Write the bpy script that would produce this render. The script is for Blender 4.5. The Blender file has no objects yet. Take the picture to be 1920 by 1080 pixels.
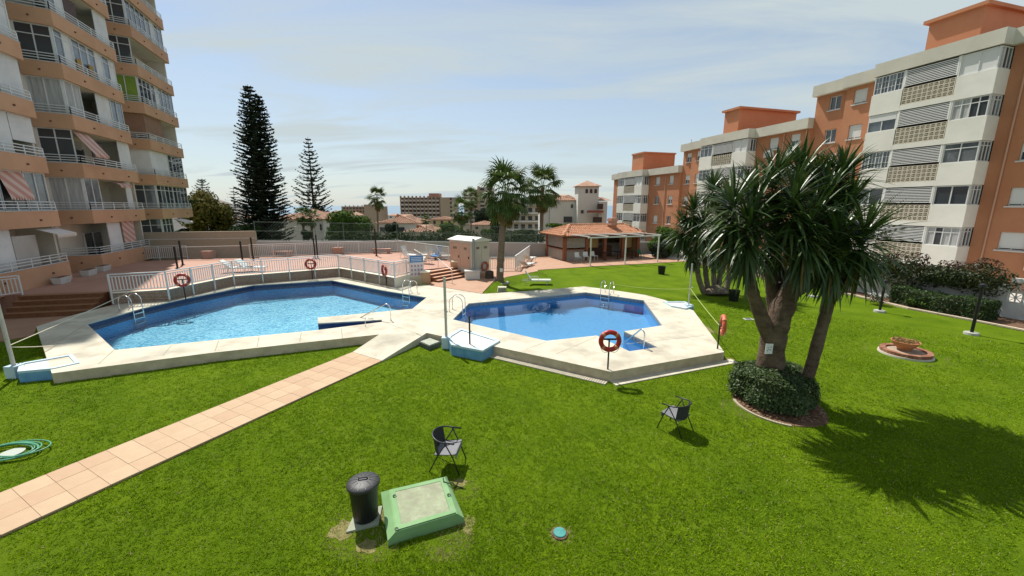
import bpy, math, random
import numpy as np
from mathutils import Vector, Matrix, geometry
R = random.Random(11)
PI = math.pi
sc = bpy.context.scene
col = sc.collection

# ---------------------------------------------------------------- camera
F_PX, EYE = 751.0, 5.2
PITCH = math.atan(155.0 / F_PX)
cam_d = bpy.data.cameras.new('camera')
cam_d.sensor_width = 36.0
cam_d.lens = F_PX / 1920.0 * 36.0
cam_d.clip_start = 0.05
cam_d.clip_end = 80000.0
cam = bpy.data.objects.new('camera', cam_d)
cam.location = (0, 0, EYE)
cam.rotation_euler = (PI / 2 - PITCH, 0, 0)
col.objects.link(cam)
sc.camera = cam

# ---------------------------------------------------------------- sky, sun, exposure
SUN_EL = math.radians(56.0)
SUN_XY = Vector((-0.54, 0.84)).normalized()
w = bpy.data.worlds.new('World'); sc.world = w; w.use_nodes = True
nt = w.node_tree; nt.nodes.clear()
def wn(t, **k):
    n = nt.nodes.new(t)
    for a, b in k.items(): setattr(n, a, b)
    return n
w_out = wn('ShaderNodeOutputWorld'); w_bg = wn('ShaderNodeBackground')
w_sky = wn('ShaderNodeTexSky', sky_type='NISHITA', sun_disc=False, sun_elevation=SUN_EL,
           sun_rotation=math.atan2(SUN_XY.x, SUN_XY.y), altitude=40.0, air_density=1.0, dust_density=0.6, ozone_density=1.0)
w_bg.inputs['Strength'].default_value = 0.096
w_tc = wn('ShaderNodeTexCoord')
w_sep = wn('ShaderNodeSeparateXYZ'); nt.links.new(w_tc.outputs['Generated'], w_sep.inputs[0])
w_add = wn('ShaderNodeMath', operation='ADD'); nt.links.new(w_sep.outputs['Z'], w_add.inputs[0]); w_add.inputs[1].default_value = 0.16
w_max = wn('ShaderNodeMath', operation='MAXIMUM'); nt.links.new(w_add.outputs[0], w_max.inputs[0]); w_max.inputs[1].default_value = 0.05
w_div = wn('ShaderNodeVectorMath', operation='DIVIDE')
w_cmb = wn('ShaderNodeCombineXYZ')
for i in range(3): nt.links.new(w_max.outputs[0], w_cmb.inputs[i])
nt.links.new(w_tc.outputs['Generated'], w_div.inputs[0]); nt.links.new(w_cmb.outputs[0], w_div.inputs[1])
w_map = wn('ShaderNodeMapping'); w_map.inputs['Rotation'].default_value = (0, 0, math.radians(32)); w_map.inputs['Scale'].default_value = (0.42, 1.35, 0.0)
w_map.inputs['Location'].default_value = (3.1, 1.7, 0)
nt.links.new(w_div.outputs[0], w_map.inputs['Vector'])
w_no = wn('ShaderNodeTexNoise'); w_no.inputs['Scale'].default_value = 1.25; w_no.inputs['Detail'].default_value = 7.0
w_no.inputs['Roughness'].default_value = 0.55; w_no.inputs['Distortion'].default_value = 0.9
nt.links.new(w_map.outputs[0], w_no.inputs['Vector'])
w_rmp = wn('ShaderNodeValToRGB')
w_rmp.color_ramp.elements[0].position = 0.38; w_rmp.color_ramp.elements[0].color = (0.24, 0.24, 0.24, 1)
w_rmp.color_ramp.elements[1].position = 0.62; w_rmp.color_ramp.elements[1].color = (0.98, 0.98, 0.98, 1)
nt.links.new(w_no.outputs['Fac'], w_rmp.inputs[0])
w_mix = wn('ShaderNodeMix', data_type='RGBA')
w_hz = wn('ShaderNodeMapRange'); w_hz.inputs[1].default_value = 0.55; w_hz.inputs[2].default_value = 0.0; w_hz.inputs[3].default_value = 0.0; w_hz.inputs[4].default_value = 0.72
nt.links.new(w_sep.outputs['Z'], w_hz.inputs[0])
w_mx = wn('ShaderNodeMath', operation='MAXIMUM'); nt.links.new(w_hz.outputs[0], w_mx.inputs[0]); nt.links.new(w_rmp.outputs[0], w_mx.inputs[1])
nt.links.new(w_mx.outputs[0], w_mix.inputs[0]); nt.links.new(w_sky.outputs[0], w_mix.inputs[6])
w_mix.inputs[7].default_value = (4.45, 5.1, 5.3, 1)
nt.links.new(w_mix.outputs[2], w_bg.inputs['Color']); nt.links.new(w_bg.outputs[0], w_out.inputs[0])

sun_d = bpy.data.lights.new('sun', 'SUN'); sun_d.energy = 4.5; sun_d.angle = math.radians(0.5); sun_d.color = (1.0, 0.955, 0.88)
sun = bpy.data.objects.new('sun', sun_d); col.objects.link(sun)
s_dir = Vector((-SUN_XY.x * math.cos(SUN_EL), -SUN_XY.y * math.cos(SUN_EL), -math.sin(SUN_EL)))
sun.rotation_euler = s_dir.to_track_quat('-Z', 'Y').to_euler()
sun.location = (-30, 40, 60)
sc.view_settings.view_transform = 'Standard'; sc.view_settings.look = 'None'
sc.view_settings.exposure = 0.45; sc.view_settings.gamma = 1.0; sc.view_settings.use_curve_mapping = False
sc.render.engine = 'CYCLES'
sc.cycles.max_bounces = 7; sc.cycles.transparent_max_bounces = 12; sc.cycles.diffuse_bounces = 3
sc.cycles.caustics_reflective = False; sc.cycles.caustics_refractive = False
sc.cycles.use_denoising = True

# ---------------------------------------------------------------- surveying helpers (place points on known planes)
_c, _s = math.cos(PITCH), math.sin(PITCH)
def _ray(x, y):
    u, v = (x - 960) / F_PX, (540 - y) / F_PX
    return Vector((u, _c + v * _s, -_s + v * _c))
def at(x, y, z=0.0):
    d = _ray(x, y); t = (z - EYE) / d.z
    return Vector((d.x * t, d.y * t, z))
def atY(x, y, Y):
    d = _ray(x, y); t = Y / d.y
    return Vector((d.x * t, Y, EYE + d.z * t))

# ---------------------------------------------------------------- mesh builder
class MB:
    def __init__(s): s.v = []; s.f = []
    def quad(s, *p):
        b = len(s.v); s.v += [tuple(q) for q in p]; s.f.append(tuple(range(b, b + len(p)))); return s
    def hexa(s, p):            # 8 points: bottom ring 0-3, top ring 4-7 (ccw from above)
        b = len(s.v); s.v += [tuple(q) for q in p]
        for f in ((3, 2, 1, 0), (4, 5, 6, 7), (0, 1, 5, 4), (1, 2, 6, 5), (2, 3, 7, 6), (3, 0, 4, 7)):
            s.f.append(tuple(b + i for i in f))
        return s
    def box(s, x0, x1, y0, y1, z0, z1):
        return s.hexa([(x0, y0, z0), (x1, y0, z0), (x1, y1, z0), (x0, y1, z0), (x0, y0, z1), (x1, y0, z1), (x1, y1, z1), (x0, y1, z1)])
    def bar(s, a, b, w, h):    # box along a segment a->b (any direction), w across horizontally, h in the third direction, centred
        a = Vector(a); b = Vector(b); d = (b - a).normalized()
        side = d.cross(Vector((0, 0, 1)))
        if side.length < 1e-4: side = Vector((1, 0, 0))
        side.normalize(); up = side.cross(d).normalized()
        sw, uh = side * w / 2, up * h / 2
        return s.hexa([a - sw - uh, a + sw - uh, b + sw - uh, b - sw - uh, a - sw + uh, a + sw + uh, b + sw + uh, b - sw + uh])
    def tube(s, pts, r, n=8, cap=True, closed=False):
        pts = [Vector(p) for p in pts]; m = len(pts)
        rs = r if isinstance(r, (list, tuple)) else [r] * m
        b = len(s.v); prev = None
        for i, p in enumerate(pts):
            if closed: d = pts[(i + 1) % m] - pts[i - 1]
            else: d = pts[min(i + 1, m - 1)] - pts[max(i - 1, 0)]
            d.normalize()
            if prev is None:
                q = Vector((0, 0, 1)) if abs(d.z) < 0.9 else Vector((1, 0, 0))
                n1 = d.cross(q).normalized()
            else:
                n1 = prev - d * prev.dot(d)
                n1 = n1.normalized() if n1.length > 1e-5 else prev
            prev = n1; n2 = d.cross(n1)
            for k in range(n):
                a = 2 * PI * k / n
                s.v.append(tuple(p + (n1 * math.cos(a) + n2 * math.sin(a)) * rs[i]))
        for i in range(m if closed else m - 1):
            j = (i + 1) % m
            for k in range(n):
                l = (k + 1) % n
                s.f.append((b + i * n + k, b + i * n + l, b + j * n + l, b + j * n + k))
        if cap and not closed:
            s.f.append(tuple(b + k for k in range(n))[::-1]); s.f.append(tuple(b + (m - 1) * n + k for k in range(n)))
        return s
    def lathe(s, prof, n=24, c=(0, 0, 0)):
        b = len(s.v); m = len(prof)
        for r, z in prof:
            for k in range(n):
                a = 2 * PI * k / n
                s.v.append((c[0] + r * math.cos(a), c[1] + r * math.sin(a), c[2] + z))
        for i in range(m - 1):
            for k in range(n):
                l = (k + 1) % n
                s.f.append((b + i * n + k, b + i * n + l, b + (i + 1) * n + l, b + (i + 1) * n + k))
        if prof[0][0] > 1e-4: s.f.append(tuple(b + k for k in range(n))[::-1])
        if prof[-1][0] > 1e-4: s.f.append(tuple(b + (m - 1) * n + k for k in range(n)))
        return s
    def prism(s, poly, z0, z1, bottom=True):
        if sum(poly[i - 1][0] * poly[i][1] - poly[i][0] * poly[i - 1][1] for i in range(len(poly))) < 0: poly = poly[::-1]
        b = len(s.v); n = len(poly)
        s.v += [(p[0], p[1], z0) for p in poly] + [(p[0], p[1], z1) for p in poly]
        for i in range(n):
            j = (i + 1) % n; s.f.append((b + i, b + j, b + n + j, b + n + i))
        tri = geometry.tessellate_polygon([[Vector((p[0], p[1], 0)) for p in poly]])
        for t in tri:
            a0, a1, a2 = (Vector(poly[i][:2]) for i in t)
            if (a1 - a0).cross(a2 - a0) < 0: t = t[::-1]
            s.f.append(tuple(b + n + i for i in t))
            if bottom: s.f.append(tuple(b + i for i in t[::-1]))
        return s
    def sheet(s, loops, z):    # outer loop and holes, flat at height z
        pts = [p for l in loops for p in l]; b = len(s.v)
        s.v += [(p[0], p[1], z) for p in pts]
        for t in geometry.tessellate_polygon([[Vector((p[0], p[1], 0)) for p in l] for l in loops]):
            a0, a1, a2 = (Vector(pts[i][:2]) for i in t)
            if (a1 - a0).cross(a2 - a0) < 0: t = t[::-1]
            s.f.append(tuple(b + i for i in t))
        return s
    def torus(s, c, ax, Rr, r, n=32, m=10):
        ax = Vector(ax).normalized(); q = Vector((0, 0, 1)) if abs(ax.z) < 0.9 else Vector((1, 0, 0))
        u = ax.cross(q).normalized(); v = ax.cross(u); c = Vector(c)
        return s.tube([c + (u * math.cos(2 * PI * k / n) + v * math.sin(2 * PI * k / n)) * Rr for k in range(n)], r, m, closed=True)
    def mesh(s, name, m=None, smooth=False):
        me = bpy.data.meshes.new(name); me.from_pydata(s.v, [], s.f)
        if m: me.materials.append(m)
        if smooth: me.polygons.foreach_set('use_smooth', [True] * len(me.polygons))
        me.update(); return me
def mesh_np(name, v, f, m, smooth=False):    # v (n,3), f (k,3|4)
    me = bpy.data.meshes.new(name); v = np.asarray(v, np.float32); f = np.asarray(f, np.int32)
    me.vertices.add(len(v)); me.vertices.foreach_set('co', v.ravel())
    k = f.shape[1]; me.loops.add(f.size); me.loops.foreach_set('vertex_index', f.ravel())
    me.polygons.add(len(f)); me.polygons.foreach_set('loop_start', np.arange(0, f.size, k, dtype=np.int32))
    if smooth: me.polygons.foreach_set('use_smooth', np.ones(len(f), bool))
    me.materials.append(m); me.update(calc_edges=True); return me

# ---------------------------------------------------------------- object helpers
def tag(o, label=None, cat=None, group=None, kind=None):
    if label: o['label'] = label
    if cat: o['category'] = cat
    if group: o['group'] = group
    if kind: o['kind'] = kind
    return o
def thing(name, label, cat, loc=(0, 0, 0), rz=0.0, group=None):
    o = bpy.data.objects.new(name, None); col.objects.link(o); o.empty_display_size = 0.2
    o.location = loc; o.rotation_euler = (0, 0, rz)
    return tag(o, label, cat, group)
def _wl(o):
    p = Vector((0, 0, 0))
    while o: p += o.location; o = o.parent
    return p
def link(name, me, parent=None, loc=None, rot=None, world=False):
    o = bpy.data.objects.new(name, me); col.objects.link(o)
    if parent:
        o.parent = parent
        if world: o.location = -_wl(parent)      # the mesh is given in world coordinates
    if loc is not None: o.location = loc
    if rot is not None: o.rotation_euler = rot
    return o
def ob(name, mb, m, parent=None, world=False, smooth=False, **k):
    return link(name, mb.mesh(name, m, smooth), parent, world=world, **k)
def wob(name, mb, m, parent, smooth=False):
    return ob(name, mb, m, parent, world=True, smooth=smooth)
def kids(o): return [c for c in col.objects if c.parent == o]
def copy_tree(o, parent=None, _cache={}):
    c = o.copy(); col.objects.link(c)
    if parent: c.parent = parent
    for ch in list(o.children): copy_tree(ch, c)
    return c

# ---------------------------------------------------------------- materials
def srgb(h):
    h = h.lstrip('#'); o = []
    for i in (0, 2, 4):
        x = int(h[i:i + 2], 16) / 255.0
        o.append(x / 12.92 if x <= 0.04045 else ((x + 0.055) / 1.055) ** 2.4)
    return tuple(o)
_mats = {}
def M(name, c1, c2=None, ns=4.0, rough=0.8, bump=0.0, bs=40.0, metal=0.0, spec=0.4, lo=0.35, hi=0.65, stretch=(1, 1, 1), c3=None, ns3=0.4, fac3=0.5, trans=0.0, detail=5.0, bd=0.02):
    if name in _mats: return _mats[name]
    m = bpy.data.materials.new(name); m.use_nodes = True; _mats[name] = m
    t = m.node_tree; b = t.nodes['Principled BSDF']
    b.inputs['Roughness'].default_value = rough; b.inputs['Metallic'].default_value = metal
    b.inputs['Specular IOR Level'].default_value = spec
    b.inputs['Base Color'].default_value = (*c1, 1)
    tc = t.nodes.new('ShaderNodeTexCoord'); mp = t.nodes.new('ShaderNodeMapping'); mp.inputs['Scale'].default_value = stretch
    t.links.new(tc.outputs['Object'], mp.inputs[0])
    last = None
    def noise(sc_, d=detail, ro=0.6):
        n = t.nodes.new('ShaderNodeTexNoise'); n.inputs['Scale'].default_value = sc_; n.inputs['Detail'].default_value = d; n.inputs['Roughness'].default_value = ro
        t.links.new(mp.outputs[0], n.inputs['Vector']); return n
    if c2:
        n = noise(ns); mr = t.nodes.new('ShaderNodeMapRange'); mr.inputs[1].default_value = lo; mr.inputs[2].default_value = hi
        t.links.new(n.outputs['Fac'], mr.inputs[0])
        mx = t.nodes.new('ShaderNodeMix'); mx.data_type = 'RGBA'; t.links.new(mr.outputs[0], mx.inputs[0])
        mx.inputs[6].default_value = (*c1, 1); mx.inputs[7].default_value = (*c2, 1); last = mx.outputs[2]
        if c3:
            n = noise(ns3, 3.0); mr = t.nodes.new('ShaderNodeMapRange'); mr.inputs[1].default_value = 0.45; mr.inputs[2].default_value = 0.7; mr.inputs[4].default_value = fac3
            t.links.new(n.outputs['Fac'], mr.inputs[0])
            m2 = t.nodes.new('ShaderNodeMix'); m2.data_type = 'RGBA'; t.links.new(mr.outputs[0], m2.inputs[0])
            t.links.new(last, m2.inputs[6]); m2.inputs[7].default_value = (*c3, 1); last = m2.outputs[2]
        t.links.new(last, b.inputs['Base Color'])
    if bump:
        n = noise(bs, 4.0); bp = t.nodes.new('ShaderNodeBump'); bp.inputs['Strength'].default_value = bump; bp.inputs['Distance'].default_value = bd
        t.links.new(n.outputs['Fac'], bp.inputs['Height']); t.links.new(bp.outputs[0], b.inputs['Normal'])
    if trans:      # thin leaf: part of the light passes through
        tr = t.nodes.new('ShaderNodeBsdfTranslucent'); ms = t.nodes.new('ShaderNodeMixShader'); ms.inputs[0].default_value = trans
        if last: t.links.new(last, tr.inputs[0])
        else: tr.inputs[0].default_value = (*c1, 1)
        out = t.nodes['Material Output']
        t.links.new(b.outputs[0], ms.inputs[1]); t.links.new(tr.outputs[0], ms.inputs[2]); t.links.new(ms.outputs[0], out.inputs[0])
    return m
def leaf_mat(name, c1, c2, rough=0.5, spec=0.25, trans=0.25):
    """foliage colour varies from leaf to leaf (Random Per Island)"""
    m = bpy.data.materials.new(name); m.use_nodes = True; t = m.node_tree; b = t.nodes['Principled BSDF']
    g = t.nodes.new('ShaderNodeNewGeometry'); mx = t.nodes.new('ShaderNodeMix'); mx.data_type = 'RGBA'
    t.links.new(g.outputs['Random Per Island'], mx.inputs[0]); mx.inputs[6].default_value = (*c1, 1); mx.inputs[7].default_value = (*c2, 1)
    t.links.new(mx.outputs[2], b.inputs['Base Color']); b.inputs['Roughness'].default_value = rough; b.inputs['Specular IOR Level'].default_value = spec
    tr = t.nodes.new('ShaderNodeBsdfTranslucent'); ms = t.nodes.new('ShaderNodeMixShader'); ms.inputs[0].default_value = trans
    t.links.new(mx.outputs[2], tr.inputs[0]); t.links.new(b.outputs[0], ms.inputs[1]); t.links.new(tr.outputs[0], ms.inputs[2])
    t.links.new(ms.outputs[0], t.nodes['Material Output'].inputs[0]); return m

WHITE = M('white_paint', (0.62, 0.61, 0.58), (0.55, 0.54, 0.50), ns=3, rough=0.55, bump=0.05)
WHITE_METAL = M('white_metal', (0.66, 0.66, 0.64), rough=0.4)
BLACK = M('black_metal', (0.012, 0.012, 0.013), rough=0.45)
CHROME = M('chrome', (0.75, 0.76, 0.77), rough=0.16, metal=1.0)
DECK = M('deck_concrete', (0.585, 0.545, 0.435), (0.53, 0.485, 0.375), ns=1.6, rough=0.85, bump=0.15, bs=25, c3=(0.34, 0.30, 0.235), ns3=1.1, fac3=0.75)
DECK_SIDE = M('deck_edge', (0.58, 0.49, 0.35), (0.44, 0.36, 0.25), ns=3, rough=0.9, bump=0.2)
SALMON = M('salmon_paving', (0.43, 0.255, 0.165), (0.385, 0.215, 0.135), ns=2.2, rough=0.75, bump=0.1, c3=(0.45, 0.29, 0.2), ns3=0.5)
TERRACOTTA = M('terracotta', (0.50, 0.19, 0.085), (0.38, 0.13, 0.055), ns=6, rough=0.8, bump=0.15)
BROWN_STEP = M('brown_step', (0.24, 0.10, 0.045), (0.17, 0.07, 0.032), ns=5, rough=0.8)
GREYWALL = M('grey_render', (0.50, 0.47, 0.42), (0.43, 0.40, 0.355), ns=0.8, rough=0.9, bump=0.15)
CREAMWALL = M('cream_render', (0.84, 0.79, 0.64), (0.76, 0.71, 0.57), ns=1.5, rough=0.9, bump=0.15)
RED = M('red_ring', (0.42, 0.022, 0.018), (0.34, 0.02, 0.016), ns=8, rough=0.4)
ORANGE_RING = M('orange_ring', (0.62, 0.13, 0.06), rough=0.45)
SOIL = M('soil', (0.10, 0.05, 0.028), (0.20, 0.115, 0.065), ns=9, rough=0.95, bump=0.8, bs=30, bd=0.05)
def glass_mat(name, tint=(0.03, 0.035, 0.04), rough=0.06):
    return M(name, tint, rough=rough, spec=0.9)
GLASS = glass_mat('window_glass', (0.05, 0.057, 0.065))
GLASS_PALE = M('window_glass_pale', (0.16, 0.18, 0.19), (0.08, 0.09, 0.10), ns=1.5, rough=0.08, spec=0.9)
CURTAIN = M('curtain', (0.52, 0.51, 0.48), (0.30, 0.30, 0.30), ns=2.0, rough=0.9, stretch=(7, 7, 0.3))
# ================================================================ GROUND, POOLS, TERRACE
DZ, T = 0.33, 0.90           # pool deck and upper terrace heights
def pts(px, z): return [tuple(at(x, y, z)[:2]) for x, y in px]
def struct(o, label=None): o['kind'] = 'structure'; return o

POOL_L = pts([(163, 607), (270, 577), (342, 560.5), (475, 534.5), (622, 525.5), (722, 545), (800, 557.5), (773, 579), (596, 595.5), (596, 606), (716, 599.5), (716, 603.5), (597, 618.5), (215, 656)], DZ)
POOL_R = pts([(849, 599), (879, 569), (1098, 548), (1207, 563), (1242, 610), (1170, 621), (1233, 651), (1180, 658.5), (1119, 629), (1024.5, 639)], DZ)
WALLPX = [(214, 571), (318, 563.5), (440, 535.5), (637, 518.3), (742, 539)]
WALL = pts(WALLPX, DZ)
DECK_OUT = pts([(68, 612), (140, 590)], DZ) + WALL + pts([(797, 534), (905, 551), (1000, 545), (1095, 537), (1150, 544), (1210, 553), (1245, 562), (1300, 582), (1358, 660), (1145, 697), (925, 649), (832, 631), (800, 624), (711, 627), (564, 643), (400, 661), (97, 700)], DZ)

# --- lawn material
def lawn_material():
    m = bpy.data.materials.new('lawn'); m.use_nodes = True; t = m.node_tree; b = t.nodes['Principled BSDF']
    b.inputs['Roughness'].default_value = 0.9; b.inputs['Specular IOR Level'].default_value = 0.05
    tc = t.nodes.new('ShaderNodeTexCoord')
    def noise(s, d, st=(1, 1, 1), ro=0.6):
        mp = t.nodes.new('ShaderNodeMapping'); mp.inputs['Scale'].default_value = st; t.links.new(tc.outputs['Object'], mp.inputs[0])
        n = t.nodes.new('ShaderNodeTexNoise'); n.inputs['Scale'].default_value = s; n.inputs['Detail'].default_value = d; n.inputs['Roughness'].default_value = ro
        t.links.new(mp.outputs[0], n.inputs['Vector']); return n.outputs['Fac']
    def mix(a, bb, f, lo, hi):
        mr = t.nodes.new('ShaderNodeMapRange'); mr.inputs[1].default_value = lo; mr.inputs[2].default_value = hi; t.links.new(f, mr.inputs[0])
        mx = t.nodes.new('ShaderNodeMix'); mx.data_type = 'RGBA'; t.links.new(mr.outputs[0], mx.inputs[0])
        for i, q in ((6, a), (7, bb)):
            if isinstance(q, tuple): mx.inputs[i].default_value = (*q, 1)
            else: t.links.new(q, mx.inputs[i])
        return mx.outputs[2]
    c = mix((0.078, 0.143, 0.004), (0.144, 0.220, 0.007), noise(0.55, 5.0), 0.33, 0.68)
    c2 = mix(c, (0.145, 0.205, 0.02), noise(1.7, 6.0, (1, 1, 1), 0.7), 0.52, 0.80)
    c3 = mix((0.045, 0.08, 0.003), c2, noise(26, 3.0, (1, 1, 1), 0.8), 0.25, 0.55)
    t.links.new(c3, b.inputs['Base Color'])
    bp = t.nodes.new('ShaderNodeBump'); bp.inputs['Strength'].default_value = 0.9; bp.inputs['Distance'].default_value = 0.04
    t.links.new(noise(38, 5.0, (1, 1, 1), 0.8), bp.inputs['Height']); t.links.new(bp.outputs[0], b.inputs['Normal'])
    return m
LAWN = lawn_material()
lawn = MB().sheet([[(-60, -12), (60, -12), (60, 46), (-60, 46)], POOL_L, POOL_R], 0.0)
struct(ob('lawn', lawn, LAWN))

# --- decks
dk = MB().sheet([DECK_OUT, POOL_L, POOL_R], DZ)
struct(ob('pool_deck', dk, DECK))
def joint(p, q, w_=0.012):
    a, b = at(*p, DZ + 0.002), at(*q, DZ + 0.002); e_ = (b - a).normalized(); n_ = Vector((-e_.y, e_.x, 0)) * w_
    struct(ob('deck_joint', MB().quad(a - n_, b - n_, b + n_, a + n_), M('joint_dark', (0.30, 0.27, 0.21), rough=1.0)))
for p_, q_ in (((213, 657), (184, 683)), ((322, 647), (306, 666)), ((410, 639), (403, 658)), ((486, 631), (482, 650)), ((565, 623), (562, 641)), ((640, 615.5), (642, 634)), ((1172, 645), (1320, 629)), ((1119, 631), (1042, 664)), ((1024, 641), (985, 655)), ((1208, 563), (1240, 561)), ((1150, 545), (1140, 556)), ((990, 546), (995, 557)), ((775, 581), (846, 599)), ((716, 603), (790, 628)), ((722, 545), (727, 538)), ((476, 534), (470, 531)), ((163, 607), (110, 640))): joint(p_, q_)
def skirt(name, loop, z0, z1, m, closed=True, parent=None):
    s = MB(); n = len(loop)
    for i in range(n if closed else n - 1):
        a, b = loop[i], loop[(i + 1) % n]
        s.quad((a[0], a[1], z0), (b[0], b[1], z0), (b[0], b[1], z1), (a[0], a[1], z1))
    return struct(ob(name, s, m))
skirt('deck_edge', DECK_OUT, -0.05, DZ - 0.002, DECK_SIDE)
def inset(loop, d):
    n = len(loop); A = sum(loop[i - 1][0] * loop[i][1] - loop[i][0] * loop[i - 1][1] for i in range(n)); sg = 1 if A > 0 else -1
    out = []
    for i in range(n):
        p0, p1, p2 = Vector(loop[i - 1]), Vector(loop[i]), Vector(loop[(i + 1) % n])
        e1 = (p1 - p0).normalized(); e2 = (p2 - p1).normalized()
        n1 = Vector((-e1.y, e1.x)) * sg; n2 = Vector((-e2.y, e2.x)) * sg
        b = (n1 + n2); L = b.length
        if L < 0.3: out.append(tuple(p1 + n1 * d)); continue
        b /= L; k = d / max(0.35, b.dot(n1)); out.append(tuple(p1 + b * k))
    return out
# --- pool shells
def mosaic(name, c1, c2, scale=34.0, rough=0.35):
    m = bpy.data.materials.new(name); m.use_nodes = True; t = m.node_tree; b = t.nodes['Principled BSDF']
    tc = t.nodes.new('ShaderNodeTexCoord'); v = t.nodes.new('ShaderNodeTexVoronoi'); v.inputs['Scale'].default_value = scale
    v.inputs['Randomness'].default_value = 0.35
    t.links.new(tc.outputs['Object'], v.inputs['Vector'])
    n = t.nodes.new('ShaderNodeTexNoise'); n.inputs['Scale'].default_value = 0.8; t.links.new(tc.outputs['Object'], n.inputs['Vector'])
    sp = t.nodes.new('ShaderNodeSeparateColor'); t.links.new(v.outputs['Color'], sp.inputs[0])
    ad = t.nodes.new('ShaderNodeMath'); ad.operation = 'ADD'; t.links.new(sp.outputs[0], ad.inputs[0]); t.links.new(n.outputs['Fac'], ad.inputs[1])
    mr = t.nodes.new('ShaderNodeMapRange'); mr.inputs[1].default_value = 0.4; mr.inputs[2].default_value = 1.25; t.links.new(ad.outputs[0], mr.inputs[0])
    mx = t.nodes.new('ShaderNodeMix'); mx.data_type = 'RGBA'; t.links.new(mr.outputs[0], mx.inputs[0])
    mx.inputs[6].default_value = (*c1, 1); mx.inputs[7].default_value = (*c2, 1); t.links.new(mx.outputs[2], b.inputs['Base Color'])
    b.inputs['Roughness'].default_value = rough; return m
NAVY = mosaic('navy_tile', (0.009, 0.014, 0.060), (0.016, 0.026, 0.10))
BLUE_L = mosaic('blue_wall_tile', (0.02, 0.36, 0.76), (0.04, 0.42, 0.82))
AQUA_SPARKLE = mosaic('aqua_sparkle_tile', (0.055, 0.33, 0.53), (0.30, 0.62, 0.76), 11.0)  # strong tile contrast also paints the caustic sparkle of the water into the floor
BLUE_R = mosaic('blue_wall_tile_small', (0.04, 0.34, 0.70), (0.06, 0.40, 0.76))
FLOOR_R = mosaic('blue_floor_tile', (0.075, 0.275, 0.50), (0.10, 0.32, 0.55), 9.0)
GREYTILE = mosaic('grey_band_tile', (0.10, 0.12, 0.16), (0.24, 0.26, 0.30), 22.0)
COPING = M('coping', (0.50, 0.48, 0.41), (0.42, 0.40, 0.34), ns=5, rough=0.7)
WZ = 0.17
def pool(name, loop, band, wall, floor, zband, zfl):
    t = bpy.data.objects.new(name, None); col.objects.link(t); t['kind'] = 'structure'
    def ring(nm, z0, z1, m):
        s = MB(); n = len(loop)
        for i in range(n):
            a, b = loop[i], loop[(i + 1) % n]; s.quad((a[0], a[1], z0), (b[0], b[1], z0), (b[0], b[1], z1), (a[0], a[1], z1))
        return ob(nm, s, m, t)
    ring('coping', DZ - 0.05, DZ, COPING); ring('tile_band', zband, DZ - 0.05, band); ring('pool_wall', zfl, zband, wall)
    ob('pool_floor', MB().sheet([loop], zfl), floor, t)
    return t
def water_mat(name, tint, bump, scale, dist):
    m = bpy.data.materials.new(name); m.use_nodes = True; t = m.node_tree; t.nodes.clear()
    o = t.nodes.new('ShaderNodeOutputMaterial'); mx = t.nodes.new('ShaderNodeMixShader'); tr = t.nodes.new('ShaderNodeBsdfTransparent'); gl = t.nodes.new('ShaderNodeBsdfGlossy')
    tr.inputs[0].default_value = (*tint, 1); gl.inputs['Roughness'].default_value = 0.02; gl.inputs[0].default_value = (0.95, 0.97, 1, 1)
    fr = t.nodes.new('ShaderNodeFresnel'); fr.inputs[0].default_value = 1.33
    tc = t.nodes.new('ShaderNodeTexCoord'); n1 = t.nodes.new('ShaderNodeTexNoise'); n1.inputs['Scale'].default_value = scale; n1.inputs['Detail'].default_value = 3
    n1.inputs['Distortion'].default_value = 0.6
    t.links.new(tc.outputs['Object'], n1.inputs['Vector'])
    bp = t.nodes.new('ShaderNodeBump'); bp.inputs['Strength'].default_value = bump; bp.inputs['Distance'].default_value = dist
    t.links.new(n1.outputs['Fac'], bp.inputs['Height'])
    for q in (fr, gl): t.links.new(bp.outputs[0], q.inputs['Normal'])
    t.links.new(fr.outputs[0], mx.inputs[0]); t.links.new(tr.outputs[0], mx.inputs[1]); t.links.new(gl.outputs[0], mx.inputs[2]); t.links.new(mx.outputs[0], o.inputs[0])
    return m
pool('large_pool', POOL_L, NAVY, BLUE_L, AQUA_SPARKLE, -0.04, -0.60)
pool('small_pool', POOL_R, GREYTILE, BLUE_R, FLOOR_R, 0.13, -0.42)
struct(ob('large_pool_water', MB().sheet([inset(POOL_L, 0.002)], WZ), water_mat('water_rippled', (0.86, 0.97, 1.0), 0.8, 6.0, 0.05)))
struct(ob('small_pool_water', MB().sheet([inset(POOL_R, 0.002)], WZ - 0.02), water_mat('water_calm', (0.84, 0.95, 1.0), 0.10, 2.2, 0.02)))
# underwater bench along the front of the large pool
q0, q1 = Vector(POOL_L[12]), Vector(POOL_L[13])
e = (q1 - q0).normalized(); nn = Vector((-e.y, e.x));
if nn.y < 0: nn = -nn
ben = MB().prism([tuple(q0 + nn * 0.02), tuple(q1 + nn * 0.02 - e * 0.2), tuple(q1 + nn * 0.75 - e * 0.7), tuple(q0 + nn * 0.75)], -0.6, -0.22)
struct(ob('pool_bench', ben, mosaic('bench_tile', (0.30, 0.60, 0.76), (0.42, 0.70, 0.82), 16.0)))

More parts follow.
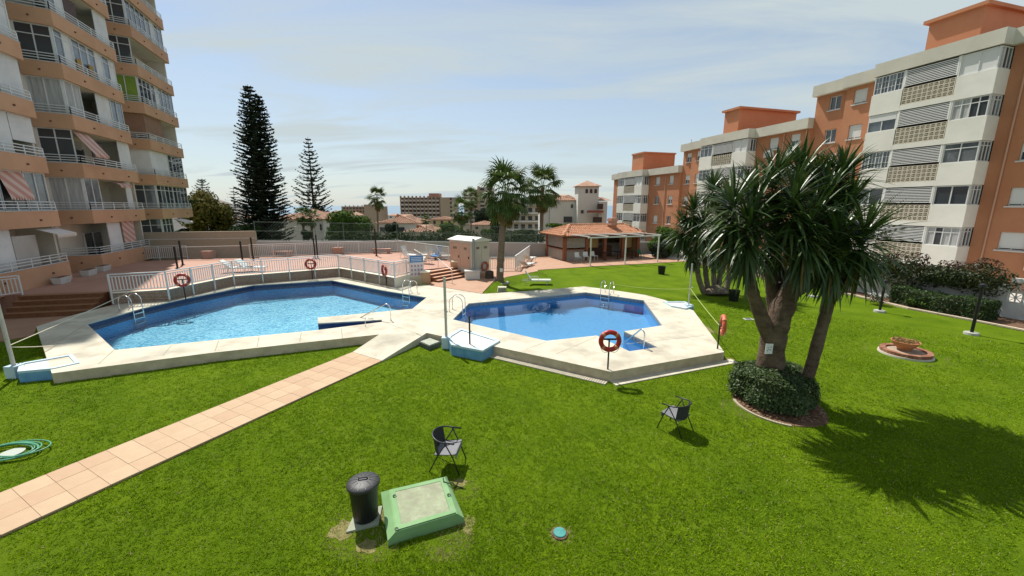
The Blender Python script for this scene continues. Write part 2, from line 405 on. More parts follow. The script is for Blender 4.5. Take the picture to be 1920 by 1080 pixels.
# --- white ramp and tiled path
rp = [at(711, 627, DZ), at(800, 624, DZ), at(716, 676, 0.06), at(661, 660, 0.06)]
ramp = MB().hexa([(rp[3].x, rp[3].y, -0.05), (rp[2].x, rp[2].y, -0.05), (rp[1].x, rp[1].y, -0.05), (rp[0].x, rp[0].y, -0.05)] + [tuple(rp[i]) for i in (3, 2, 1, 0)])
struct(ob('path_ramp', ramp, DECK))
pa0, pa1 = at(661, 660, 0.05), at(716, 676, 0.05)
pb0, pb1 = at(0, 924, 0.05), at(0, 1003, 0.05)
e_l = (pb0 - pa0); e_r = (pb1 - pa1)
path = bpy.data.objects.new('path', None); col.objects.link(path); path['kind'] = 'structure'
wv = (pa1 - pa0); pd = ((e_l.normalized() + e_r.normalized()) / 2).normalized()
across = Vector((-pd.y, pd.x, 0)); across = across if across.dot(wv) > 0 else -across
PW = wv.dot(across); org = pa0 + pd * 0.0
ob('path_bed', MB().hexa([Vector((q.x, q.y, z)) for z in (-0.04, 0.022) for q in (org, org + across * PW, org + across * PW + pd * 16, org + pd * 16)]),
   M('grout', (0.36, 0.22, 0.14), (0.28, 0.17, 0.11), ns=6, rough=0.95), path)
PAVER = [M('path_tile_%s' % k, c, c2, ns=2.5, rough=0.8, bump=0.1, bs=18) for k, c, c2 in
         (('warm', (0.44, 0.30, 0.185), (0.475, 0.335, 0.21)), ('pale', (0.455, 0.32, 0.20), (0.49, 0.355, 0.225)), ('rose', (0.43, 0.28, 0.175), (0.455, 0.31, 0.195)))]
tw, tl = PW / 3, 0.44
tile_me = [None] * 3
for i in range(3):
    tile_me[i] = MB().box(0.005, tw - 0.003, 0.003, tl - 0.003, 0.0, 0.045).mesh('paving_tile', PAVER[i])
ang = math.atan2(across.y, across.x)
flip = Vector((-across.y, across.x, 0)).dot(pd)
for r_ in range(36):
    for k in range(3):
        b = org + across * (tw * k) + pd * (tl * r_ + (0 if flip > 0 else tl))
        link('paving_tile', tile_me[R.choice((0, 0, 1, 1, 2))], path, loc=(b.x, b.y, 0.006 + R.uniform(-0.002, 0.002)), rot=(0, 0, ang))

# --- salmon patio on the far side, walkway by the stairs, terrace
PATIO = pts([(1011, 506), (1111, 499.5), (1268.5, 491), (1330, 487)], 0.03) + [(20.5, 38.5), (18, 43.8), (-5.5, 43.8), (-5.0, 33), (-1.4, 28.6)] + pts([(945, 522)], 0.03)
struct(ob('patio', MB().prism(PATIO, -0.05, 0.04), SALMON))
WALK = pts([(797, 534), (905, 551), (905, 549), (925, 528), (951, 519.5), (1009, 508.5), (1003, 497), (930, 510), (917, 512), (887, 512), (850, 517)], 0.3)
BANK = pts([(904, 551), (924, 530), (951, 519.5), (1009, 508.5), (1011, 506)], DZ - 0.012)
bn_ = MB()
for i in range(4):
    a_, b_ = BANK[i], BANK[i + 1]; o1_ = (0.6, -0.9) if i else (0.7, -0.35); o2_ = (0.6, -0.9)
    bn_.quad((*a_, DZ - 0.02), (a_[0] + o1_[0], a_[1] + o1_[1], 0.004), (b_[0] + o2_[0], b_[1] + o2_[1], 0.004), (*b_, DZ - 0.02))
struct(ob('lawn_bank', bn_, LAWN))
struct(ob('walkway', MB().prism(WALK, -0.05, DZ - 0.012), SALMON))
STAIR_TL, STAIR_TR = at(47, 552, T), at(203, 546, T)
TERR_PX = [(-150, 562), (47, 552), (203, 546)]
TERR = [tuple(at(x, y, T)[:2]) for x, y in TERR_PX] + WALL + pts([(772, 508), (845, 500)], T) + [(-4.3, 29.4)] + [(x_, y_ + 0.45) for x_, y_ in pts([(842, 489), (745, 472.5), (470, 484), (338, 488)], T)] + [(-34, 29.5), (-46, 30), (-40, 16)]
def tiles_mat(name, c1, c2, joint, sz):
    m = M(name, c1, c2, ns=0.7, rough=0.7); t = m.node_tree; b = t.nodes['Principled BSDF']
    src = b.inputs['Base Color'].links[0].from_socket
    tc = t.nodes.new('ShaderNodeTexCoord'); br = t.nodes.new('ShaderNodeTexBrick'); br.offset = 0.0
    br.inputs['Scale'].default_value = 1.0 / sz; br.inputs['Mortar Size'].default_value = 0.02; br.inputs['Brick Width'].default_value = 1.0; br.inputs['Row Height'].default_value = 1.0
    t.links.new(tc.outputs['Object'], br.inputs['Vector']); mx = t.nodes.new('ShaderNodeMix'); mx.data_type = 'RGBA'
    t.links.new(br.outputs['Fac'], mx.inputs[0]); t.links.new(src, mx.inputs[6]); mx.inputs[7].default_value = (*joint, 1); t.links.new(mx.outputs[2], b.inputs['Base Color']); return m
TERRM = tiles_mat('terrace_tile', (0.43, 0.235, 0.165), (0.375, 0.195, 0.13), (0.30, 0.165, 0.115), 0.33)
struct(ob('terrace', MB().prism(TERR, -0.05, T - 0.004), TERRM))

# --- left stairs, right stairs
def stairs(name, tl, tr, out, n, z0, z1, run, mt, mr):
    t = bpy.data.objects.new(name, None); col.objects.link(t); t['kind'] = 'structure'
    out = Vector(out).normalized(); h = (z1 - z0) / n
    for i in range(n):     # i = 0 topmost below the terrace
        zt = z1 - h * (i + 0.0) - (0.006 if i == 0 else 0)
        a, b = Vector(tl[:2]) + out * run * i, Vector(tr[:2]) + out * run * i
        c, d = b + out * run, a + out * run
        if i == 0: a, b = a + out * 0.004, b + out * 0.004
        zt2 = zt - (0 if i else 0)
        s = MB().prism([tuple(a), tuple(b), tuple(c), tuple(d)], z0 - 0.05, zt2 - 0.03)
        st = ob('step', s, mr, t)
        ob('tread', MB().prism([tuple(a), tuple(b), tuple(c + out * 0.025), tuple(d + out * 0.025)], zt2 - 0.03, zt2), mt, st)
    return t
dl = (STAIR_TR - STAIR_TL).normalized(); outl = Vector((dl.y, -dl.x))
stairs('left_stairs', STAIR_TL, STAIR_TR, outl, 4, 0.06, T, 0.36, M('brown_tread', (0.30, 0.145, 0.07), (0.24, 0.11, 0.05), ns=4), BROWN_STEP)
LWALK = [tuple(Vector(STAIR_TL[:2]) + outl * 0.2 - Vector(dl[:2]) * 14), tuple(Vector(STAIR_TR[:2]) + outl * 0.2 + Vector(dl[:2]) * 1.0)] + pts([(140, 590), (68, 612), (64, 628), (0, 640), (-260, 700)], 0.04)
struct(ob('brown_walkway', MB().prism(LWALK, -0.05, 0.045), M('brown_paving', (0.36, 0.21, 0.13), (0.30, 0.17, 0.10), ns=1.5, rough=0.85)))
# low brown wall under the left railing
lw0, lw1 = STAIR_TL - dl * 12, STAIR_TL - dl * 0.02
skirt('terrace_edge', [tuple(lw0.xy + outl * 0.03), tuple(lw1.xy + outl * 0.03)], -0.05, T - 0.01, M('terrace_side', (0.38, 0.2, 0.11), (0.32, 0.16, 0.09), ns=2), closed=False)
rs_l, rs_r = at(795, 509, T), at(851, 500, T)
dr = (rs_r - rs_l).normalized(); outr = Vector((dr.y, -dr.x))
stairs('right_stairs', rs_l, rs_r, outr, 4, DZ - 0.03, T, 0.34, M('salmon_tread', (0.62, 0.36, 0.24), (0.55, 0.30, 0.19), ns=4), BROWN_STEP)

# --- drainage strip of ribbed tiles round the small pool deck
SP = pts([(925, 660), (1145, 714), (1372, 675)], 0.01); SP2 = [DECK_OUT[-9], DECK_OUT[-10], DECK_OUT[-11]]
DRAIN = M('drain_tile', (0.46, 0.42, 0.33), (0.38, 0.34, 0.265), ns=6, rough=0.85)
edge = bpy.data.objects.new('edge_strip', None); col.objects.link(edge); edge['kind'] = 'structure'
i0 = [i for i, p in enumerate(DECK_OUT)][-9:]
dA, dB, dC = pts([(925, 649)], DZ)[0], pts([(1145, 697)], DZ)[0], pts([(1358, 660)], DZ)[0]
def strip_side(p, q, w, pitch, gap):
    p, q = Vector(p), Vector(q); e = (q - p); L = e.length; e /= L; n = Vector((e.y, -e.x)); k = int(L / pitch); s = MB()
    for i in range(k):
        a = p + e * (i * pitch); b = a + e * (pitch - gap); s.prism([tuple(a), tuple(b), tuple(b + n * w), tuple(a + n * w)], -0.02, 0.035)
    return s
o = ob('ribbed_tile', strip_side(dA, dB, 0.30, 0.075, 0.02), DRAIN, edge); o['kind'] = 'stuff'
for i in range(12):
    p, q = Vector(dB), Vector(dC); e = (q - p); L = e.length; e /= L; n = Vector((e.y, -e.x)); a = p + e * (L + 0.35) * i / 12; b = p + e * ((L + 0.35) * (i + 1) / 12 - 0.012)
    ob('edge_slab', MB().prism([tuple(a), tuple(b), tuple(b + n * 0.30), tuple(a + n * 0.30)], -0.02, 0.03), DECK, edge)

# --- terrain falling to the sea
def terr_z(Y):
    return np.interp(Y, [40, 46, 60, 100, 200, 400, 700, 1200], [-0.6, -1.2, -2.2, -5.5, -15, -34, -46.5, -48])
xs = np.concatenate([np.linspace(-700, -80, 16), np.linspace(-70, 70, 29), np.linspace(80, 900, 18)]); ys = np.array([40, 46, 52, 60, 75, 90, 110, 140, 180, 240, 320, 420, 560, 720, 950, 1250])
V = []; 
for y in ys:
    for x in xs:
        z = float(terr_z(y)) + (0 if y < 60 else 1.2 * math.sin(x * 0.03 + y * 0.02))
        V.append((x, y, z))
nx = len(xs); Fq = [(j * nx + i, j * nx + i + 1, (j + 1) * nx + i + 1, (j + 1) * nx + i) for j in range(len(ys) - 1) for i in range(nx - 1)]
struct(link('terrain', mesh_np('terrain', V, Fq, M('terrain', (0.09, 0.085, 0.05), (0.17, 0.14, 0.095), ns=0.05, rough=1.0, c3=(0.05, 0.065, 0.03), ns3=0.02), True)))
SEA = M('sea_water', (0.10, 0.19, 0.27), (0.085, 0.17, 0.25), ns=0.004, rough=0.28, spec=0.5)
struct(ob('sea', MB().sheet([[(-60000, 420), (60000, 420), (60000, 60000), (-60000, 60000)]], -45.0), SEA))
# brown hill on the left
hv = []; hf = []
for j in range(9):
    for i in range(25):
        x = -900 + 420 * i / 24; y = 760 + 220 * j / 8
        hh = 66 * math.exp(-((x + 640) / 105) ** 2 - ((y - 870) / 80) ** 2) + 5 * math.sin(x * 0.09) * math.sin(y * 0.06)
        hv.append((x, y, -50 + max(0, hh)))
hf = [(j * 25 + i, j * 25 + i + 1, (j + 1) * 25 + i + 1, (j + 1) * 25 + i) for j in range(8) for i in range(24)]
struct(link('hill', mesh_np('hill', hv, hf, M('hill_scrub', (0.20, 0.17, 0.15), (0.13, 0.13, 0.12), ns=0.03, rough=1.0), True)))
# ================================================================ LEFT APARTMENT TOWER
BAND = M('ochre_render', (0.60, 0.345, 0.205), (0.54, 0.305, 0.175), ns=0.7, rough=0.9, bump=0.08, c3=(0.46, 0.25, 0.14), ns3=0.35, fac3=0.35)
BEIGE = M('beige_render', (0.66, 0.60, 0.50), (0.58, 0.53, 0.44), ns=0.8, rough=0.9)
SOFFIT = M('soffit', (0.72, 0.69, 0.61), (0.64, 0.61, 0.53), ns=0.9, rough=0.9)
BLIND_W = M('white_blind', (0.72, 0.71, 0.68), (0.62, 0.61, 0.585), ns=1.2, rough=0.7)
BLIND_B = M('brown_blind', (0.30, 0.17, 0.105), (0.25, 0.14, 0.085), ns=2, rough=0.8)
BLIND_G = M('green_blind', (0.22, 0.33, 0.045), (0.17, 0.26, 0.035), ns=2, rough=0.8)
YELLOW = M('yellow_screen', (0.45, 0.27, 0.07), (0.36, 0.21, 0.05), ns=2, rough=0.8)
DARKWOOD = M('dark_wood_door', (0.09, 0.04, 0.022), (0.06, 0.028, 0.015), ns=4, rough=0.6)
def stripes(name, c1, c2, sc_):
    m = bpy.data.materials.new(name); m.use_nodes = True; t = m.node_tree; b = t.nodes['Principled BSDF']; b.inputs['Roughness'].default_value = 0.85
    tc = t.nodes.new('ShaderNodeTexCoord'); wv_ = t.nodes.new('ShaderNodeTexWave'); wv_.inputs['Scale'].default_value = sc_; wv_.bands_direction = 'DIAGONAL'
    t.links.new(tc.outputs['Object'], wv_.inputs[0]); mr = t.nodes.new('ShaderNodeMapRange'); mr.inputs[1].default_value = 0.42; mr.inputs[2].default_value = 0.58
    t.links.new(wv_.outputs['Fac'], mr.inputs[0]); mx = t.nodes.new('ShaderNodeMix'); mx.data_type = 'RGBA'; t.links.new(mr.outputs[0], mx.inputs[0])
    mx.inputs[6].default_value = (*c1, 1); mx.inputs[7].default_value = (*c2, 1); t.links.new(mx.outputs[2], b.inputs['Base Color']); return m
AWN_P = stripes('pink_awning', (0.52, 0.25, 0.19), (0.62, 0.45, 0.37), 1.4)
AWN_W = M('white_awning', (0.66, 0.60, 0.54), rough=0.85)
DELTA = Vector((-3.6, 9.6)); NRM = Vector((0.936, 0.351))
FH, Z0 = 2.95, 4.02
def bayp(i):
    o = DELTA * (i - 2); return Vector((-29.2, 25.9)) + o, Vector((-27.7, 26.9)) + o, Vector((-30.0, 33.3)) + o
tower = thing('apartment_tower', 'tall apartment tower with ochre balcony bands and white railings, in shade on the left', 'apartment building', (-34, 28, 0))
NF = 16
core = MB()
for i in (0, 1, 2, 3):
    S, B, E = bayp(i); Ei = E - NRM * 1.95
    Si = S if i else S
    core.prism([tuple(S - NRM * 0.02), tuple(Ei), tuple(Ei - NRM * 12), tuple(S - NRM * 12)], T - 0.05 if i else 0, Z0 + FH * NF + 0.9)
# the ground below the far bay is open, so the core carries the bay there
wob('wall', core, BEIGE, tower)
pw = MB()
for i in (0, 1, 2, 3):
    S, B, E = bayp(i); d = (E - B).normalized()
    e0 = E - d * 0.16
    pw.prism([tuple(e0 - NRM * 0.35), tuple(E - NRM * 0.35 - d * 0.004), tuple(E - NRM * 1.95 - d * 0.004), tuple(e0 - NRM * 1.95)], Z0 + FH * (0 if i == 3 else -1) - 0.1, Z0 + FH * NF)
wob('party_wall', pw, BEIGE, tower)
def offset_in(p, q, d):
    e = (q - p).normalized(); n = Vector((-e.y, e.x));
    if n.dot(NRM) > 0: n = -n
    return n * d
def band_mesh(S, B, E, zb, h, th=0.13, cap=0.0):
    s = MB(); eo = 0.0 if not cap else 0.02
    n1 = offset_in(S, B, 1.0); n2 = offset_in(B, E, 1.0)
    m = (n1 + n2); m = m / m.length; k = 1.0 / m.dot(n2)
    def ln(off): return [S + n1 * off, B + m * k * off, E + n2 * off]
    o_, i_ = ln(-eo), ln(th + eo)
    for j in (0, 1):
        s.prism([tuple(o_[j]), tuple(o_[j + 1]), tuple(i_[j + 1]), tuple(i_[j])], zb, zb + h)
    en = E + n2 * th; d = (E - B).normalized()
    s.prism([tuple(en - d * 0.13), tuple(en), tuple(en + n2 * 1.7), tuple(en + n2 * 1.7 - d * 0.13)], zb, zb + h)
    return s, ln
def rail_mesh(S, B, E, z, ln):
    l = ln(0.07); s = MB()
    for h in (0.16, 0.31, 0.46):
        for j in (0, 1): s.bar((*l[j], z + h), (*l[j + 1], z + h), 0.04, 0.045)
    for j in (0, 1):
        L = (l[j + 1] - l[j]).length; k = max(1, round(L / 1.25))
        for q in range(k + 1):
            p = l[j].lerp(l[j + 1], q / k); s.box(p.x - 0.022, p.x + 0.022, p.y - 0.022, p.y + 0.022, z, z + 0.44)
    return s
def glazing(parent, p, q, z0, z1, cols, transom, pane_m, frame_m=WHITE_METAL, fw=0.06, name='window', curtain=None):
    """framed window between plan points p and q: frame mesh with one pane object per light"""
    p, q = Vector(p), Vector(q); e = (q - p); L = e.length; e /= L
    n = Vector((-e.y, e.x)); fr = MB()
    def bx(a0, a1, za, zb_, th):
        A = p + e * a0; B_ = p + e * a1
        fr.hexa([(*(A - n * th), za), (*(B_ - n * th), za), (*(B_ + n * th), za), (*(A + n * th), za), (*(A - n * th), zb_), (*(B_ - n * th), zb_), (*(B_ + n * th), zb_), (*(A + n * th), zb_)])
    bx(0, L, z0, z0 + fw, 0.045); bx(0, L, z1 - fw, z1, 0.045)
    for c in range(cols + 1):
        a = (L - fw) * c / cols; bx(a, a + fw, z0 + fw, z1 - fw, 0.04)
    zt = None
    if transom: zt = z0 + (z1 - z0) * transom; bx(fw, L - fw, zt - 0.025, zt + 0.025, 0.036)
    f = wob(name, fr, frame_m, parent)
    for c in range(cols):
        a0 = (L - fw) * c / cols + fw; a1 = (L - fw) * (c + 1) / cols
        A, B_ = p + e * a0, p + e * a1; off = n * R.uniform(-0.012, 0.012)
        s = MB(); s.quad((*(A + off), z0 + fw), (*(B_ + off), z0 + fw), (*(B_ + off), z1 - fw), (*(A + off), z1 - fw))
        pm = pane_m if not isinstance(pane_m, list) else pane_m[c % len(pane_m)]
        wob('pane', s, pm, f)
    return f
def panel(parent, name, p, q, z0, z1, m, off=0.0, th=0.04):
    p, q = Vector(p), Vector(q); e = (q - p).normalized(); n = Vector((-e.y, e.x)); p = p + n * off; q = q + n * off
    s = MB().prism([tuple(p), tuple(q), tuple(q + n * th), tuple(p + n * th)], z0, z1); return wob(name, s, m, parent)
def awning(parent, p, q, z, out, drop, m):
    p, q = Vector(p), Vector(q); n = Vector((q - p)).normalized(); n = Vector((n.y, -n.x))
    if n.dot(NRM) < 0: n = -n
    a, b = p + n * 0.02, q + n * 0.02; c, d = q + n * out, p + n * out
    s = MB().hexa([(*d, z - drop - 0.02), (*c, z - drop - 0.02), (*b, z - 0.02), (*a, z - 0.02), (*d, z - drop), (*c, z - drop), (*b, z), (*a, z)])
    k = 9
    for i in range(k):   # scalloped valance
        u0, u1 = d.lerp(c, i / k), d.lerp(c, (i + 1) / k)
        s.quad((*u0, z - drop - 0.02), (*u1, z - drop - 0.02), (*(u0.lerp(u1, 0.8)), z - drop - 0.2), (*(u0.lerp(u1, 0.2)), z - drop - 0.2))
    return wob('awning', s, m, parent)
# what fills each opening: (bay, floor): (short face, long face in pieces)
FILL = {(2, -1): ('op', ['op', 'bw', 'bp', 'op']), (2, 0): ('gc', ['gp1', 'op', 'awp', 'bw1']), (2, 1): ('gd', ['awx', 'dw', 'op', 'bw']),
        (2, 2): ('gc', ['gc', 'op', 'bw', 'gp1']), (2, 3): ('gd', ['gp', 'ys', 'gp', 'gp']), (2, 4): ('op', ['gp', 'dw', 'op', 'bw']),
        (2, 5): ('gd', ['gp', 'op', 'gp', 'gp']), (2, 6): ('gc', ['op', 'gp', 'bw', 'gp']),
        (3, -1): ('gd', ['gd', 'aww', 'op']), (3, 0): ('gt', ['gt', 'gt']), (3, 1): ('bw', ['bw', 'gd']), (3, 2): ('bb', ['bb', 'op']),
        (3, 3): ('bg', ['gd', 'gp', 'gd']), (3, 4): ('gd', ['op', 'op']), (3, 5): ('gd', ['gd', 'gp']), (3, 6): ('op', ['gp', 'op']),
        (1, -1): ('op', ['op', 'bw', 'bd', 'aww']), (1, 0): ('gd', ['gd', 'gd', 'awd', 'gp1']), (1, 1): ('gd', ['gd', 'bw', 'bw', 'bw']), (1, 2): ('op', ['gd', 'op', 'cu', 'bw']),
        (1, 3): ('op', ['gd', 'op', 'gd', 'gp']), (1, 4): ('gd', ['op', 'gd', 'op', 'gd'])}
SCUP = M('scupper', (0.16, 0.08, 0.05), rough=0.9)
for i in (1, 2, 3):
    S, B, E = bayp(i)
    for n in range(-1, 9 if i > 1 else 7):
        zb = Z0 + FH * n; zt = zb + 0.87; zc = zb + FH
        s, ln = band_mesh(S, B, E, zb, 0.87)
        if n == -1 and i != 3: s.prism([tuple(q) for q in ln(0)] + [tuple(q) for q in ln(0.12)[::-1]], T - 0.05, zb)
        par = wob('balcony_parapet', s, BAND, tower)
        wob('capping', band_mesh(S, B, E, zt, 0.035, cap=1)[0], WHITE, par)
        for fa, fb in ((0.45, 0), (0.3, 1), (0.78, 1)):
            p = S.lerp(B, fa) if fb == 0 else B.lerp(E, fa); q = offset_in(*((S, B) if fb == 0 else (B, E)), 1)
            wob('drain_spout', MB().tube([(*(p + q * 0.05), zb + 0.40), (*(p - q * 0.07), zb + 0.38)], [0.06, 0.05], 7), SCUP, par)
        l = ln(0.135); Ei = E - NRM * 1.95
        if n > -1 or i == 3:
            slab = MB().prism([tuple(S + Vector((0, 0))), tuple(l[1]), tuple(l[2]), tuple(Ei)], zb + 0.012, zb + 0.16); wob('balcony_slab', slab, SOFFIT, tower)
        wob('railing', rail_mesh(S, B, E, zt + 0.035, ln), WHITE_METAL, tower)
        # door in the back wall
        pS = S + (Ei - S) * 0.35; pE = S + (Ei - S) * 0.65
        sh = NRM * 0.05
        glazing(tower, pS + sh, pE + sh, zb + 0.17, zb + 2.25, 2, 0, GLASS, name='balcony_door')
        fl = FILL.get((i, n), ('gd', ['gp', 'op', 'gd', 'gp']))
        z0, z1 = zt + 0.04, zc + 0.008
        li = ln(0.26)
        def fill(k, p, q):
            e = (q - p).normalized(); p = p + e * 0.03; q = q - e * 0.03; L = (q - p).length
            cols = max(1, round(L / 0.85))
            if k == 'gd': glazing(tower, p, q, z0, z1, cols, 0.72, GLASS)
            elif k == 'gt': glazing(tower, p, q, z0, z1, cols, 0.78, [GLASS, GLASS_PALE, GLASS])
            elif k == 'gp': glazing(tower, p, q, z0, z1, cols, 0.80, [GLASS_PALE, BLIND_W, GLASS_PALE])
            elif k == 'gp1': glazing(tower, p, q, z0, z1, 2, 0, GLASS_PALE)
            elif k == 'gc': glazing(tower, p, q, z0, z1, cols, 0, [CURTAIN, CURTAIN, GLASS_PALE])
            elif k == 'bw':
                panel(tower, 'roller_blind', p, q, z0 + 0.7 if R.random() < 0.35 else z0, z1, BLIND_W)
            elif k == 'bw1': panel(tower, 'side_screen', p, p.lerp(q, 0.5), z0 - 0.6, z1, BLIND_W)
            elif k == 'bb': panel(tower, 'roller_blind', p, q, z0 + 0.35, z1, BLIND_B)
            elif k == 'bg':
                f = glazing(tower, p, q, z0, z1, 2, 0, BLIND_G)
            elif k == 'bd': panel(tower, 'side_screen', p, q, z0, z1 - 0.4, GREYWALL)
            elif k == 'cu': panel(tower, 'curtain', p, q, z0, z1, M('beige_curtain', (0.36, 0.29, 0.19), (0.27, 0.21, 0.13), ns=2, stretch=(6, 6, 0.3)))
            elif k == 'bp': panel(tower, 'roller_blind', p, q, z0 + 0.45, z1, AWN_P, off=-0.1)
            elif k == 'dw': panel(tower, 'side_screen', p, p.lerp(q, 0.8), z0 - 0.5, z1 - 0.5, DARKWOOD)
            elif k == 'ys':
                glazing(tower, p, q, z0, z1, 2, 0.8, GLASS_PALE); panel(tower, 'side_screen', p.lerp(q, 0.05), p.lerp(q, 0.32), z0 - 0.3, z0 + 0.85, YELLOW, off=-0.14)
                panel(tower, 'side_screen', p.lerp(q, 0.85), p.lerp(q, 1.12), z0 - 0.3, z0 + 0.85, YELLOW, off=-0.14)
            elif k == 'awp': awning(tower, p, q, z1 - 0.1, 0.45, 0.2, AWN_P)
            elif k == 'awd':
                awning(tower, p, q, z1 - 0.05, 0.35, 1.25, AWN_P); glazing(tower, p, q, z0, z1, cols, 0, GLASS)
            elif k == 'aww': awning(tower, p, q, z1 - 0.1, 0.9, 0.3, AWN_W)
            elif k == 'awx': awning(tower, p, q, z1 - 0.1, 0.9, 1.35, AWN_P)
        fill(fl[0], li[0], li[1])
        m = len(fl[1])
        for k, ty in enumerate(fl[1]): fill(ty, li[1].lerp(li[2], k / m), li[1].lerp(li[2], (k + 1) / m))
# air conditioners on some balconies
for i, n, f in ((2, 1, 0.42), (2, 4, 0.52), (2, 2, 0.33), (1, 2, 0.7)):
    S, B, E = bayp(i); p = S.lerp(E - NRM * 1.95, f) + NRM * 0.02; d = (E - B).normalized(); z = Z0 + FH * n + 2.0
    wob('air_conditioner', MB().prism([tuple(p), tuple(p + d * 0.8), tuple(p + d * 0.8 + NRM * 0.32), tuple(p + NRM * 0.32)], z, z + 0.55), M('ac_body', (0.42, 0.36, 0.28), rough=0.6), tower)

# ================================================================ RIGHT APARTMENT ROW
ORANGE = M('orange_render', (0.50, 0.225, 0.118), (0.45, 0.19, 0.097), ns=0.6, rough=0.9, bump=0.08, c3=(0.44, 0.165, 0.075), ns3=0.25, fac3=0.5)
BAYWHITE = M('white_render', (0.80, 0.77, 0.69), (0.74, 0.71, 0.63), ns=0.7, rough=0.9, bump=0.06, c3=(0.52, 0.49, 0.42), ns3=0.4, fac3=0.35)
FASCIA = M('fascia_render', (0.62, 0.585, 0.49), (0.55, 0.515, 0.43), ns=0.7, rough=0.9, bump=0.06, c3=(0.45, 0.42, 0.35), ns3=0.5, fac3=0.45)
SLAT = M('slat_white', (0.80, 0.79, 0.77), rough=0.5)
BLOCKM = M('breeze_block', (0.72, 0.65, 0.52), (0.64, 0.57, 0.45), ns=4, rough=0.9)
INTERIOR_SHADE = M('interior_shade', (0.05, 0.047, 0.043), rough=0.9)  # near-black colour stands in for the shade inside the bays
SHUT = M('roller_shutter', (0.66, 0.655, 0.63), rough=0.6)
FK = Vector((29.04, 26.1)); FD = Vector((-0.2816, 0.9595)); FN = Vector((0.9595, 0.2816))
def FP(a, o, z): return (FK.x + FD.x * a + FN.x * o, FK.y + FD.y * a + FN.y * o, z)
def fbox(s, a0, a1, o0, o1, z0, z1):
    return s.hexa([FP(a0, o1, z0), FP(a0, o0, z0), FP(a1, o0, z0), FP(a1, o1, z0), FP(a0, o1, z1), FP(a0, o0, z1), FP(a1, o0, z1), FP(a1, o1, z1)][::1])
def wall_open(s, a0, a1, o0, o1, z0, z1, ops):
    As = sorted({a0, a1, *[q for o in ops for q in o[:2] if a0 < q < a1]})
    for i in range(len(As) - 1):
        am = (As[i] + As[i + 1]) / 2
        cuts = sorted([o[2:4] for o in ops if o[0] < am < o[1]]); z = z0
        for c in cuts:
            if c[0] > z: fbox(s, As[i], As[i + 1], o0, o1, z, c[0])
            z = c[1]
        if z < z1: fbox(s, As[i], As[i + 1], o0, o1, z, z1)
def fwin(parent, a0, a1, z0, z1, o, cols, shut=0.0, transom=0, pm=None, sill=True, grid=False):
    f = glazing(parent, FP(a1, o, 0)[:2], FP(a0, o, 0)[:2], z0, z1, cols, transom, pm or GLASS, fw=0.055)
    if grid:
        s = MB(); n = cols * 2
        for i in range(1, n):
            if i % 2: fbox(s, a0 + (a1 - a0) * i / n - 0.012, a0 + (a1 - a0) * i / n + 0.012, o - 0.02, o + 0.02, z0 + 0.05, z1 - 0.05)
        for k in (1, 2): fbox(s, a0 + 0.05, a1 - 0.05, o - 0.018, o + 0.018, z0 + (z1 - z0) * k / 3 - 0.012, z0 + (z1 - z0) * k / 3 + 0.012)
        wob('glazing_bar', s, WHITE_METAL, f)
    if shut > 0: wob('shutter', fbox(MB(), a0 + 0.04, a1 - 0.04, o - 0.055, o - 0.03, z1 - (z1 - z0) * shut, z1 - 0.02), SHUT, f)
    if sill: wob('sill', fbox(MB(), a0 - 0.1, a1 + 0.1, o - 0.22, o + 0.02, z0 - 0.09, z0 - 0.004), WHITE, f)
    return f
# one breeze block: square frame, round hole and four spokes
def block_unit():
    s = MB(); h = 0.13; d = 0.04
    for x0, x1, z0, z1 in ((-h, h, -h, -h + 0.03), (-h, h, h - 0.03, h), (-h, -h + 0.03, -h + 0.03, h - 0.03), (h - 0.03, h, -h + 0.03, h - 0.03)): s.box(x0, x1, -d, d, z0, z1)
    k = 10; r0, r1 = 0.052, 0.034
    for i in range(k):
        a, b = 2 * PI * i / k, 2 * PI * (i + 1) / k
        P = lambda r, t, y: (r * math.cos(t), y, r * math.sin(t))
        s.quad(P(r0, a, -d), P(r1, a, -d), P(r1, b, -d), P(r0, b, -d)); s.quad(P(r1, a, -d), P(r1, a, d), P(r1, b, d), P(r1, b, -d)); s.quad(P(r0, a, d), P(r0, a, -d), P(r0, b, -d), P(r0, b, d))
    for i in range(4):
        t = PI / 4 + i * PI / 2; s.bar((0.06 * math.cos(t), 0, 0.06 * math.sin(t)), (0.15 * math.cos(t), 0, 0.15 * math.sin(t)), 0.016, 0.016)
    return s
block_me = block_unit().mesh('breeze_block', BLOCKM)
slat_me = MB().box(-1.4, 1.4, -0.012, 0.012, -0.024, 0.024).mesh('slat', SLAT)
f_ang = math.atan2(-FD.y, -FD.x)     # local +x runs towards the camera end of the facade
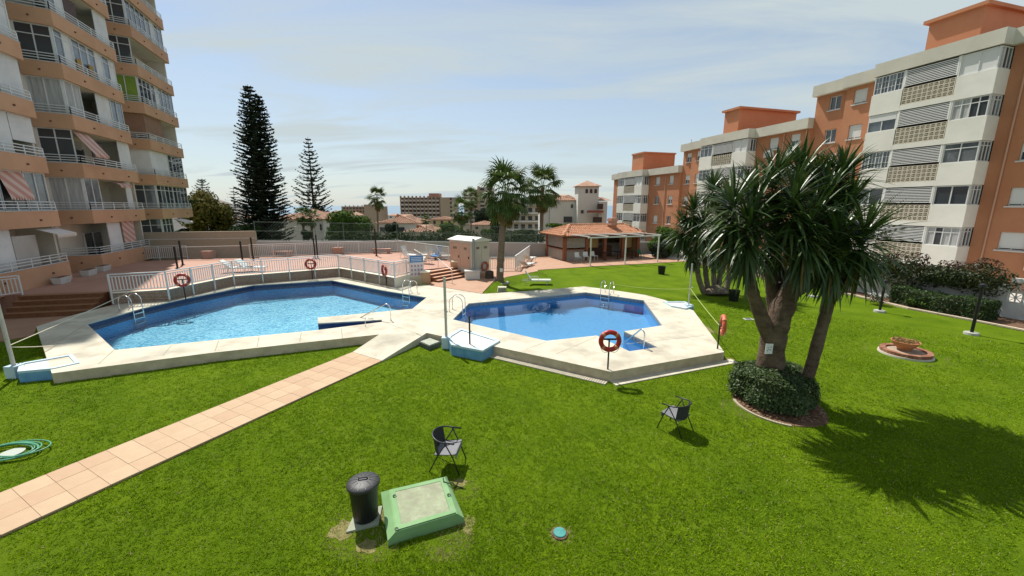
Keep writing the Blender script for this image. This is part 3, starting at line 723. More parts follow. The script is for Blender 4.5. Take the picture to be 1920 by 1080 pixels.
def block(label, ab, roof, nfl, detail, aL, aR, wins):
    t = thing('apartment_block', label, 'apartment building', FP(ab + 3.3, 4, 0), group='orange apartment blocks stepping down the hill')
    sp = [roof - 2.15 - 2.68 * k for k in range(nfl)]
    zb = sp[-1] - 2.6
    ops = [(a0, a1, s_ - 0.1, s_ + 1.0) for a0, a1 in wins for s_ in sp]
    o1 = 1.2
    st = ab + 9.45
    for u0, u1, du in ((aL, ab, 0), (ab + 6.7, st, 0), (st, aR, 0.25)):
        w_ = MB(); wall_open(w_, u0, u1, o1 + du, o1 + du + 0.3, zb, roof - 0.86, ops); wob('wall', w_, ORANGE, t)
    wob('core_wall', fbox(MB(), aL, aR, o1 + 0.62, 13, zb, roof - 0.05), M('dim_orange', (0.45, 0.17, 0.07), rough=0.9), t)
    wob('bay_back', fbox(MB(), ab + 0.1, ab + 6.6, o1, o1 + 0.2, zb, roof - 0.9), INTERIOR_SHADE, t)
    for a0, a1, oo in ((ab - 0.06, ab + 6.76, -0.06), (ab + 6.76, st + 0.1, 0.78), (st + 0.1, aR + 0.15, 1.02), (aL, ab - 0.06, 0.78)):
        if a1 > a0: wob('roof_fascia', fbox(MB(), a0, a1, oo, o1 + 0.7, roof - 0.88, roof), FASCIA, t)
    for k, s_ in enumerate(sp):
        spn = MB()
        fbox(spn, ab + 4.76, ab + 6.7, 0, 0.2, s_ - 1.46, s_ - 0.03); fbox(spn, ab, ab + 1.86, 0, 0.2, s_ - 1.46, s_ - 0.03)
        fbox(spn, ab + 1.86, ab + 4.76, 0.004, 0.2, s_ - 1.46, s_ - 1.12); fbox(spn, ab, ab + 0.2, 0.2, o1, s_ - 1.46, s_ - 0.03); fbox(spn, ab + 6.5, ab + 6.7, 0.2, o1, s_ - 1.46, s_ + 1.22)
        fbox(spn, ab + 0.2, ab + 6.5, 0.2, o1, s_ - 1.46, s_ - 1.30); fbox(spn, ab + 1.80, ab + 1.88, 0.03, 0.24, s_ - 0.03, s_ + 1.22); fbox(spn, ab + 4.74, ab + 4.82, 0.03, 0.24, s_ - 0.03, s_ + 1.22)
        wob('spandrel', spn, BAYWHITE, t)
        ty = R.choice((0, 1, 2))
        if detail: fwin(t, ab + 4.83, ab + 6.66, s_ - 0.03, s_ + 1.2, 0.1, 4 if k in (0, 2) else 2, 0.4 if k == 1 else 0, 0, [GLASS_PALE, GLASS], False, k in (0, 2))
        else: fwin(t, ab + 4.83, ab + 6.66, s_ - 0.03, s_ + 1.2, 0.1, 3, 0, 0.75, [GLASS_PALE, GLASS], False)
        pm = ([SHUT, SHUT], [CURTAIN, CURTAIN, GLASS, GLASS], [GLASS_PALE, GLASS_PALE], [GLASS, GLASS], [CURTAIN, GLASS, CURTAIN, CURTAIN])[k % 5]
        fwin(t, ab + 0.08, ab + 1.79, s_ - 0.03, s_ + 1.2, 0.1, len(pm), 0, 0 if k in (0, 3) else 0.72, pm, False)
        # window on the near side of the bay
        glazing(t, FP(ab + 0.1, 0.12, 0)[:2], FP(ab + 0.1, o1 - 0.005, 0)[:2], s_ - 0.03, s_ + 1.2, 3, 0.78 if k else 0, [CURTAIN, GLASS, GLASS_PALE] if k != 2 else [GLASS_PALE, GLASS, GLASS])
        # louvre and block screen
        if detail:
            lv = wob('louvre_panel', fbox(fbox(MB(), ab + 1.88, ab + 1.95, 0.02, 0.14, s_ + 0.10, s_ + 1.2), ab + 4.68, ab + 4.74, 0.02, 0.14, s_ + 0.10, s_ + 1.2), SLAT, t)
            wob('louvre_gap_shade', fbox(MB(), ab + 1.9, ab + 4.72, 0.13, 0.15, s_ + 0.09, s_ + 1.2), INTERIOR_SHADE, t)  # dark panel added so the gaps between the slats look shaded
            for q in range(10):
                o = link('slat', slat_me, lv, loc=Vector(FP(ab + 3.31, 0.04, s_ + 0.15 + q * 0.108)) - _wl(lv), rot=(0, 0, f_ang))
            bs = wob('block_screen', fbox(MB(), ab + 1.9, ab + 4.72, 0.03, 0.15, s_ - 1.12, s_ - 1.08), BLOCKM, t)
            for r_ in range(4):
                for c_ in range(10):
                    link('breeze_block', block_me, bs, loc=Vector(FP(ab + 2.04 + c_ * 0.281, 0.06, s_ - 0.95 + r_ * 0.265)) - _wl(bs), rot=(0, 0, f_ang))
        else:
            lv = MB(); cs, sn = math.cos(f_ang), math.sin(f_ang)
            for q in range(10):
                fbox(lv, ab + 1.9, ab + 4.72, 0.0, 0.06, s_ + 0.13 + q * 0.108, s_ + 0.175 + q * 0.108)
            tag(wob('louvre_panel', lv, SLAT, t), kind='stuff')
            bk = MB()
            for r_ in range(4):
                for c_ in range(10):
                    cx = ab + 2.04 + c_ * 0.281; cz = s_ - 0.95 + r_ * 0.265
                    fbox(bk, cx - 0.13, cx + 0.13, 0.02, 0.1, cz - 0.13, cz - 0.09); fbox(bk, cx - 0.13, cx - 0.09, 0.02, 0.1, cz - 0.09, cz + 0.13); fbox(bk, cx - 0.04, cx + 0.04, 0.02, 0.1, cz - 0.03, cz + 0.05)
            tag(wob('block_screen', bk, BLOCKM, t), kind='stuff')
    for a0, a1 in wins:
        far = a0 > st
        for k, s_ in enumerate(sp):
            shv = R.choice((0, 0.45, 0.55, 0.9, 0.9))
            fwin(t, a0, a1, s_ - 0.1, s_ + 1.0, o1 + (0.40 if far else 0.15), 2, shv, 0, GLASS, True)
    return t
def ac(t, a, z, o):
    s = fbox(MB(), a, a + 0.85, o - 0.4, o - 0.05, z, z + 0.62); f = wob('air_conditioner', s, WHITE, t)
    c = Vector(FP(a + 0.33, o - 0.405, z + 0.31)); wob('fan_grille', MB().torus(c, (FN.x, FN.y, 0), 0.2, 0.035, 16, 6), M('ac_grille', (0.2, 0.2, 0.2), rough=0.6), f)
    s = fbox(MB(), a + 0.1, a + 0.75, o - 0.4, o, z - 0.06, z - 0.005); wob('bracket', s, BLACK, f)
def roofbox(t, a0, a1, o0, o1, z0, z1, wide=0.25):
    b = wob('stair_hut', fbox(MB(), a0, a1, o0, o1, z0, z1), ORANGE, t)
    wob('hut_roof', fbox(MB(), a0 - wide, a1 + wide, o0 - wide, o1 + wide, z1, z1 + 0.22), ORANGE, b)
r1 = block('nearest and tallest orange block, white bay with louvres and breeze-block screens facing the lawn', 0.0, 15.45, 5, True, -7.0, 12.1, [(-2.4, -1.25), (-4.9, -3.7), (7.85, 8.85), (10.0, 10.95)])
r2 = block('middle orange apartment block one storey lower than its neighbour, half hidden by the yucca crowns', 17.7, 12.85, 4, False, 12.1, 29.0, [(13.0, 13.95), (15.2, 16.2), (25.4, 26.3), (27.5, 28.4)])
r3 = block('farthest and lowest orange apartment block, behind the tiled bar', 35.75, 10.3, 4, False, 29.0, 46.1, [(30.3, 31.2), (33.2, 34.2), (43.6, 44.5)])
for t_, a_, z_ in ((r1, -3.6, 1.4), (r2, 13.1, 9.75), (r2, 15.5, 9.85)): ac(t_, a_, z_, 1.2)
# drain pipes
for t_, a_, zt_, zb_ in ((r2, 14.6, 11.9, 9.3), (r2, 12.4, 11.9, 5.0), (r1, -0.7, 14.4, 0.5), (r3, 31.9, 9.4, 1)):
    c0 = Vector(FP(a_, 1.13, 0)); wob('drain_pipe', MB().tube([(c0.x, c0.y, zb_), (c0.x, c0.y, zt_)], 0.05, 8), M('pipe_salmon', (0.55, 0.30, 0.2), rough=0.6), t_)
roofbox(r1, 2.5, 5.4, 2.6, 12.0, 15.4, 17.95)
roofbox(r2, 21.8, 23.9, 2.6, 10.9, 12.8, 15.75)
roofbox(r3, 39.6, 42.7, 2.6, 8.3, 10.25, 13.1, 0.12)
a0 = Vector(FP(30.3, 3.5, 10.2)); wob('antenna', MB().tube([a0, a0 + Vector((0, 0, 3.6))], 0.025, 5), BLACK, r3)
# ================================================================ FENCES AND WALLS
picket_me = {}
def picket(h, w=0.035):
    k = (round(h, 2), w)
    if k not in picket_me: picket_me[k] = MB().box(-w / 2, w / 2, -0.012, 0.012, 0, h).mesh('picket', WHITE_METAL)
    return picket_me[k]
def fence(label, p, q, h, group, pitch=0.13, npost=None, rail_z=0.12, top_w=0.09, posts=True, cat='fence'):
    p, q = Vector(p), Vector(q); e = q - p; L = e.xy.length
    t = thing('picket_fence', label, cat, tuple(p), 0, group); ang = math.atan2(e.y, e.x); dz = e.z
    ob('top_rail', MB().bar((0, 0, h), (e.x, e.y, dz + h), top_w, 0.045), WHITE_METAL, t)
    ob('bottom_rail', MB().bar((0, 0, rail_z), (e.x, e.y, dz + rail_z), 0.04, 0.04), WHITE_METAL, t)
    ob('mid_rail', MB().bar((0, 0, h - 0.12), (e.x, e.y, dz + h - 0.12), 0.04, 0.035), WHITE_METAL, t)
    n = max(2, int(L / pitch)); pm = picket(h - rail_z - 0.16)
    for i in range(1, n):
        f = i / n; link('picket', pm, t, loc=(e.x * f, e.y * f, dz * f + rail_z + 0.02), rot=(0, 0, ang))
    k = npost or max(1, round(L / 1.6))
    for i in range(k + 1):
        f = i / k; s = MB().box(-0.03, 0.03, -0.03, 0.03, -0.57 if posts else 0, h + 0.0); link('post', s.mesh('post', WHITE_METAL), t, loc=(e.x * f, e.y * f, dz * f), rot=(0, 0, ang))
    return t
W3 = [Vector((*p, T + 0.03)) for p in WALL]
wallend = at(790, 509, T); wallend.z = T + 0.03
# low cream wall behind the large pool, thickness going back under the fence
lowwall = thing('pool_wall', 'low cream retaining wall behind the large pool under the white picket fence', 'wall', tuple(W3[2]))
ring = [Vector(p) for p in WALL] + [Vector(wallend[:2])]
def off_line(pl, d):
    out = []
    for i, p in enumerate(pl):
        a = pl[max(0, i - 1)]; b = pl[min(len(pl) - 1, i + 1)]; e = (b - a).normalized(); out.append(p + Vector((-e.y, e.x)) * d)
    return out
bk = off_line(ring, 0.22)
for i in range(len(ring) - 1):
    wob('wall_panel', MB().prism([tuple(ring[i]), tuple(ring[i + 1]), tuple(bk[i + 1]), tuple(bk[i])], 0.0, T + 0.03), CREAMWALL, lowwall)
FG = 'white picket fences round the pool terrace'
fl_ = off_line(ring, -0.036); F3 = [Vector((p.x, p.y, T + 0.03)) for p in fl_]
names = ['short white picket fence beside the top of the brown stairs, partly in shade', 'white picket fence behind the left ladder of the large pool, with a lifebuoy before it',
         'longest white picket fence along the back of the large pool', 'white picket fence from the far pool corner towards the rules board', ]
for i in range(4): fence(names[i], F3[i], F3[i + 1], 0.93, FG)
fence('short white picket fence end panel behind the rules board', F3[4], at(783, 509.0, T + 0.03), 0.93, FG)
lg0 = at(-90, 571, T); lg1 = at(50, 566.5, T)
fence('white picket railing at the left edge above the brown stairs', lg0, Vector((STAIR_TL.x - dl.x * 0.1, STAIR_TL.y - dl.y * 0.1, T)), 0.95, FG)
rb = [at(470, 484, T), at(700, 473, T), at(745, 472.5, T), at(842, 489, T)]
RG = 'white picket fences at the back of the terrace'
fence('white picket fence along the back of the sun terrace, left stretch', rb[0], rb[2], 1.1, RG)
fence('white picket fence at the back of the terrace running down to the pump hut', rb[2], rb[3], 1.1, RG)
ml = thing('mesh_fence', 'low grey mesh fence with white top rail before the tan wall', 'fence', tuple(at(345, 487, T)))
m0, m1 = at(338, 488, T), at(470, 484, T); mm = MB(); mm2 = MB()
mm.bar(m0 + Vector((0, 0, 1.05)), m1 + Vector((0, 0, 1.05)), 0.05, 0.05); wob('top_rail', mm, WHITE_METAL, ml)
for i in range(60):
    p = m0.lerp(m1, i / 60); mm2.tube([p, p + Vector((0, 0, 1.03))], 0.012, 4)
wob('wire_mesh', mm2, M('grey_wire', (0.35, 0.34, 0.33), rough=0.6), ml)['kind'] = 'stuff'
g0, g1 = at(246, 488, T), at(352, 483.5, T)
fence('white picket fence under the overhang of the tower end', g0, g1, 1.05, RG)
# boundary walls beyond the terrace
bw = thing('boundary_wall', 'long tan boundary wall beyond the terrace, left stretch below the trees', 'wall', (-26, 32, 0))
BWP = [Vector((-40, 31.9)), atY(478, 440, 34.5).xy, atY(745, 452, 38.2).xy, Vector((5.2, 42.0)), Vector((18.5, 44.2))]
BWZ = [(2.95, 3.05), (2.2, 1.85), (1.85, 1.3), (1.3, 1.3)]
BWM = [M('tan_render', (0.44, 0.365, 0.27), (0.38, 0.315, 0.23), ns=0.5, rough=0.95)] + [M('pale_grey_render', (0.44, 0.42, 0.39), (0.38, 0.365, 0.34), ns=0.4, rough=0.95)] * 3
bw2 = thing('boundary_wall', 'long grey boundary wall behind the white picket fence and the pump hut', 'wall', (-10, 40, 0))
cf = thing('chain_link_fence', 'thin green chain link fence with slim posts on top of the grey boundary wall', 'fence', (-10, 40.15, 1.8))
WG = M('wire_green', (0.12, 0.17, 0.14), rough=0.6)
for i in range(4):
    p, q = BWP[i], BWP[i + 1]; e = (q - p).normalized(); n = Vector((-e.y, e.x)) * 0.28; z0, z1 = BWZ[i]; par_ = bw if i == 0 else bw2
    wob('wall_face', MB().hexa([(*p, -1.2), (*q, -1.2), (*(q + n), -1.2), (*(p + n), -1.2), (*p, z0), (*q, z1), (*(q + n), z1), (*(p + n), z0)]), BWM[i], par_)
    if i == 0:
        m_ = n * 0.12; wob('wall_stripe', MB().hexa([(*(p - m_), z0 - 0.62), (*(q - m_), z1 - 0.62), (*(q - m_ * 0.02), z1 - 0.62), (*(p - m_ * 0.02), z0 - 0.62), (*(p - m_), z0 - 0.55), (*(q - m_), z1 - 0.55), (*(q - m_ * 0.02), z1 - 0.55), (*(p - m_ * 0.02), z0 - 0.55)]), WHITE, bw); continue
    L = (q - p).length; s = MB(); k = max(2, round(L / 2.6)); hh = n * 0.5
    for j in range(k + (1 if i == 3 else 0)):
        c = p.lerp(q, j / k) + hh; z = z0 + (z1 - z0) * j / k; wob('post', MB().tube([(*c, z), (*c, z + 1.7)], 0.032, 5), WG, cf)
    for dz in (0.08, 0.85, 1.62): s.tube([(*(p + hh), z0 + dz), (*(q + hh), z1 + dz)], 0.013, 4)
    x = 0.0
    while x < L - 1.6:
        u, v_ = p + e * x + hh, p + e * (x + 1.6) + hh; zu, zv = z0 + (z1 - z0) * x / L, z0 + (z1 - z0) * (x + 1.6) / L
        s.tube([(*u, zu + 0.05), (*v_, zv + 1.62)], 0.0045, 3, cap=False); s.tube([(*v_, zv + 0.05), (*u, zu + 1.62)], 0.0045, 3, cap=False); x += 0.22
    wob('wire_mesh', s, WG, cf)['kind'] = 'stuff'
# fence between the hut and the bar
fence('white picket gate panel between the pump hut and the palm', at(920, 507, DZ), at(966, 507, DZ), 1.0, 'white picket fences by the walkway')
fence('white picket fence sloping up from the walkway towards the bar', at(966, 507, DZ), at(994, 480, 0.05), 1.1, 'white picket fences by the walkway', posts=True)
fence('white picket fence left of the tiled bar', at(994, 480, 0.05), at(1026, 476, 0.05), 1.2, 'white picket fences by the walkway')

# garden wall on the right, kerb, beds
GW0, GW1 = Vector((16.2, 37.2)), Vector((24.6, 14.6)); gd = (GW1 - GW0).normalized(); gn = Vector((-gd.y, gd.x)); gn = gn if gn.x > 0 else -gn
gw = thing('garden_wall', 'white garden wall along the right side of the lawn below the dark climbing hedge', 'wall', (20, 27, 0))
LWG = (GW1 - GW0).length
s = MB(); la, lb = LWG - 3.95, LWG - 1.6
def gp(t_, o=0.0): v = GW0 + gd * t_ + gn * o; return (v.x, v.y)
for a, b, z0, z1 in ((0, la, -0.05, 1.55), (la, lb, -0.05, 0.75), (la, lb, 1.72, 1.9), (lb, LWG, -0.05, 1.9), ):
    s.prism([gp(a), gp(b), gp(b, 0.22), gp(a, 0.22)], z0, z1)
wob('wall_face', s, M('white_garden_wall', (0.66, 0.655, 0.63), (0.50, 0.49, 0.47), ns=1.4, rough=0.9, bump=0.2), gw)
lat = MB(); ga = math.atan2(gd.y, gd.x)
for i in range(5):
    for j in range(2):
        b0 = la + 0.22 + i * 0.45; c = Vector((*gp(b0, 0.1), 1.0 + j * 0.47)); hw = 0.22
        gx = Vector((gd.x, gd.y, 0)); gz = Vector((0, 0, 1)); u = MB()
        for k in range(4):
            th = k * PI / 4; dv = gx * math.cos(th) + gz * math.sin(th); ln_ = hw * (1.0 if k % 2 == 0 else 1.3); u.bar(c - dv * ln_, c + dv * ln_, 0.07, 0.022)
        for k in (-1, 1):
            u.bar(c + gx * hw * k - gz * hw, c + gx * hw * k + gz * hw, 0.07, 0.03); u.bar(c + gz * hw * k - gx * hw, c + gz * hw * k + gx * hw, 0.07, 0.03)
        wob('lattice_block', u, WHITE, gw)
kb0, kb1 = Vector((15.6, 37.2)), Vector((22.9, 11.0))
kp = [at(x, y, 0) for x, y in ((1470, 530), (1604, 556), (1702, 580), (1819, 602), (1920, 622), (2060, 655))]
kerb = bpy.data.objects.new('kerb', None); col.objects.link(kerb); kerb['kind'] = 'structure'
for i in range(len(kp) - 1):
    a, b = kp[i], kp[i + 1]; n = max(1, round((b - a).length / 1.0))
    for j in range(n):
        p, q = a.lerp(b, j / n), a.lerp(b, (j + 0.985) / n); e = (q - p).normalized(); nn = Vector((e.y, -e.x, 0)); nn = -nn if nn.x < 0 else nn
        ob('kerb_stone', MB().hexa([p + Vector((0, 0, -0.05)), p + nn * 0.14 + Vector((0, 0, -0.05)), q + nn * 0.14 + Vector((0, 0, -0.05)), q + Vector((0, 0, -0.05))][::-1] + [p + Vector((0, 0, 0.09)), p + nn * 0.14 + Vector((0, 0, 0.09)), q + nn * 0.14 + Vector((0, 0, 0.09)), q + Vector((0, 0, 0.09))][::-1]), M('kerb_stone', (0.60, 0.50, 0.38), (0.52, 0.42, 0.31), ns=4, rough=0.9), kerb)
bed = MB().prism([tuple(p[:2]) for p in kp] + [gp(LWG + 3), gp(LWG), gp(0.5)], -0.05, 0.03)
struct(ob('flower_bed', bed, SOIL))
struct(ob('building_apron', MB().prism([gp(-12, 0.3), gp(LWG + 6, 0.3), (40, 12), (22, 60)], -0.05, 0.06), GREYWALL))

# ================================================================ PUMP HUT
hut = thing('pump_hut', 'small pale pump hut with white flat roof and pink metal doors beside the palm', 'hut', (-2.7, 27.1, 0))
hc = Vector((-2.72, 27.1)); hl = hc + Vector((-0.72, 0.70)).normalized() * 2.45; hr = hc + Vector((0.70, 0.72)).normalized() * 1.62; hb = hl + (hr - hc)
HUTM = M('hut_render', (0.62, 0.59, 0.52), (0.55, 0.52, 0.45), ns=1.2, rough=0.9)
wob('wall', MB().prism([tuple(hc), tuple(hr), tuple(hb), tuple(hl)], 0.2, 2.78), HUTM, hut)
cen = (hc + hb) / 2
def ex(p, k, z): v = cen + (p - cen) * k; return (v.x, v.y, z)
rf = MB().hexa([ex(p, 1.12, z) for z in (2.78, 2.84) for p in (hc, hr, hb, hl)])
rv = [ex(p, 1.12, 2.84) for p in (hc, hr, hb, hl)]; mid1 = tuple((Vector(rv[0]) + Vector(rv[1])) / 2 + Vector((0, 0, 0.22))); mid2 = tuple((Vector(rv[2]) + Vector(rv[3])) / 2 + Vector((0, 0, 0.22)))
rf.quad(rv[0], mid1, mid2, rv[3]); rf.quad(rv[1], rv[2], mid2, mid1); rf.v += [rv[0], rv[1], mid1, rv[2], rv[3], mid2]; b_ = len(rf.v) - 6; rf.f += [(b_, b_ + 1, b_ + 2), (b_ + 3, b_ + 4, b_ + 5)]
wob('roof', rf, M('hut_roof_white', (0.74, 0.73, 0.70), rough=0.7), hut)
PINKD = M('hut_door_pink', (0.62, 0.42, 0.32), (0.57, 0.38, 0.29), ns=2, rough=0.6)
def onface(p, q, f0, f1, z0, z1, m, name, par, th=0.03):
    p, q = Vector(p), Vector(q); e = q - p; n = Vector((e.y, -e.x)).normalized()
    if n.y > 0: n = -n
    a, b = p + e * f0, p + e * f1; return wob(name, MB().prism([tuple(a), tuple(b), tuple(b + n * th), tuple(a + n * th)], z0, z1), m, par)
for f0, f1 in ((0.03, 0.48), (0.52, 0.92)):
    d_ = onface(hl, hc, f0, f1, 0.95, 2.65, PINKD, 'door', hut); onface(hl, hc, f0 + 0.15, f1 - 0.13, 2.2, 2.36, M('vent_dark', (0.25, 0.2, 0.16), rough=0.8), 'vent', d_, 0.045); onface(hl, hc, f1 - 0.06, f1 - 0.035, 1.6, 1.75, BLACK, 'handle', d_, 0.07)
for f0, f1 in ((0.08, 0.5), (0.52, 0.94)):
    d_ = onface(hc, hr, f0, f1, 0.55, 2.65, HUTM, 'door', hut); onface(hc, hr, f0 + 0.14, f1 - 0.1, 2.25, 2.42, M('vent_dark', (0.25, 0.2, 0.16)), 'vent', d_, 0.045)
wob('plinth', MB().prism([tuple(cen + (p - cen) * 1.02) for p in (hc, hr, hb, hl)], 0.2, 0.62), M('ochre_plinth', (0.50, 0.31, 0.18), (0.44, 0.27, 0.15), ns=3), hut)
pp = hc + Vector((0.12, -0.09)); wob('flue_pipe', MB().tube([(pp.x, pp.y, 0.5), (pp.x, pp.y, 3.0)], 0.09, 10), M('dull_metal', (0.30, 0.32, 0.31), rough=0.5, metal=0.3), hut)
bench = thing('storage_box', 'white storage box beside the right stairs in front of the pump hut', 'box', tuple(at(894, 522, DZ)))
bb0, bb1 = at(873, 524.5, DZ), at(900, 523.5, DZ); e = (bb1 - bb0).normalized(); n_ = Vector((-e.y, e.x, 0))
wob('box_body', MB().prism([tuple(q[:2]) for q in (bb0, bb1, bb1 + n_ * 0.6, bb0 + n_ * 0.6)], DZ, DZ + 0.5), WHITE, bench)
wob('lid', MB().prism([tuple(q[:2]) for q in (bb0 - e * 0.03 - n_ * 0.03, bb1 + e * 0.03 - n_ * 0.03, bb1 + n_ * 0.63 + e * 0.03, bb0 + n_ * 0.63 - e * 0.03)], DZ + 0.5, DZ + 0.58), WHITE, bench)
# stair piers, railing
for px, py, lab in ((799, 531, 'small cream pier at the left foot of the right stairs'), (855, 500, 'small cream pier at the top right of the right stairs')):
    c = at(px, py, DZ if py > 510 else T); pr = thing('pier', lab, 'pier', tuple(c)); h = 0.72 if py > 510 else 0.35
    ob('pier_body', MB().box(-0.25, 0.25, -0.2, 0.2, 0, h), M('ochre_plinth', (0.50, 0.31, 0.18)), pr); ob('pier_cap', MB().box(-0.3, 0.3, -0.25, 0.25, h, h + 0.07), CREAMWALL, pr)
hr_ = thing('stair_handrail', 'thin white handrail down the middle of the right stairs', 'handrail', tuple(at(848, 529, DZ)))
a = at(848, 531, DZ); b = at(822, 508, T); wob('rail', MB().tube([a, a + Vector((0, 0, 0.85)), b + Vector((0, 0, 0.85)), b], 0.022, 8), WHITE_METAL, hr_)
fence('tiny white railing at the pump hut door above the stairs', at(857, 499.5, T), at(878, 503, T), 0.85, 'white picket fences by the walkway')
# stack of cream edging bricks at lawn corner
bs = thing('brick_steps', 'little stack of three cream slabs at the lawn corner by the palm', 'slab stack', tuple(at(941, 548, 0)))
for i in range(3): ob('slab', MB().box(-0.28 + 0.02 * i, 0.28, -0.2, 0.3 - 0.05 * i, 0.33 + i * 0.1 - 0.33, 0.41 + i * 0.1 - 0.33), DECK, bs, loc=(0, 0, 0.02 + i * 0.02))

# rules board
rbd = thing('rules_board', 'blue and white pool rules board on the fence by the right stairs', 'sign', tuple(at(783, 533, DZ)))
c0, c1 = at(770, 531, DZ), at(795, 529, DZ); e = (c1 - c0).normalized(); n_ = Vector((e.y, -e.x, 0)); cz = 0.75
def bdq(name, f0, f1, z0, z1, m, th, par):
    L = (c1 - c0).length; a, b = c0 + e * L * f0, c0 + e * L * f1; return wob(name, MB().prism([tuple(q[:2]) for q in (a, b, b + n_ * th, a + n_ * th)], z0, z1), m, par)
pan = bdq('board_panel', 0, 1, cz, cz + 1.35, M('sign_white', (0.72, 0.66, 0.66), rough=0.5), 0.03, rbd)
bdq('header_panel', 0.02, 0.98, cz + 0.9, cz + 1.33, M('sign_blue', (0.05, 0.16, 0.42), (0.09, 0.25, 0.5), ns=5, rough=0.5), 0.035, rbd)
for i in range(4):
    for j in range(3): bdq('pictogram', 0.07 + 0.24 * i, 0.21 + 0.24 * i, cz + 0.08 + 0.26 * j, cz + 0.23 + 0.26 * j, M('sign_pink', (0.50, 0.24, 0.25), (0.42, 0.3, 0.36), ns=9, rough=0.6), 0.033, pan)
for i in range(3): bdq('text_line', 0.1, 0.9, cz + 0.98 + i * 0.1, cz + 1.02 + i * 0.1, M('sign_text', (0.6, 0.68, 0.75), rough=0.6), 0.038, pan)
for f in (0.0, 1.0):
    p = c0.lerp(c1, f); wob('post', MB().tube([(p.x, p.y, DZ), (p.x, p.y, cz + 1.38)], 0.025, 6), WHITE_METAL, rbd)

# ================================================================ POOL EQUIPMENT
def ladder(label, p, out, w=0.5, steps=3, top=0.72):
    """p: deck edge point, out: unit vector from the deck towards the water"""
    t = thing('pool_ladder', label, 'pool ladder', tuple(p), math.atan2(out[1], out[0]), 'chrome pool ladders')
    for sgn in (-1, 1):
        y = sgn * w / 2; P = [(-0.55, y, 0)]
        P += [(-0.55, y, top - 0.25)] + [(-0.24 + 0.31 * math.cos(a), y, top - 0.25 + 0.27 * math.sin(a)) for a in np.linspace(PI, 0, 9)] + [(0.07, y, -0.1), (0.07, y, -0.85)]
        ob('side_rail', MB().tube(P, 0.022, 8), CHROME, t, smooth=True)
    for k in range(steps): ob('tread', MB().box(0.03, 0.13, -w / 2 + 0.01, w / 2 - 0.01, -0.16 - 0.25 * k, -0.13 - 0.25 * k), CHROME, t)
    return t
def edge_dir(a, b, toward):
    e = (Vector(b) - Vector(a)).normalized(); n = Vector((-e.y, e.x)); m = (Vector(a) + Vector(b)) / 2
    return n if (Vector(toward) - m).dot(n) > 0 else -n
cL = (-11, 19); cR = (3, 18)
P = at(256, 581, DZ); ladder('chrome ladder at the left end of the large pool, in front of the brown stairs', P, edge_dir(POOL_L[0], POOL_L[1], cL))
P = at(763, 551, DZ); ladder('chrome ladder at the right end of the large pool beside the rules board', P, edge_dir(POOL_L[5], POOL_L[6], cL))
P = at(867, 583, DZ); ladder('chrome ladder at the left end of the small pool', P, edge_dir(POOL_R[0], POOL_R[1], cR))
P = at(1135, 553, DZ); ladder('chrome ladder at the far side of the small pool before the lawn', P, edge_dir(POOL_R[2], POOL_R[3], cR))
def handrail(label, pts_, r=0.024):
    t = thing('pool_handrail', label, 'handrail', tuple(pts_[0])); wob('rail', MB().tube(pts_, r, 8), CHROME, t, smooth=True); return t
a = at(733, 601, DZ); b = at(648, 611, DZ - 0.45)
def arc_rail(a, b, h):
    up = Vector((0, 0, h)); P = [a, a + up * 0.75]; d = (b - a); d.z = 0; dn = d.normalized(); c = a + up * 0.75 + dn * 0.18
    P += [c + (-dn * math.cos(t_) + Vector((0, 0, 1)) * math.sin(t_)) * 0.18 for t_ in np.linspace(0.2, 1.9, 7)]
    return P + [b]
handrail('long chrome handrail going down the entry steps of the large pool', arc_rail(a, b, 0.72))
h2 = at(685, 612, DZ); handrail('short thin chrome rail on the front edge of the large pool slot', [h2, h2 + Vector((0.02, 0, 0.35)), at(700, 597, DZ + 0.25)], 0.014)
a = at(1207, 654, DZ); b = at(1166, 646, DZ - 0.35); handrail('curved chrome handrail at the corner steps of the small pool', arc_rail(a, b, 0.62))

def shower(label, corners, zt, poles, foot_label):
    t = thing('shower_tray', label, 'shower tray', tuple(corners[0]), 0, 'blue and white foot showers')
    BLUEP = M('tray_blue', (0.16, 0.36, 0.55), (0.11, 0.28, 0.46), ns=4, rough=0.6)
    TRAYW = M('tray_white', (0.70, 0.70, 0.66), (0.58, 0.58, 0.53), ns=2.5, rough=0.7)
    cs = [Vector(c[:2]) for c in corners]; cen_ = sum(cs, Vector((0, 0))) / len(cs)
    wob('tray_base', MB().prism([tuple(c) for c in cs], -0.02, zt - 0.07), BLUEP, t)
    inn = [cen_ + (c - cen_) * 0.84 for c in cs]
    rim = MB()
    for i in range(len(cs)):
        j = (i + 1) % len(cs); rim.prism([tuple(cs[i]), tuple(cs[j]), tuple(inn[j]), tuple(inn[i])], zt - 0.072, zt)
    wob('tray_rim', rim, M('tray_pale_blue', (0.42, 0.58, 0.68), (0.55, 0.64, 0.68), ns=3, rough=0.6), t)
    wob('tray_floor', MB().prism([tuple(c) for c in inn], zt - 0.069, zt - 0.04), TRAYW, t)
    for k, (p, h, r, m) in enumerate(poles):
        wob('post_foot', MB().box(p.x - 0.16, p.x + 0.16, p.y - 0.14, p.y + 0.14, -0.02, zt + 0.03), M('tray_pale_blue', (0.42, 0.58, 0.68)), t) if k == 0 else None
        q = wob('shower_post', MB().tube([(p.x, p.y, zt - 0.04), (p.x, p.y, zt + h)], r, 10), m, t)
        wob('shower_tap', MB().tube([(p.x + r, p.y - r, zt + h * 0.45), (p.x + r + 0.06, p.y - r - 0.06, zt + h * 0.45)], 0.02, 6), CHROME, q)
    return t
POSTM = M('post_pale', (0.52, 0.50, 0.44), (0.42, 0.40, 0.35), ns=3, rough=0.55)
z_ = 0.30
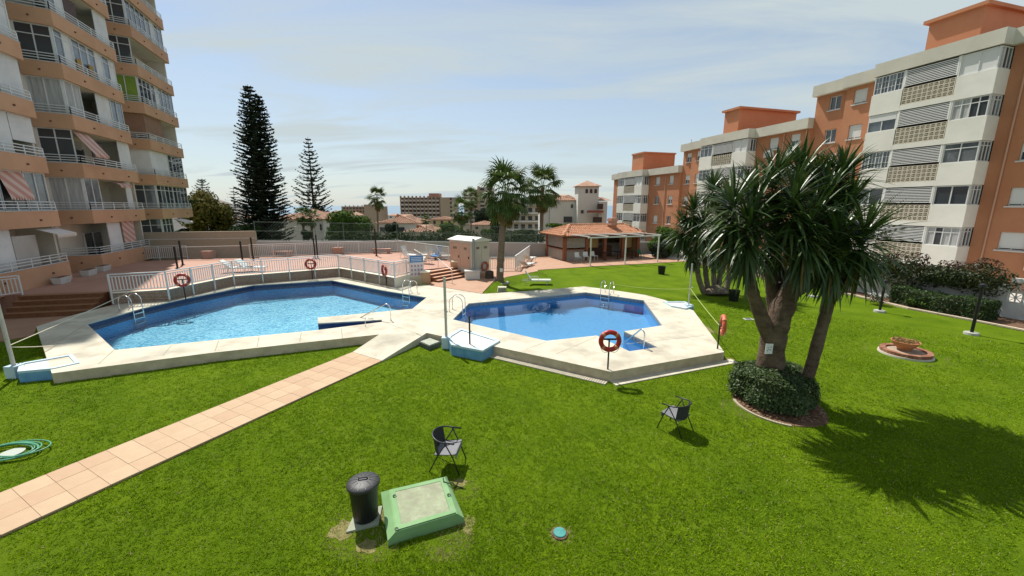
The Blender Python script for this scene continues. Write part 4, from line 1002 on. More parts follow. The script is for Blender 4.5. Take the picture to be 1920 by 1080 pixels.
c_ = [at(25, 712, 0.0), at(96, 702, 0.0), at(150, 683, z_), at(136, 667, z_), at(38, 684, z_), at(24, 700, z_)]
cl = [at(33, 700, z_), at(99, 694, z_), at(150, 683, z_), at(136, 667, z_), at(38, 684, z_)]
pl_ = at(27, 690, z_)
shower("blue and white shower tray with one pale post at the large pool's left corner", cl, 0.36, [(pl_, 2.0, 0.05, POSTM)], '')
zc = 0.40
cm = [at(846, 646, zc), at(905, 657, zc), at(938, 638, zc), at(863, 615, zc), at(838, 630, zc)]
shower('blue and white shower tray between the pools, with one tall and one short post', cm, zc, [(at(837, 633, zc), 2.25, 0.05, POSTM), (at(881, 643, zc), 1.0, 0.03, BLACK)], '')
cr = [at(1258, 573, zc), at(1286, 578, zc), at(1301, 573, zc), at(1284, 565, zc), at(1244, 565, zc)]
shower("pale blue shower tray with slim white post at the small pool's far right edge", cr, 0.40, [(at(1291, 572, zc), 2.05, 0.035, POSTM)], '')
dr_ = thing('drain_cover', 'square grey green drain cover sunk in the lawn beside the middle shower', 'drain cover', tuple(at(805, 641, 0.12)))
dc = [at(786, 640, 0.2), at(806, 633, 0.2), at(826, 640, 0.2), at(805, 648, 0.2)]
wob('cover_frame', MB().prism([tuple(p[:2]) for p in dc], -0.02, 0.17), M('drain_dark', (0.10, 0.11, 0.09), rough=0.9), dr_); cc = sum(dc, Vector()) / 4
wob('cover_plate', MB().prism([tuple((cc + (p - cc) * 0.9)[:2]) for p in dc], 0.172, 0.20), M('drain_grey', (0.40, 0.42, 0.34), (0.32, 0.34, 0.27), ns=5, rough=0.9), dr_)

# lifebuoys
def buoy(label, base, zc, face, Rr=0.30, post=True, m=RED, white=True, tbar=True, group='ring lifebuoys round the pools'):
    """ring on a T-post; face: direction the ring looks"""
    t = thing('lifebuoy', label, 'lifebuoy', tuple(base), math.atan2(face[1], face[0]) - PI / 2, group); h = zc - base[2]
    ob('ring', MB().torus((0, 0.06, h), (0, 1, 0), Rr, 0.072, 36, 10), m, t, smooth=True)
    for k in range(4):
        a = PI / 4 + k * PI / 2; c = Vector((math.cos(a) * Rr, 0.06, h + math.sin(a) * Rr)); tg = Vector((-math.sin(a), 0, math.cos(a)))
        ob('band', MB().tube([c - tg * 0.05, c + tg * 0.05], 0.076, 10), M('buoy_band', (0.55, 0.18, 0.09) if m is RED else (0.66, 0.3, 0.2), rough=0.5), t, smooth=True)
    ob('grab_rope', MB().tube([(Rr * 1.12 * math.cos(a), 0.06 + 0.03, h + Rr * 1.12 * math.sin(a) - 0.10 * abs(math.sin(2 * a))) for a in np.linspace(PI, 2 * PI, 17)], 0.008, 5), M('rope_white', (0.6, 0.57, 0.5), rough=0.9), t)
    if post:
        ob('post', MB().tube([(0, -0.03, 0), (0, -0.03, h + 0.02)], 0.026, 8), BLACK, t)
        ob('cross_bar', MB().box(-0.23, 0.23, -0.045, -0.015, h - 0.0, h + 0.05), BLACK, t)
    return t
b = at(1140, 693, DZ); buoy('largest and nearest red lifebuoy, on a black T-post on the small pool deck', b, atY(1141, 638, b.y).z, (0, -1), 0.27)
def fb(label, px, py, bx, by, face, Rr=0.30, m=RED):
    b = at(bx, by, DZ); z = atY(px, py, b.y).z; b2 = Vector((atY(px, py, b.y).x, b.y, DZ)); return buoy(label, b2, z, face, Rr, True, m)
fb('red lifebuoy on a post near the left ladder of the large pool', 342, 525, 343, 562, (0.45, -0.9), 0.29)
fb('red lifebuoy in the middle of the fence behind the large pool', 583, 495, 585, 523.5, (0.15, -1), 0.30)
fb('red lifebuoy seen narrow, on the fence close to the rules board', 722, 507, 724, 536, (-0.9, -0.75), 0.30)
b = at(1347, 654, DZ); buoy('orange lifebuoy seen edge on, at the right tip of the small pool deck', b, atY(1350, 609, b.y).z, (0.93, -0.34), 0.30, True, ORANGE_RING)
hb_ = hc.lerp(hr, 0.66) + Vector((0.72, -0.70)) * 0.05; buoy('faded red lifebuoy hung low on the pump hut door', (hb_.x, hb_.y, 0.5), 1.02, (0.72, -0.70), 0.27, False, M('faded_red', (0.38, 0.11, 0.07), rough=0.6))
# ropes
ROPE = M('rope_cream', (0.62, 0.56, 0.42), rough=0.9)
def rope(label, a, b, sag, r=0.010, m=ROPE):
    a, b = Vector(a), Vector(b); P = [a.lerp(b, k / 14) - Vector((0, 0, sag * 4 * (k / 14) * (1 - k / 14))) for k in range(15)]
    return tag(ob('barrier_rope', MB().tube(P, r, 5), m), label, 'rope', 'ropes tied between posts')
lp = Vector((pl_.x, pl_.y, 0)); rope('cream rope from the left shower post up to the fence by the brown stairs', (lp.x, lp.y, 1.02), at(246, 546, 0.95), 0.03, 0.014)
rope('cream rope from the left shower post to the corner of the pool deck', (lp.x, lp.y, 0.98), at(98, 648, 0.42), 0.02, 0.014)
rp_ = at(1291, 572, zc); rope('greenish rope from the right shower post to the orange lifebuoy post', (rp_.x, rp_.y, 1.25), (b.x - 0.0, b.y, 1.0) if False else (at(1347, 654, DZ).x, at(1347, 654, DZ).y, 1.12), 0.05, 0.011, M('rope_green', (0.40, 0.46, 0.16), rough=0.9))
rope('thin pale rope from the right shower post towards the far ladder', (rp_.x, rp_.y, 1.22), at(1148, 532, 0.9), 0.12, 0.008, M('rope_green', (0.40, 0.46, 0.16)))

# ================================================================ GARDEN FURNITURE
GREYFAB = M('grey_sling', (0.22, 0.22, 0.235), (0.17, 0.17, 0.18), ns=30, rough=0.85)
DARKFAB = M('dark_sling', (0.04, 0.04, 0.043), (0.028, 0.028, 0.03), ns=30, rough=0.85)
FRAME = M('chair_frame', (0.03, 0.03, 0.032), rough=0.4, metal=0.3)
def chair(label, loc, rz):       # local: faces -y, back at +y
    t = thing('garden_chair', label, 'chair', loc, rz, 'metal garden chairs on the lawn')
    arc = [(0.29, -0.22, 0.68), (0.29, -0.02, 0.69)] + [(0.29 * math.cos(a), 0.02 + 0.27 * math.sin(a), 0.69 + 0.05 * math.sin(a)) for a in np.linspace(0.15, PI - 0.15, 13)] + [(-0.29, -0.02, 0.69), (-0.29, -0.22, 0.68)]
    ob('arm_rail', MB().tube(arc, 0.016, 8), FRAME, t, smooth=True)
    for s_ in (-1, 1):
        ob('leg', MB().tube([(s_ * 0.285, -0.02, 0.69), (s_ * 0.27, -0.17, 0.38), (s_ * 0.275, -0.30, 0.0)], 0.013, 8), FRAME, t, smooth=True)
        ob('leg', MB().tube([(s_ * 0.288, -0.06, 0.685), (s_ * 0.25, 0.14, 0.36), (s_ * 0.26, 0.32, 0.0)], 0.013, 8), FRAME, t, smooth=True)
    ob('seat_frame', MB().tube([(-0.26, -0.22, 0.43), (0.26, -0.22, 0.43), (0.25, 0.2, 0.385), (-0.25, 0.2, 0.385)], 0.012, 6, closed=True), FRAME, t)
    s = MB()
    for i in range(6):
        y0, y1 = -0.22 + 0.42 * i / 6, -0.22 + 0.42 * (i + 1) / 6; z0_, z1_ = 0.435 - 0.05 * i / 6 - 0.02 * math.sin(PI * i / 6), 0.435 - 0.05 * (i + 1) / 6 - 0.02 * math.sin(PI * (i + 1) / 6)
        s.hexa([(-0.25, y0, z0_), (0.25, y0, z0_), (0.25, y1, z1_), (-0.25, y1, z1_), (-0.25, y0, z0_ + 0.012), (0.25, y0, z0_ + 0.012), (0.25, y1, z1_ + 0.012), (-0.25, y1, z1_ + 0.012)])
    s.hexa([(-0.25, -0.235, 0.33), (0.25, -0.235, 0.33), (0.25, -0.222, 0.33), (-0.25, -0.222, 0.33), (-0.25, -0.235, 0.447), (0.25, -0.235, 0.447), (0.25, -0.222, 0.447), (-0.25, -0.222, 0.447)])
    ob('seat', s, GREYFAB, t)
    s = MB(); A = np.linspace(0.55, PI - 0.55, 9)
    for i in range(8):
        for q in range(1):
            P = lambda a, z, d: (d * 0.28 * math.cos(a) , 0.02 + d * 0.26 * math.sin(a) - (0.72 - z) * 0.12, z)
            a, b_ = A[i], A[i + 1]; zt = lambda a: 0.685 + 0.05 * math.sin(a)
            s.hexa([P(a, 0.37, 0.98), P(b_, 0.37, 0.98), P(b_, 0.37, 1.02), P(a, 0.37, 1.02), P(a, zt(a), 0.98), P(b_, zt(b_), 0.98), P(b_, zt(b_), 1.02), P(a, zt(a), 1.02)][::1])
    ob('backrest', s, DARKFAB, t); return t
chair('dark garden chair behind the green manhole box, facing right', (-1.30, 7.28, 0.0), math.radians(83))
chair('dark garden chair standing alone left of the round hedge, its back turned to us', (3.86, 8.62, 0.0), math.radians(-150 + 8))

bin_ = thing('waste_bin', 'black waste bin with a domed grey lid beside the green manhole box', 'bin', (-2.48, 5.88, 0.0))
slab = MB().prism([(-0.20, -0.34), (0.27, -0.18), (0.20, 0.24), (-0.22, 0.12)], 0, 0.035)
ob('ground_slab', slab, M('mossy_concrete', (0.34, 0.36, 0.27), (0.25, 0.27, 0.19), ns=5, rough=0.95), bin_)
ob('bin_body', MB().lathe([(0.195, 0.036), (0.2, 0.06), (0.215, 0.35), (0.232, 0.66), (0.248, 0.665), (0.248, 0.69), (0.2, 0.69)], 28), M('bin_black', (0.010, 0.010, 0.011), rough=0.42), bin_, smooth=False)
LIDM = M('bin_lid', (0.030, 0.030, 0.032), (0.045, 0.045, 0.047), ns=9, rough=0.5)
lid = ob('lid', MB().lathe([(0.262, 0.645), (0.266, 0.685), (0.252, 0.70), (0.19, 0.722), (0.11, 0.738), (0.03, 0.742), (0.0, 0.743)], 28), LIDM, bin_, smooth=True)
for k in range(12):
    a = 2 * PI * k / 12; ob('rib', MB().bar((0.10 * math.cos(a), 0.10 * math.sin(a), 0.741), (0.24 * math.cos(a), 0.24 * math.sin(a), 0.706), 0.012, 0.010), LIDM, lid)
ob('handle', MB().tube([(-0.07, -0.02, 0.735), (-0.06, -0.015, 0.772), (0.06, 0.015, 0.772), (0.07, 0.02, 0.735)], 0.013, 7), LIDM, lid)

GREENB = M('manhole_green', (0.185, 0.34, 0.145), (0.15, 0.285, 0.115), ns=2.5, rough=0.75, bump=0.12, c3=(0.26, 0.37, 0.21), ns3=3)
PANELC = M('lichen_concrete', (0.345, 0.385, 0.25), (0.265, 0.29, 0.185), ns=7, rough=0.95, bump=0.3, c3=(0.25, 0.235, 0.17), ns3=4.5, fac3=0.8)
mb_ = thing('manhole_box', 'low green painted manhole box with a speckled concrete lid panel beside the bin', 'manhole box', (-1.55, 5.95, 0.0))
rim_ = [at(727, 1014, 0.10), at(870.5, 971, 0.10), at(837.5, 893, 0.10), at(714, 923, 0.10)]; flat_ = [at(742, 997, 0.21), at(857, 963, 0.21), at(834, 895, 0.21), at(729, 919, 0.21)]
def grow4(q, k, z):
    c = sum(q, Vector()) / 4; return [tuple(c + (p - c) * k)[:2] + (z,) for p in q]
bot = [Vector(p) for p in grow4(rim_, 1.0, 0.0)]
wob('box_body', MB().hexa([tuple(p)[:2] + (-0.02,) for p in rim_] + [tuple(p) for p in rim_]), GREENB, mb_)
wob('bevelled_top', MB().hexa([tuple(p)[:2] + (0.101,) for p in rim_] + [tuple(p) for p in flat_]), GREENB, mb_)
fr = MB(); o_ = grow4(flat_, 0.97, 0); i_ = grow4(flat_, 0.80, 0)
for i in range(4):
    j = (i + 1) % 4; fr.prism([o_[i][:2], o_[j][:2], i_[j][:2], i_[i][:2]], 0.212, 0.228)
wob('lid_frame', fr, GREENB, mb_)
wob('lid_panel', MB().prism([p[:2] for p in grow4(flat_, 0.795, 0)], 0.212, 0.222), PANELC, mb_)
for px, py in ((740, 930), (744, 992), (842, 928)):
    p = at(px, py, 0.235); wob('lifting_eye', MB().torus((p.x, p.y, 0.235), (0.3, 0, 1), 0.028, 0.007, 12, 5), BLACK, mb_)
hl_ = [at(831, 896, 0.24), at(832, 903, 0.24), at(840, 906, 0.23), at(848, 905, 0.12), at(854, 911, 0.03), at(868, 915, 0.02)]
wob('hose_end', MB().tube(hl_, 0.011, 6), M('hose_dark', (0.02, 0.04, 0.03), rough=0.6), mb_)
hv_ = thing('irrigation_cover', 'round teal irrigation valve cover set flush in the near lawn', 'valve cover', (0.77, 5.53, 0))
ob('cover', MB().lathe([(0.10, 0.0), (0.105, 0.03), (0.098, 0.045), (0.0, 0.05)], 24), M('teal_plastic', (0.03, 0.21, 0.19), (0.05, 0.27, 0.24), ns=9, rough=0.5), hv_)
ob('collar', MB().lathe([(0.128, 0.0), (0.13, 0.022), (0.107, 0.028)], 24), SOIL, hv_)
hz_ = thing('hose_coil', 'coiled green garden hose lying on the lawn at the left edge', 'hose', tuple(at(22, 851, 0.0)))
s = MB(); P = []
for k in range(260):
    a = k * 0.165; rr = 0.30 + 0.25 * (k / 260.0) + 0.04 * math.sin(a * 0.37); P.append((rr * 1.25 * math.cos(a), rr * 0.62 * math.sin(a) + 0.05 * math.sin(a * 0.2), 0.025 + 0.085 * abs(math.sin(k * 0.09)) ))
ob('hose_loops', s.tube(P, 0.015, 6), M('hose_green', (0.05, 0.24, 0.13), (0.10, 0.33, 0.2), ns=2, rough=0.45), hz_, smooth=True)
ob('hose_reel_plate', MB().lathe([(0.2, 0.0), (0.2, 0.03), (0.0, 0.032)], 18), M('pale_plate', (0.4, 0.44, 0.38), rough=0.8), hz_)
# planter
pt = at(1697, 664, 0.0)
pr = thing('brick_ring', 'round red brick ring on the lawn carrying the terracotta bowl', 'brick ring', (pt.x, pt.y, 0)); RR = 0.70
BR = [M('brick_%d' % i, c, rough=0.9) for i, c in enumerate(((0.28, 0.12, 0.07), (0.22, 0.09, 0.055), (0.33, 0.165, 0.10)))]
bms = [MB().hexa([(RR - 0.16, -0.041, 0), (RR, -0.053, 0), (RR, 0.053, 0), (RR - 0.16, 0.041, 0), (RR - 0.16, -0.041, 0.12), (RR, -0.053, 0.12), (RR, 0.053, 0.12), (RR - 0.16, 0.041, 0.12)]).mesh('brick', BR[i]) for i in range(3)]
for k in range(38): link('brick', R.choice(bms), pr, loc=(0, 0, 0.05 + R.uniform(-0.004, 0.004)), rot=(0, 0, 2 * PI * k / 38))
ob('base_ring', MB().lathe([(RR + 0.05, 0.0), (RR + 0.04, 0.06), (RR - 0.1, 0.06)], 40), M('pale_mortar', (0.5, 0.46, 0.38), ns=5, rough=0.95), pr)
ob('ring_floor', MB().lathe([(RR - 0.15, 0.12), (0.0, 0.13)], 32), M('mortar_fill', (0.42, 0.33, 0.25), (0.30, 0.22, 0.16), ns=5, rough=0.95), pr)
pb = thing('planter_bowl', 'wide terracotta planter bowl with small plants, standing on the brick ring', 'planter', (pt.x + 0.03, pt.y + 0.10, 0.13))
ob('bowl', MB().lathe([(0.18, 0.0), (0.2, 0.05), (0.32, 0.19), (0.39, 0.29), (0.40, 0.33), (0.37, 0.33), (0.35, 0.28), (0.0, 0.26)], 32), M('bowl_clay', (0.48, 0.22, 0.10), (0.42, 0.18, 0.08), ns=4, rough=0.75), pb, smooth=False)
def leaf_cloud(n, sampler, size, rng, flat=0.0, up=0.3):
    """n small two-triangle leaves; sampler(k)->(x,y,z,nx,ny,nz)"""
    P, N = sampler(n); n = len(P)
    N = N + rng.normal(0, 0.55, (n, 3)); N[:, 2] += up; N /= np.linalg.norm(N, axis=1, keepdims=True) + 1e-9
    a = np.cross(N, rng.normal(0, 1, (n, 3))); a /= np.linalg.norm(a, axis=1, keepdims=True) + 1e-9; b = np.cross(N, a)
    sz = size * rng.uniform(0.6, 1.3, (n, 1)); L, W = sz, sz * 0.5
    v = np.stack([P - a * L, P + b * W + N * W * 0.3, P + a * L, P - b * W + N * W * 0.3], 1).reshape(-1, 3)
    f = (np.arange(n)[:, None] * 4 + np.array([[0, 1, 2, 3]])); return v, f
rng = np.random.default_rng(5)
def disc(r, z, h):
    def f(n):
        a = rng.uniform(0, 2 * PI, n); rr = r * np.sqrt(rng.uniform(0, 1, n)); return np.stack([rr * np.cos(a), rr * np.sin(a), z + rng.uniform(0, h, n)], 1), np.tile([0, 0, 1.0], (n, 1))
    return f
v, f = leaf_cloud(420, disc(0.34, 0.27, 0.14), 0.035, rng); link('plants', mesh_np('plants', v, f, leaf_mat('bowl_leaves', (0.16, 0.16, 0.04), (0.24, 0.13, 0.06))), pb)['kind'] = 'stuff'
# buckets and garden lights
for px, py, lab in ((1240, 514, 'black plastic bucket on the far lawn before the pergola'), (1375, 564, 'black plastic bucket under the front yucca beside the far one')):
    t = thing('black_bucket', lab, 'bucket', tuple(at(px, py, 0)), 0, 'black buckets on the lawn'); k = 1.15
    ob('bucket_body', MB().lathe([(0.2 * k, 0), (0.25 * k, 0.5 * k), (0.27 * k, 0.52 * k), (0.24 * k, 0.52 * k), (0.2 * k, 0.1)], 20), M('bin_black', (0.01, 0.01, 0.011)), t)
    ob('bucket_handle', MB().tube([(0.26 * k * math.cos(a), 0.02, 0.5 * k + 0.1 * math.sin(a)) for a in np.linspace(0, PI, 9)], 0.008, 5), BLACK, t)
for px, py, h, lab in ((1821, 627, 1.95, 'nearest black garden lamp post on a concrete foot, before the clipped hedge'), (1649, 585, 1.45, 'middle black garden lamp post on the lawn edge near the white flowers'), (1525, 557, 1.3, 'farthest black garden lamp post on the right, behind the front yucca'), (1296, 507, 0.9, 'small black post light far off on the lawn beside the slim white shower post')):
    t = thing('garden_lamp', lab, 'lamp post', tuple(at(px, py, 0)), 0, 'black garden lamp posts')
    ob('foot', MB().lathe([(0.24, 0), (0.23, 0.09), (0.0, 0.10)], 18), M('lamp_foot', (0.42, 0.42, 0.38), (0.34, 0.35, 0.29), ns=6, rough=0.9), t)
    ob('post', MB().tube([(0, 0, 0.09), (0, 0, h)], 0.055, 10), BLACK, t); ob('cap', MB().lathe([(0.055, h), (0.13, h + 0.03), (0.12, h + 0.14), (0.0, h + 0.2)], 14), BLACK, t)
vb = thing('valve_box', 'small grey rectangular valve box in the lawn left of the yucca trunks', 'valve box', tuple(at(1403, 599, 0)))
ob('valve_frame', MB().box(-0.2, 0.2, -0.14, 0.14, 0, 0.03), M('valve_grey', (0.4, 0.42, 0.36), rough=0.9), vb); ob('valve_lid', MB().box(-0.13, 0.13, -0.09, 0.09, 0.031, 0.04), M('valve_dark', (0.08, 0.09, 0.08), rough=0.8), vb)
# planters on the terrace by the tower, black poles, umbrella bases, stools
for px, py, lab in ((117, 531, 'white trough planter nearest the brown stairs on the shaded terrace'), (168, 516, 'white trough planter in the middle of three by the tower'), (195, 508, 'white trough planter farthest back by the tower')):
    t = thing('trough_planter', lab, 'planter', tuple(at(px, py, T)), math.radians(112), 'white trough planters')
    ob('trough', MB().hexa([(-0.42, -0.17, 0), (0.42, -0.17, 0), (0.42, 0.17, 0), (-0.42, 0.17, 0), (-0.5, -0.22, 0.36), (0.5, -0.22, 0.36), (0.5, 0.22, 0.36), (-0.5, 0.22, 0.36)]), WHITE, t)
    ob('trough_soil', MB().box(-0.45, 0.45, -0.18, 0.18, 0.361, 0.37), SOIL, t)
for px, py, top, lab in ((333, 503, 462, 'black pole nearest the left lifebuoy behind the fence'), (343, 497, 451, 'black pole beside the end of the tower'), (456, 497, 452, 'black pole behind the middle of the fence, left one of two'), (475, 486, 445, 'tall black pole at the back of the terrace before the tan wall'), (591, 484, 446, 'left black pole of the close pair behind the middle lifebuoy'), (596, 484, 440, 'right black pole of the close pair behind the middle lifebuoy'), (706, 480, 428, 'lone black pole on the right half of the sun terrace')):
    b = at(px, py, T); h = atY(px, top, b.y).z - T
    t = thing('black_pole', lab, 'pole', tuple(b), 0, 'black poles on the sun terrace'); ob('pole_shaft', MB().tube([(0, 0, 0), (0, 0, h)], 0.06, 8), BLACK, t); ob('pole_foot', MB().lathe([(0.14, 0), (0.13, 0.04), (0.0, 0.05)], 12), BLACK, t)
def lounger(label, loc, rz, fm, cm, back=0.6, s=1.0):
    t = thing('sun_lounger', label, 'sun lounger', loc, rz, 'sun loungers'); t.scale = (s, s, s)
    for y in (-0.3, 0.3): ob('side_frame', MB().tube([(-0.95, y, 0.28), (0.95, y, 0.28)], 0.022, 6), fm, t)
    for x in (-0.75, 0.7):
        for y in (-0.28, 0.28): ob('leg', MB().tube([(x, y, 0), (x + 0.04, y, 0.28)], 0.018, 6), fm, t)
    ob('lounger_seat', MB().box(-0.35, 0.95, -0.28, 0.28, 0.285, 0.335), cm, t)
    a = math.radians(back); c_, s_ = math.cos(a) * 0.75, math.sin(a) * 0.75
    ob('backrest', MB().hexa([(-0.36, -0.28, 0.29), (-0.36, 0.28, 0.29), (-0.36 - c_, 0.28, 0.29 + s_), (-0.36 - c_, -0.28, 0.29 + s_)][::-1] + [(-0.33, -0.28, 0.335), (-0.33, 0.28, 0.335), (-0.34 - c_, 0.28, 0.335 + s_), (-0.34 - c_, -0.28, 0.335 + s_)][::-1]), cm, t)
    ob('armrest', MB().tube([(-0.6, -0.33, 0.28), (-0.55, -0.33, 0.48), (0.1, -0.33, 0.48), (0.2, -0.33, 0.28)], 0.018, 6), fm, t); ob('armrest', MB().tube([(-0.6, 0.33, 0.28), (-0.55, 0.33, 0.48), (0.1, 0.33, 0.48), (0.2, 0.33, 0.28)], 0.018, 6), fm, t)
    return t
LW_ = M('lounger_white', (0.66, 0.66, 0.62), rough=0.6); LBL = M('lounger_blue', (0.06, 0.19, 0.42), (0.05, 0.15, 0.36), ns=6, rough=0.8)
lounger('white sun lounger alone on the lawn beside the big palm', tuple(at(1006, 533, 0)), math.radians(-3), LW_, M('lounger_cushion', (0.50, 0.53, 0.46), (0.44, 0.47, 0.40), ns=5, rough=0.8), 55)
lounger('blue backed lounger standing at the rear fence of the terrace', tuple(at(820, 485, T)), math.radians(80 + 180), LW_, LBL, 75)
for px, py, rz, lab in ((775, 491, 20, 'white lounger in the cluster left of the rules board, nearest the fence'), (768, 484, -25, 'white lounger in the cluster with its back raised highest'), (800, 484, 15, 'white lounger just left of the blue one'), (836, 486, 12, 'white lounger pushed close to the pump hut'), (790, 494, 170, 'white lounger nearest behind the rules board')):
    lounger(lab, tuple(at(px, py, T)), math.radians(rz), LW_, LW_, R.choice((35, 55, 65)))
for px, py, rz, lab in ((447, 510, 10, 'white folded lounger behind the fence, left of a pair'), (472, 509, -5, 'white folded lounger behind the fence, right of a pair')):
    lounger(lab, tuple(at(px, py, T)), math.radians(rz), LW_, LW_, 40)
for px, py, rz, lab in ((988, 502, 60, 'white lounger standing by the sloping picket fence, nearest one'), (993, 490, 65, 'white lounger by the sloping picket fence, second one')):
    lounger(lab, tuple(at(px, py, 0.2)), math.radians(rz), LW_, LW_, 30)
for px, py, lab in ((393, 484, 'pink square planter at the back of the terrace before the tan wall'), (635, 477, 'pink square planter at the back fence of the terrace')):
    t = thing('square_planter', lab, 'planter', tuple(at(px, py, T)), 0, 'pink square planters'); ob('pot', MB().hexa([(-0.3, -0.3, 0), (0.3, -0.3, 0), (0.3, 0.3, 0), (-0.3, 0.3, 0), (-0.36, -0.36, 0.55), (0.36, -0.36, 0.55), (0.36, 0.36, 0.55), (-0.36, 0.36, 0.55)]), M('pink_clay', (0.50, 0.31, 0.24), rough=0.9), t); ob('rim', MB().box(-0.39, 0.39, -0.39, 0.39, 0.551, 0.62), M('pink_clay', (0.50, 0.31, 0.24)), t)
for px, py, lab in ((529, 480, 'low pink bench at the back of the terrace, left one'), (716, 475, 'low pink bench at the back of the terrace, right one')):
    t = thing('stone_bench', lab, 'bench', tuple(at(px, py, T)), 0, 'pink benches'); ob('bench_seat', MB().box(-0.85, 0.85, -0.22, 0.22, 0.36, 0.44), M('pink_clay', (0.5, 0.31, 0.24)), t)
    for x in (-0.6, 0.6): ob('bench_leg', MB().box(x - 0.1, x + 0.1, -0.18, 0.18, 0, 0.36), M('pink_clay', (0.5, 0.31, 0.24)), t)
t = thing('terracotta_pot', 'red terracotta pot at the top of the sloping picket fence by the bar', 'pot', tuple(at(1000, 476, 0.05))); ob('pot', MB().lathe([(0.2, 0), (0.28, 0.5), (0.31, 0.52), (0.27, 0.52), (0.0, 0.45)], 16), TERRACOTTA, t)
ob('pot_plant', MB().lathe([(0.05, 0.45), (0.2, 0.6), (0.1, 0.8), (0, 0.85)], 8), M('pot_leaf', (0.05, 0.09, 0.02), rough=0.8), t)

# ================================================================ BAR PAVILION
bar = thing('pool_bar', 'open bar pavilion with terracotta tiled roof, brick pillars and slatted grey shutters', 'bar pavilion', (9, 41, 0.05))
B0 = Vector((4.9, 37.6)); bu = Vector((0.935, 0.355)); bv = Vector((-0.355, 0.935)); BL, BD = 8.6, 4.0
def bp_(a, b, z): p = B0 + bu * a + bv * b; return (p.x, p.y, z)
def bbox(s, a0, a1, b0, b1, z0, z1): return s.hexa([bp_(a0, b0, z0), bp_(a1, b0, z0), bp_(a1, b1, z0), bp_(a0, b1, z0), bp_(a0, b0, z1), bp_(a1, b0, z1), bp_(a1, b1, z1), bp_(a0, b1, z1)])
BRICKP = M('brick_pillar', (0.30, 0.11, 0.06), (0.22, 0.08, 0.045), ns=7, rough=0.9)
SHGREY = M('shutter_grey', (0.40, 0.37, 0.33), (0.33, 0.31, 0.28), ns=3, rough=0.7)
for a, b in ((0, 0), (2.35, 0), (4.4, 0), (6.5, 0), (8.35, 0), (0, 3.7), (8.35, 3.7)): wob('pillar', bbox(MB(), a - 0.02, a + 0.28, b, b + 0.3, 0.03, 2.35), BRICKP, bar)
wob('back_wall', bbox(MB(), 0, BL, BD - 0.25, BD, 0.03, 2.35), M('bar_back', (0.34, 0.21, 0.10), rough=0.9), bar)
wob('right_wall', bbox(MB(), BL - 0.2, BL, 0.3, BD - 0.25, 0.03, 2.35), M('bar_back', (0.34, 0.21, 0.10)), bar)
for (a0, a1, b0, b1, nm) in ((0.30, 2.3, 0.12, 0.18, 'f'), (0.1, 0.16, 0.32, 3.68, 's')):
    wob('counter_panel', bbox(MB(), a0, a1, b0 + (0.02 if nm == 'f' else 0), b1, 0.03, 1.05), SHGREY, bar)
    for k in range(9): wob('slat', bbox(MB(), a0 - (0.03 if nm == 's' else 0), a1, b0 - (0.03 if nm == 'f' else 0), b1, 1.25 + k * 0.118, 1.25 + k * 0.118 + 0.09), SHGREY, bar)
    wob('counter_top', bbox(MB(), a0 - 0.1, a1 + 0.03, b0 - 0.22, b1 + 0.1, 1.06, 1.12), BRICKP, bar)
wob('back_counter', bbox(MB(), 2.7, 6.4, 1.6, 2.2, 0.03, 1.1), DARKWOOD, bar); wob('wall_board', bbox(MB(), 2.7, 4.3, 0.9, 0.96, 1.1, 2.3), M('bar_yellow', (0.46, 0.30, 0.12), rough=0.8), bar); wob('wall_board', bbox(MB(), 6.85, 8.3, 0.9, 0.96, 0.95, 2.2), M('bar_yellow', (0.46, 0.30, 0.12)), bar)
# hipped barrel tile roof
ze, zr = 2.38, 3.25; ov = 0.42
ev = [bp_(-ov, -ov, ze), bp_(BL + ov, -ov, ze), bp_(BL + ov, BD + ov, ze), bp_(-ov, BD + ov, ze)]; rg = [bp_(1.6, BD / 2, zr), bp_(BL - 0.6, BD / 2, zr)]
rfm = MB(); rfm.quad(ev[0], ev[1], rg[1], rg[0]); rfm.quad(ev[2], ev[3], rg[0], rg[1]); rfm.v += [ev[3], ev[0], rg[0], ev[1], ev[2], rg[1]]; q = len(rfm.v) - 6; rfm.f += [(q, q + 1, q + 2), (q + 3, q + 4, q + 5)]; rfm.quad(*ev[::-1])
TILEM = M('roof_tile', (0.50, 0.235, 0.125), (0.40, 0.165, 0.08), ns=1.8, rough=0.85, c3=(0.60, 0.36, 0.23), ns3=3.0, fac3=0.6)
rf = wob('roof', rfm, M('roof_under', (0.34, 0.14, 0.07), rough=0.9), bar)
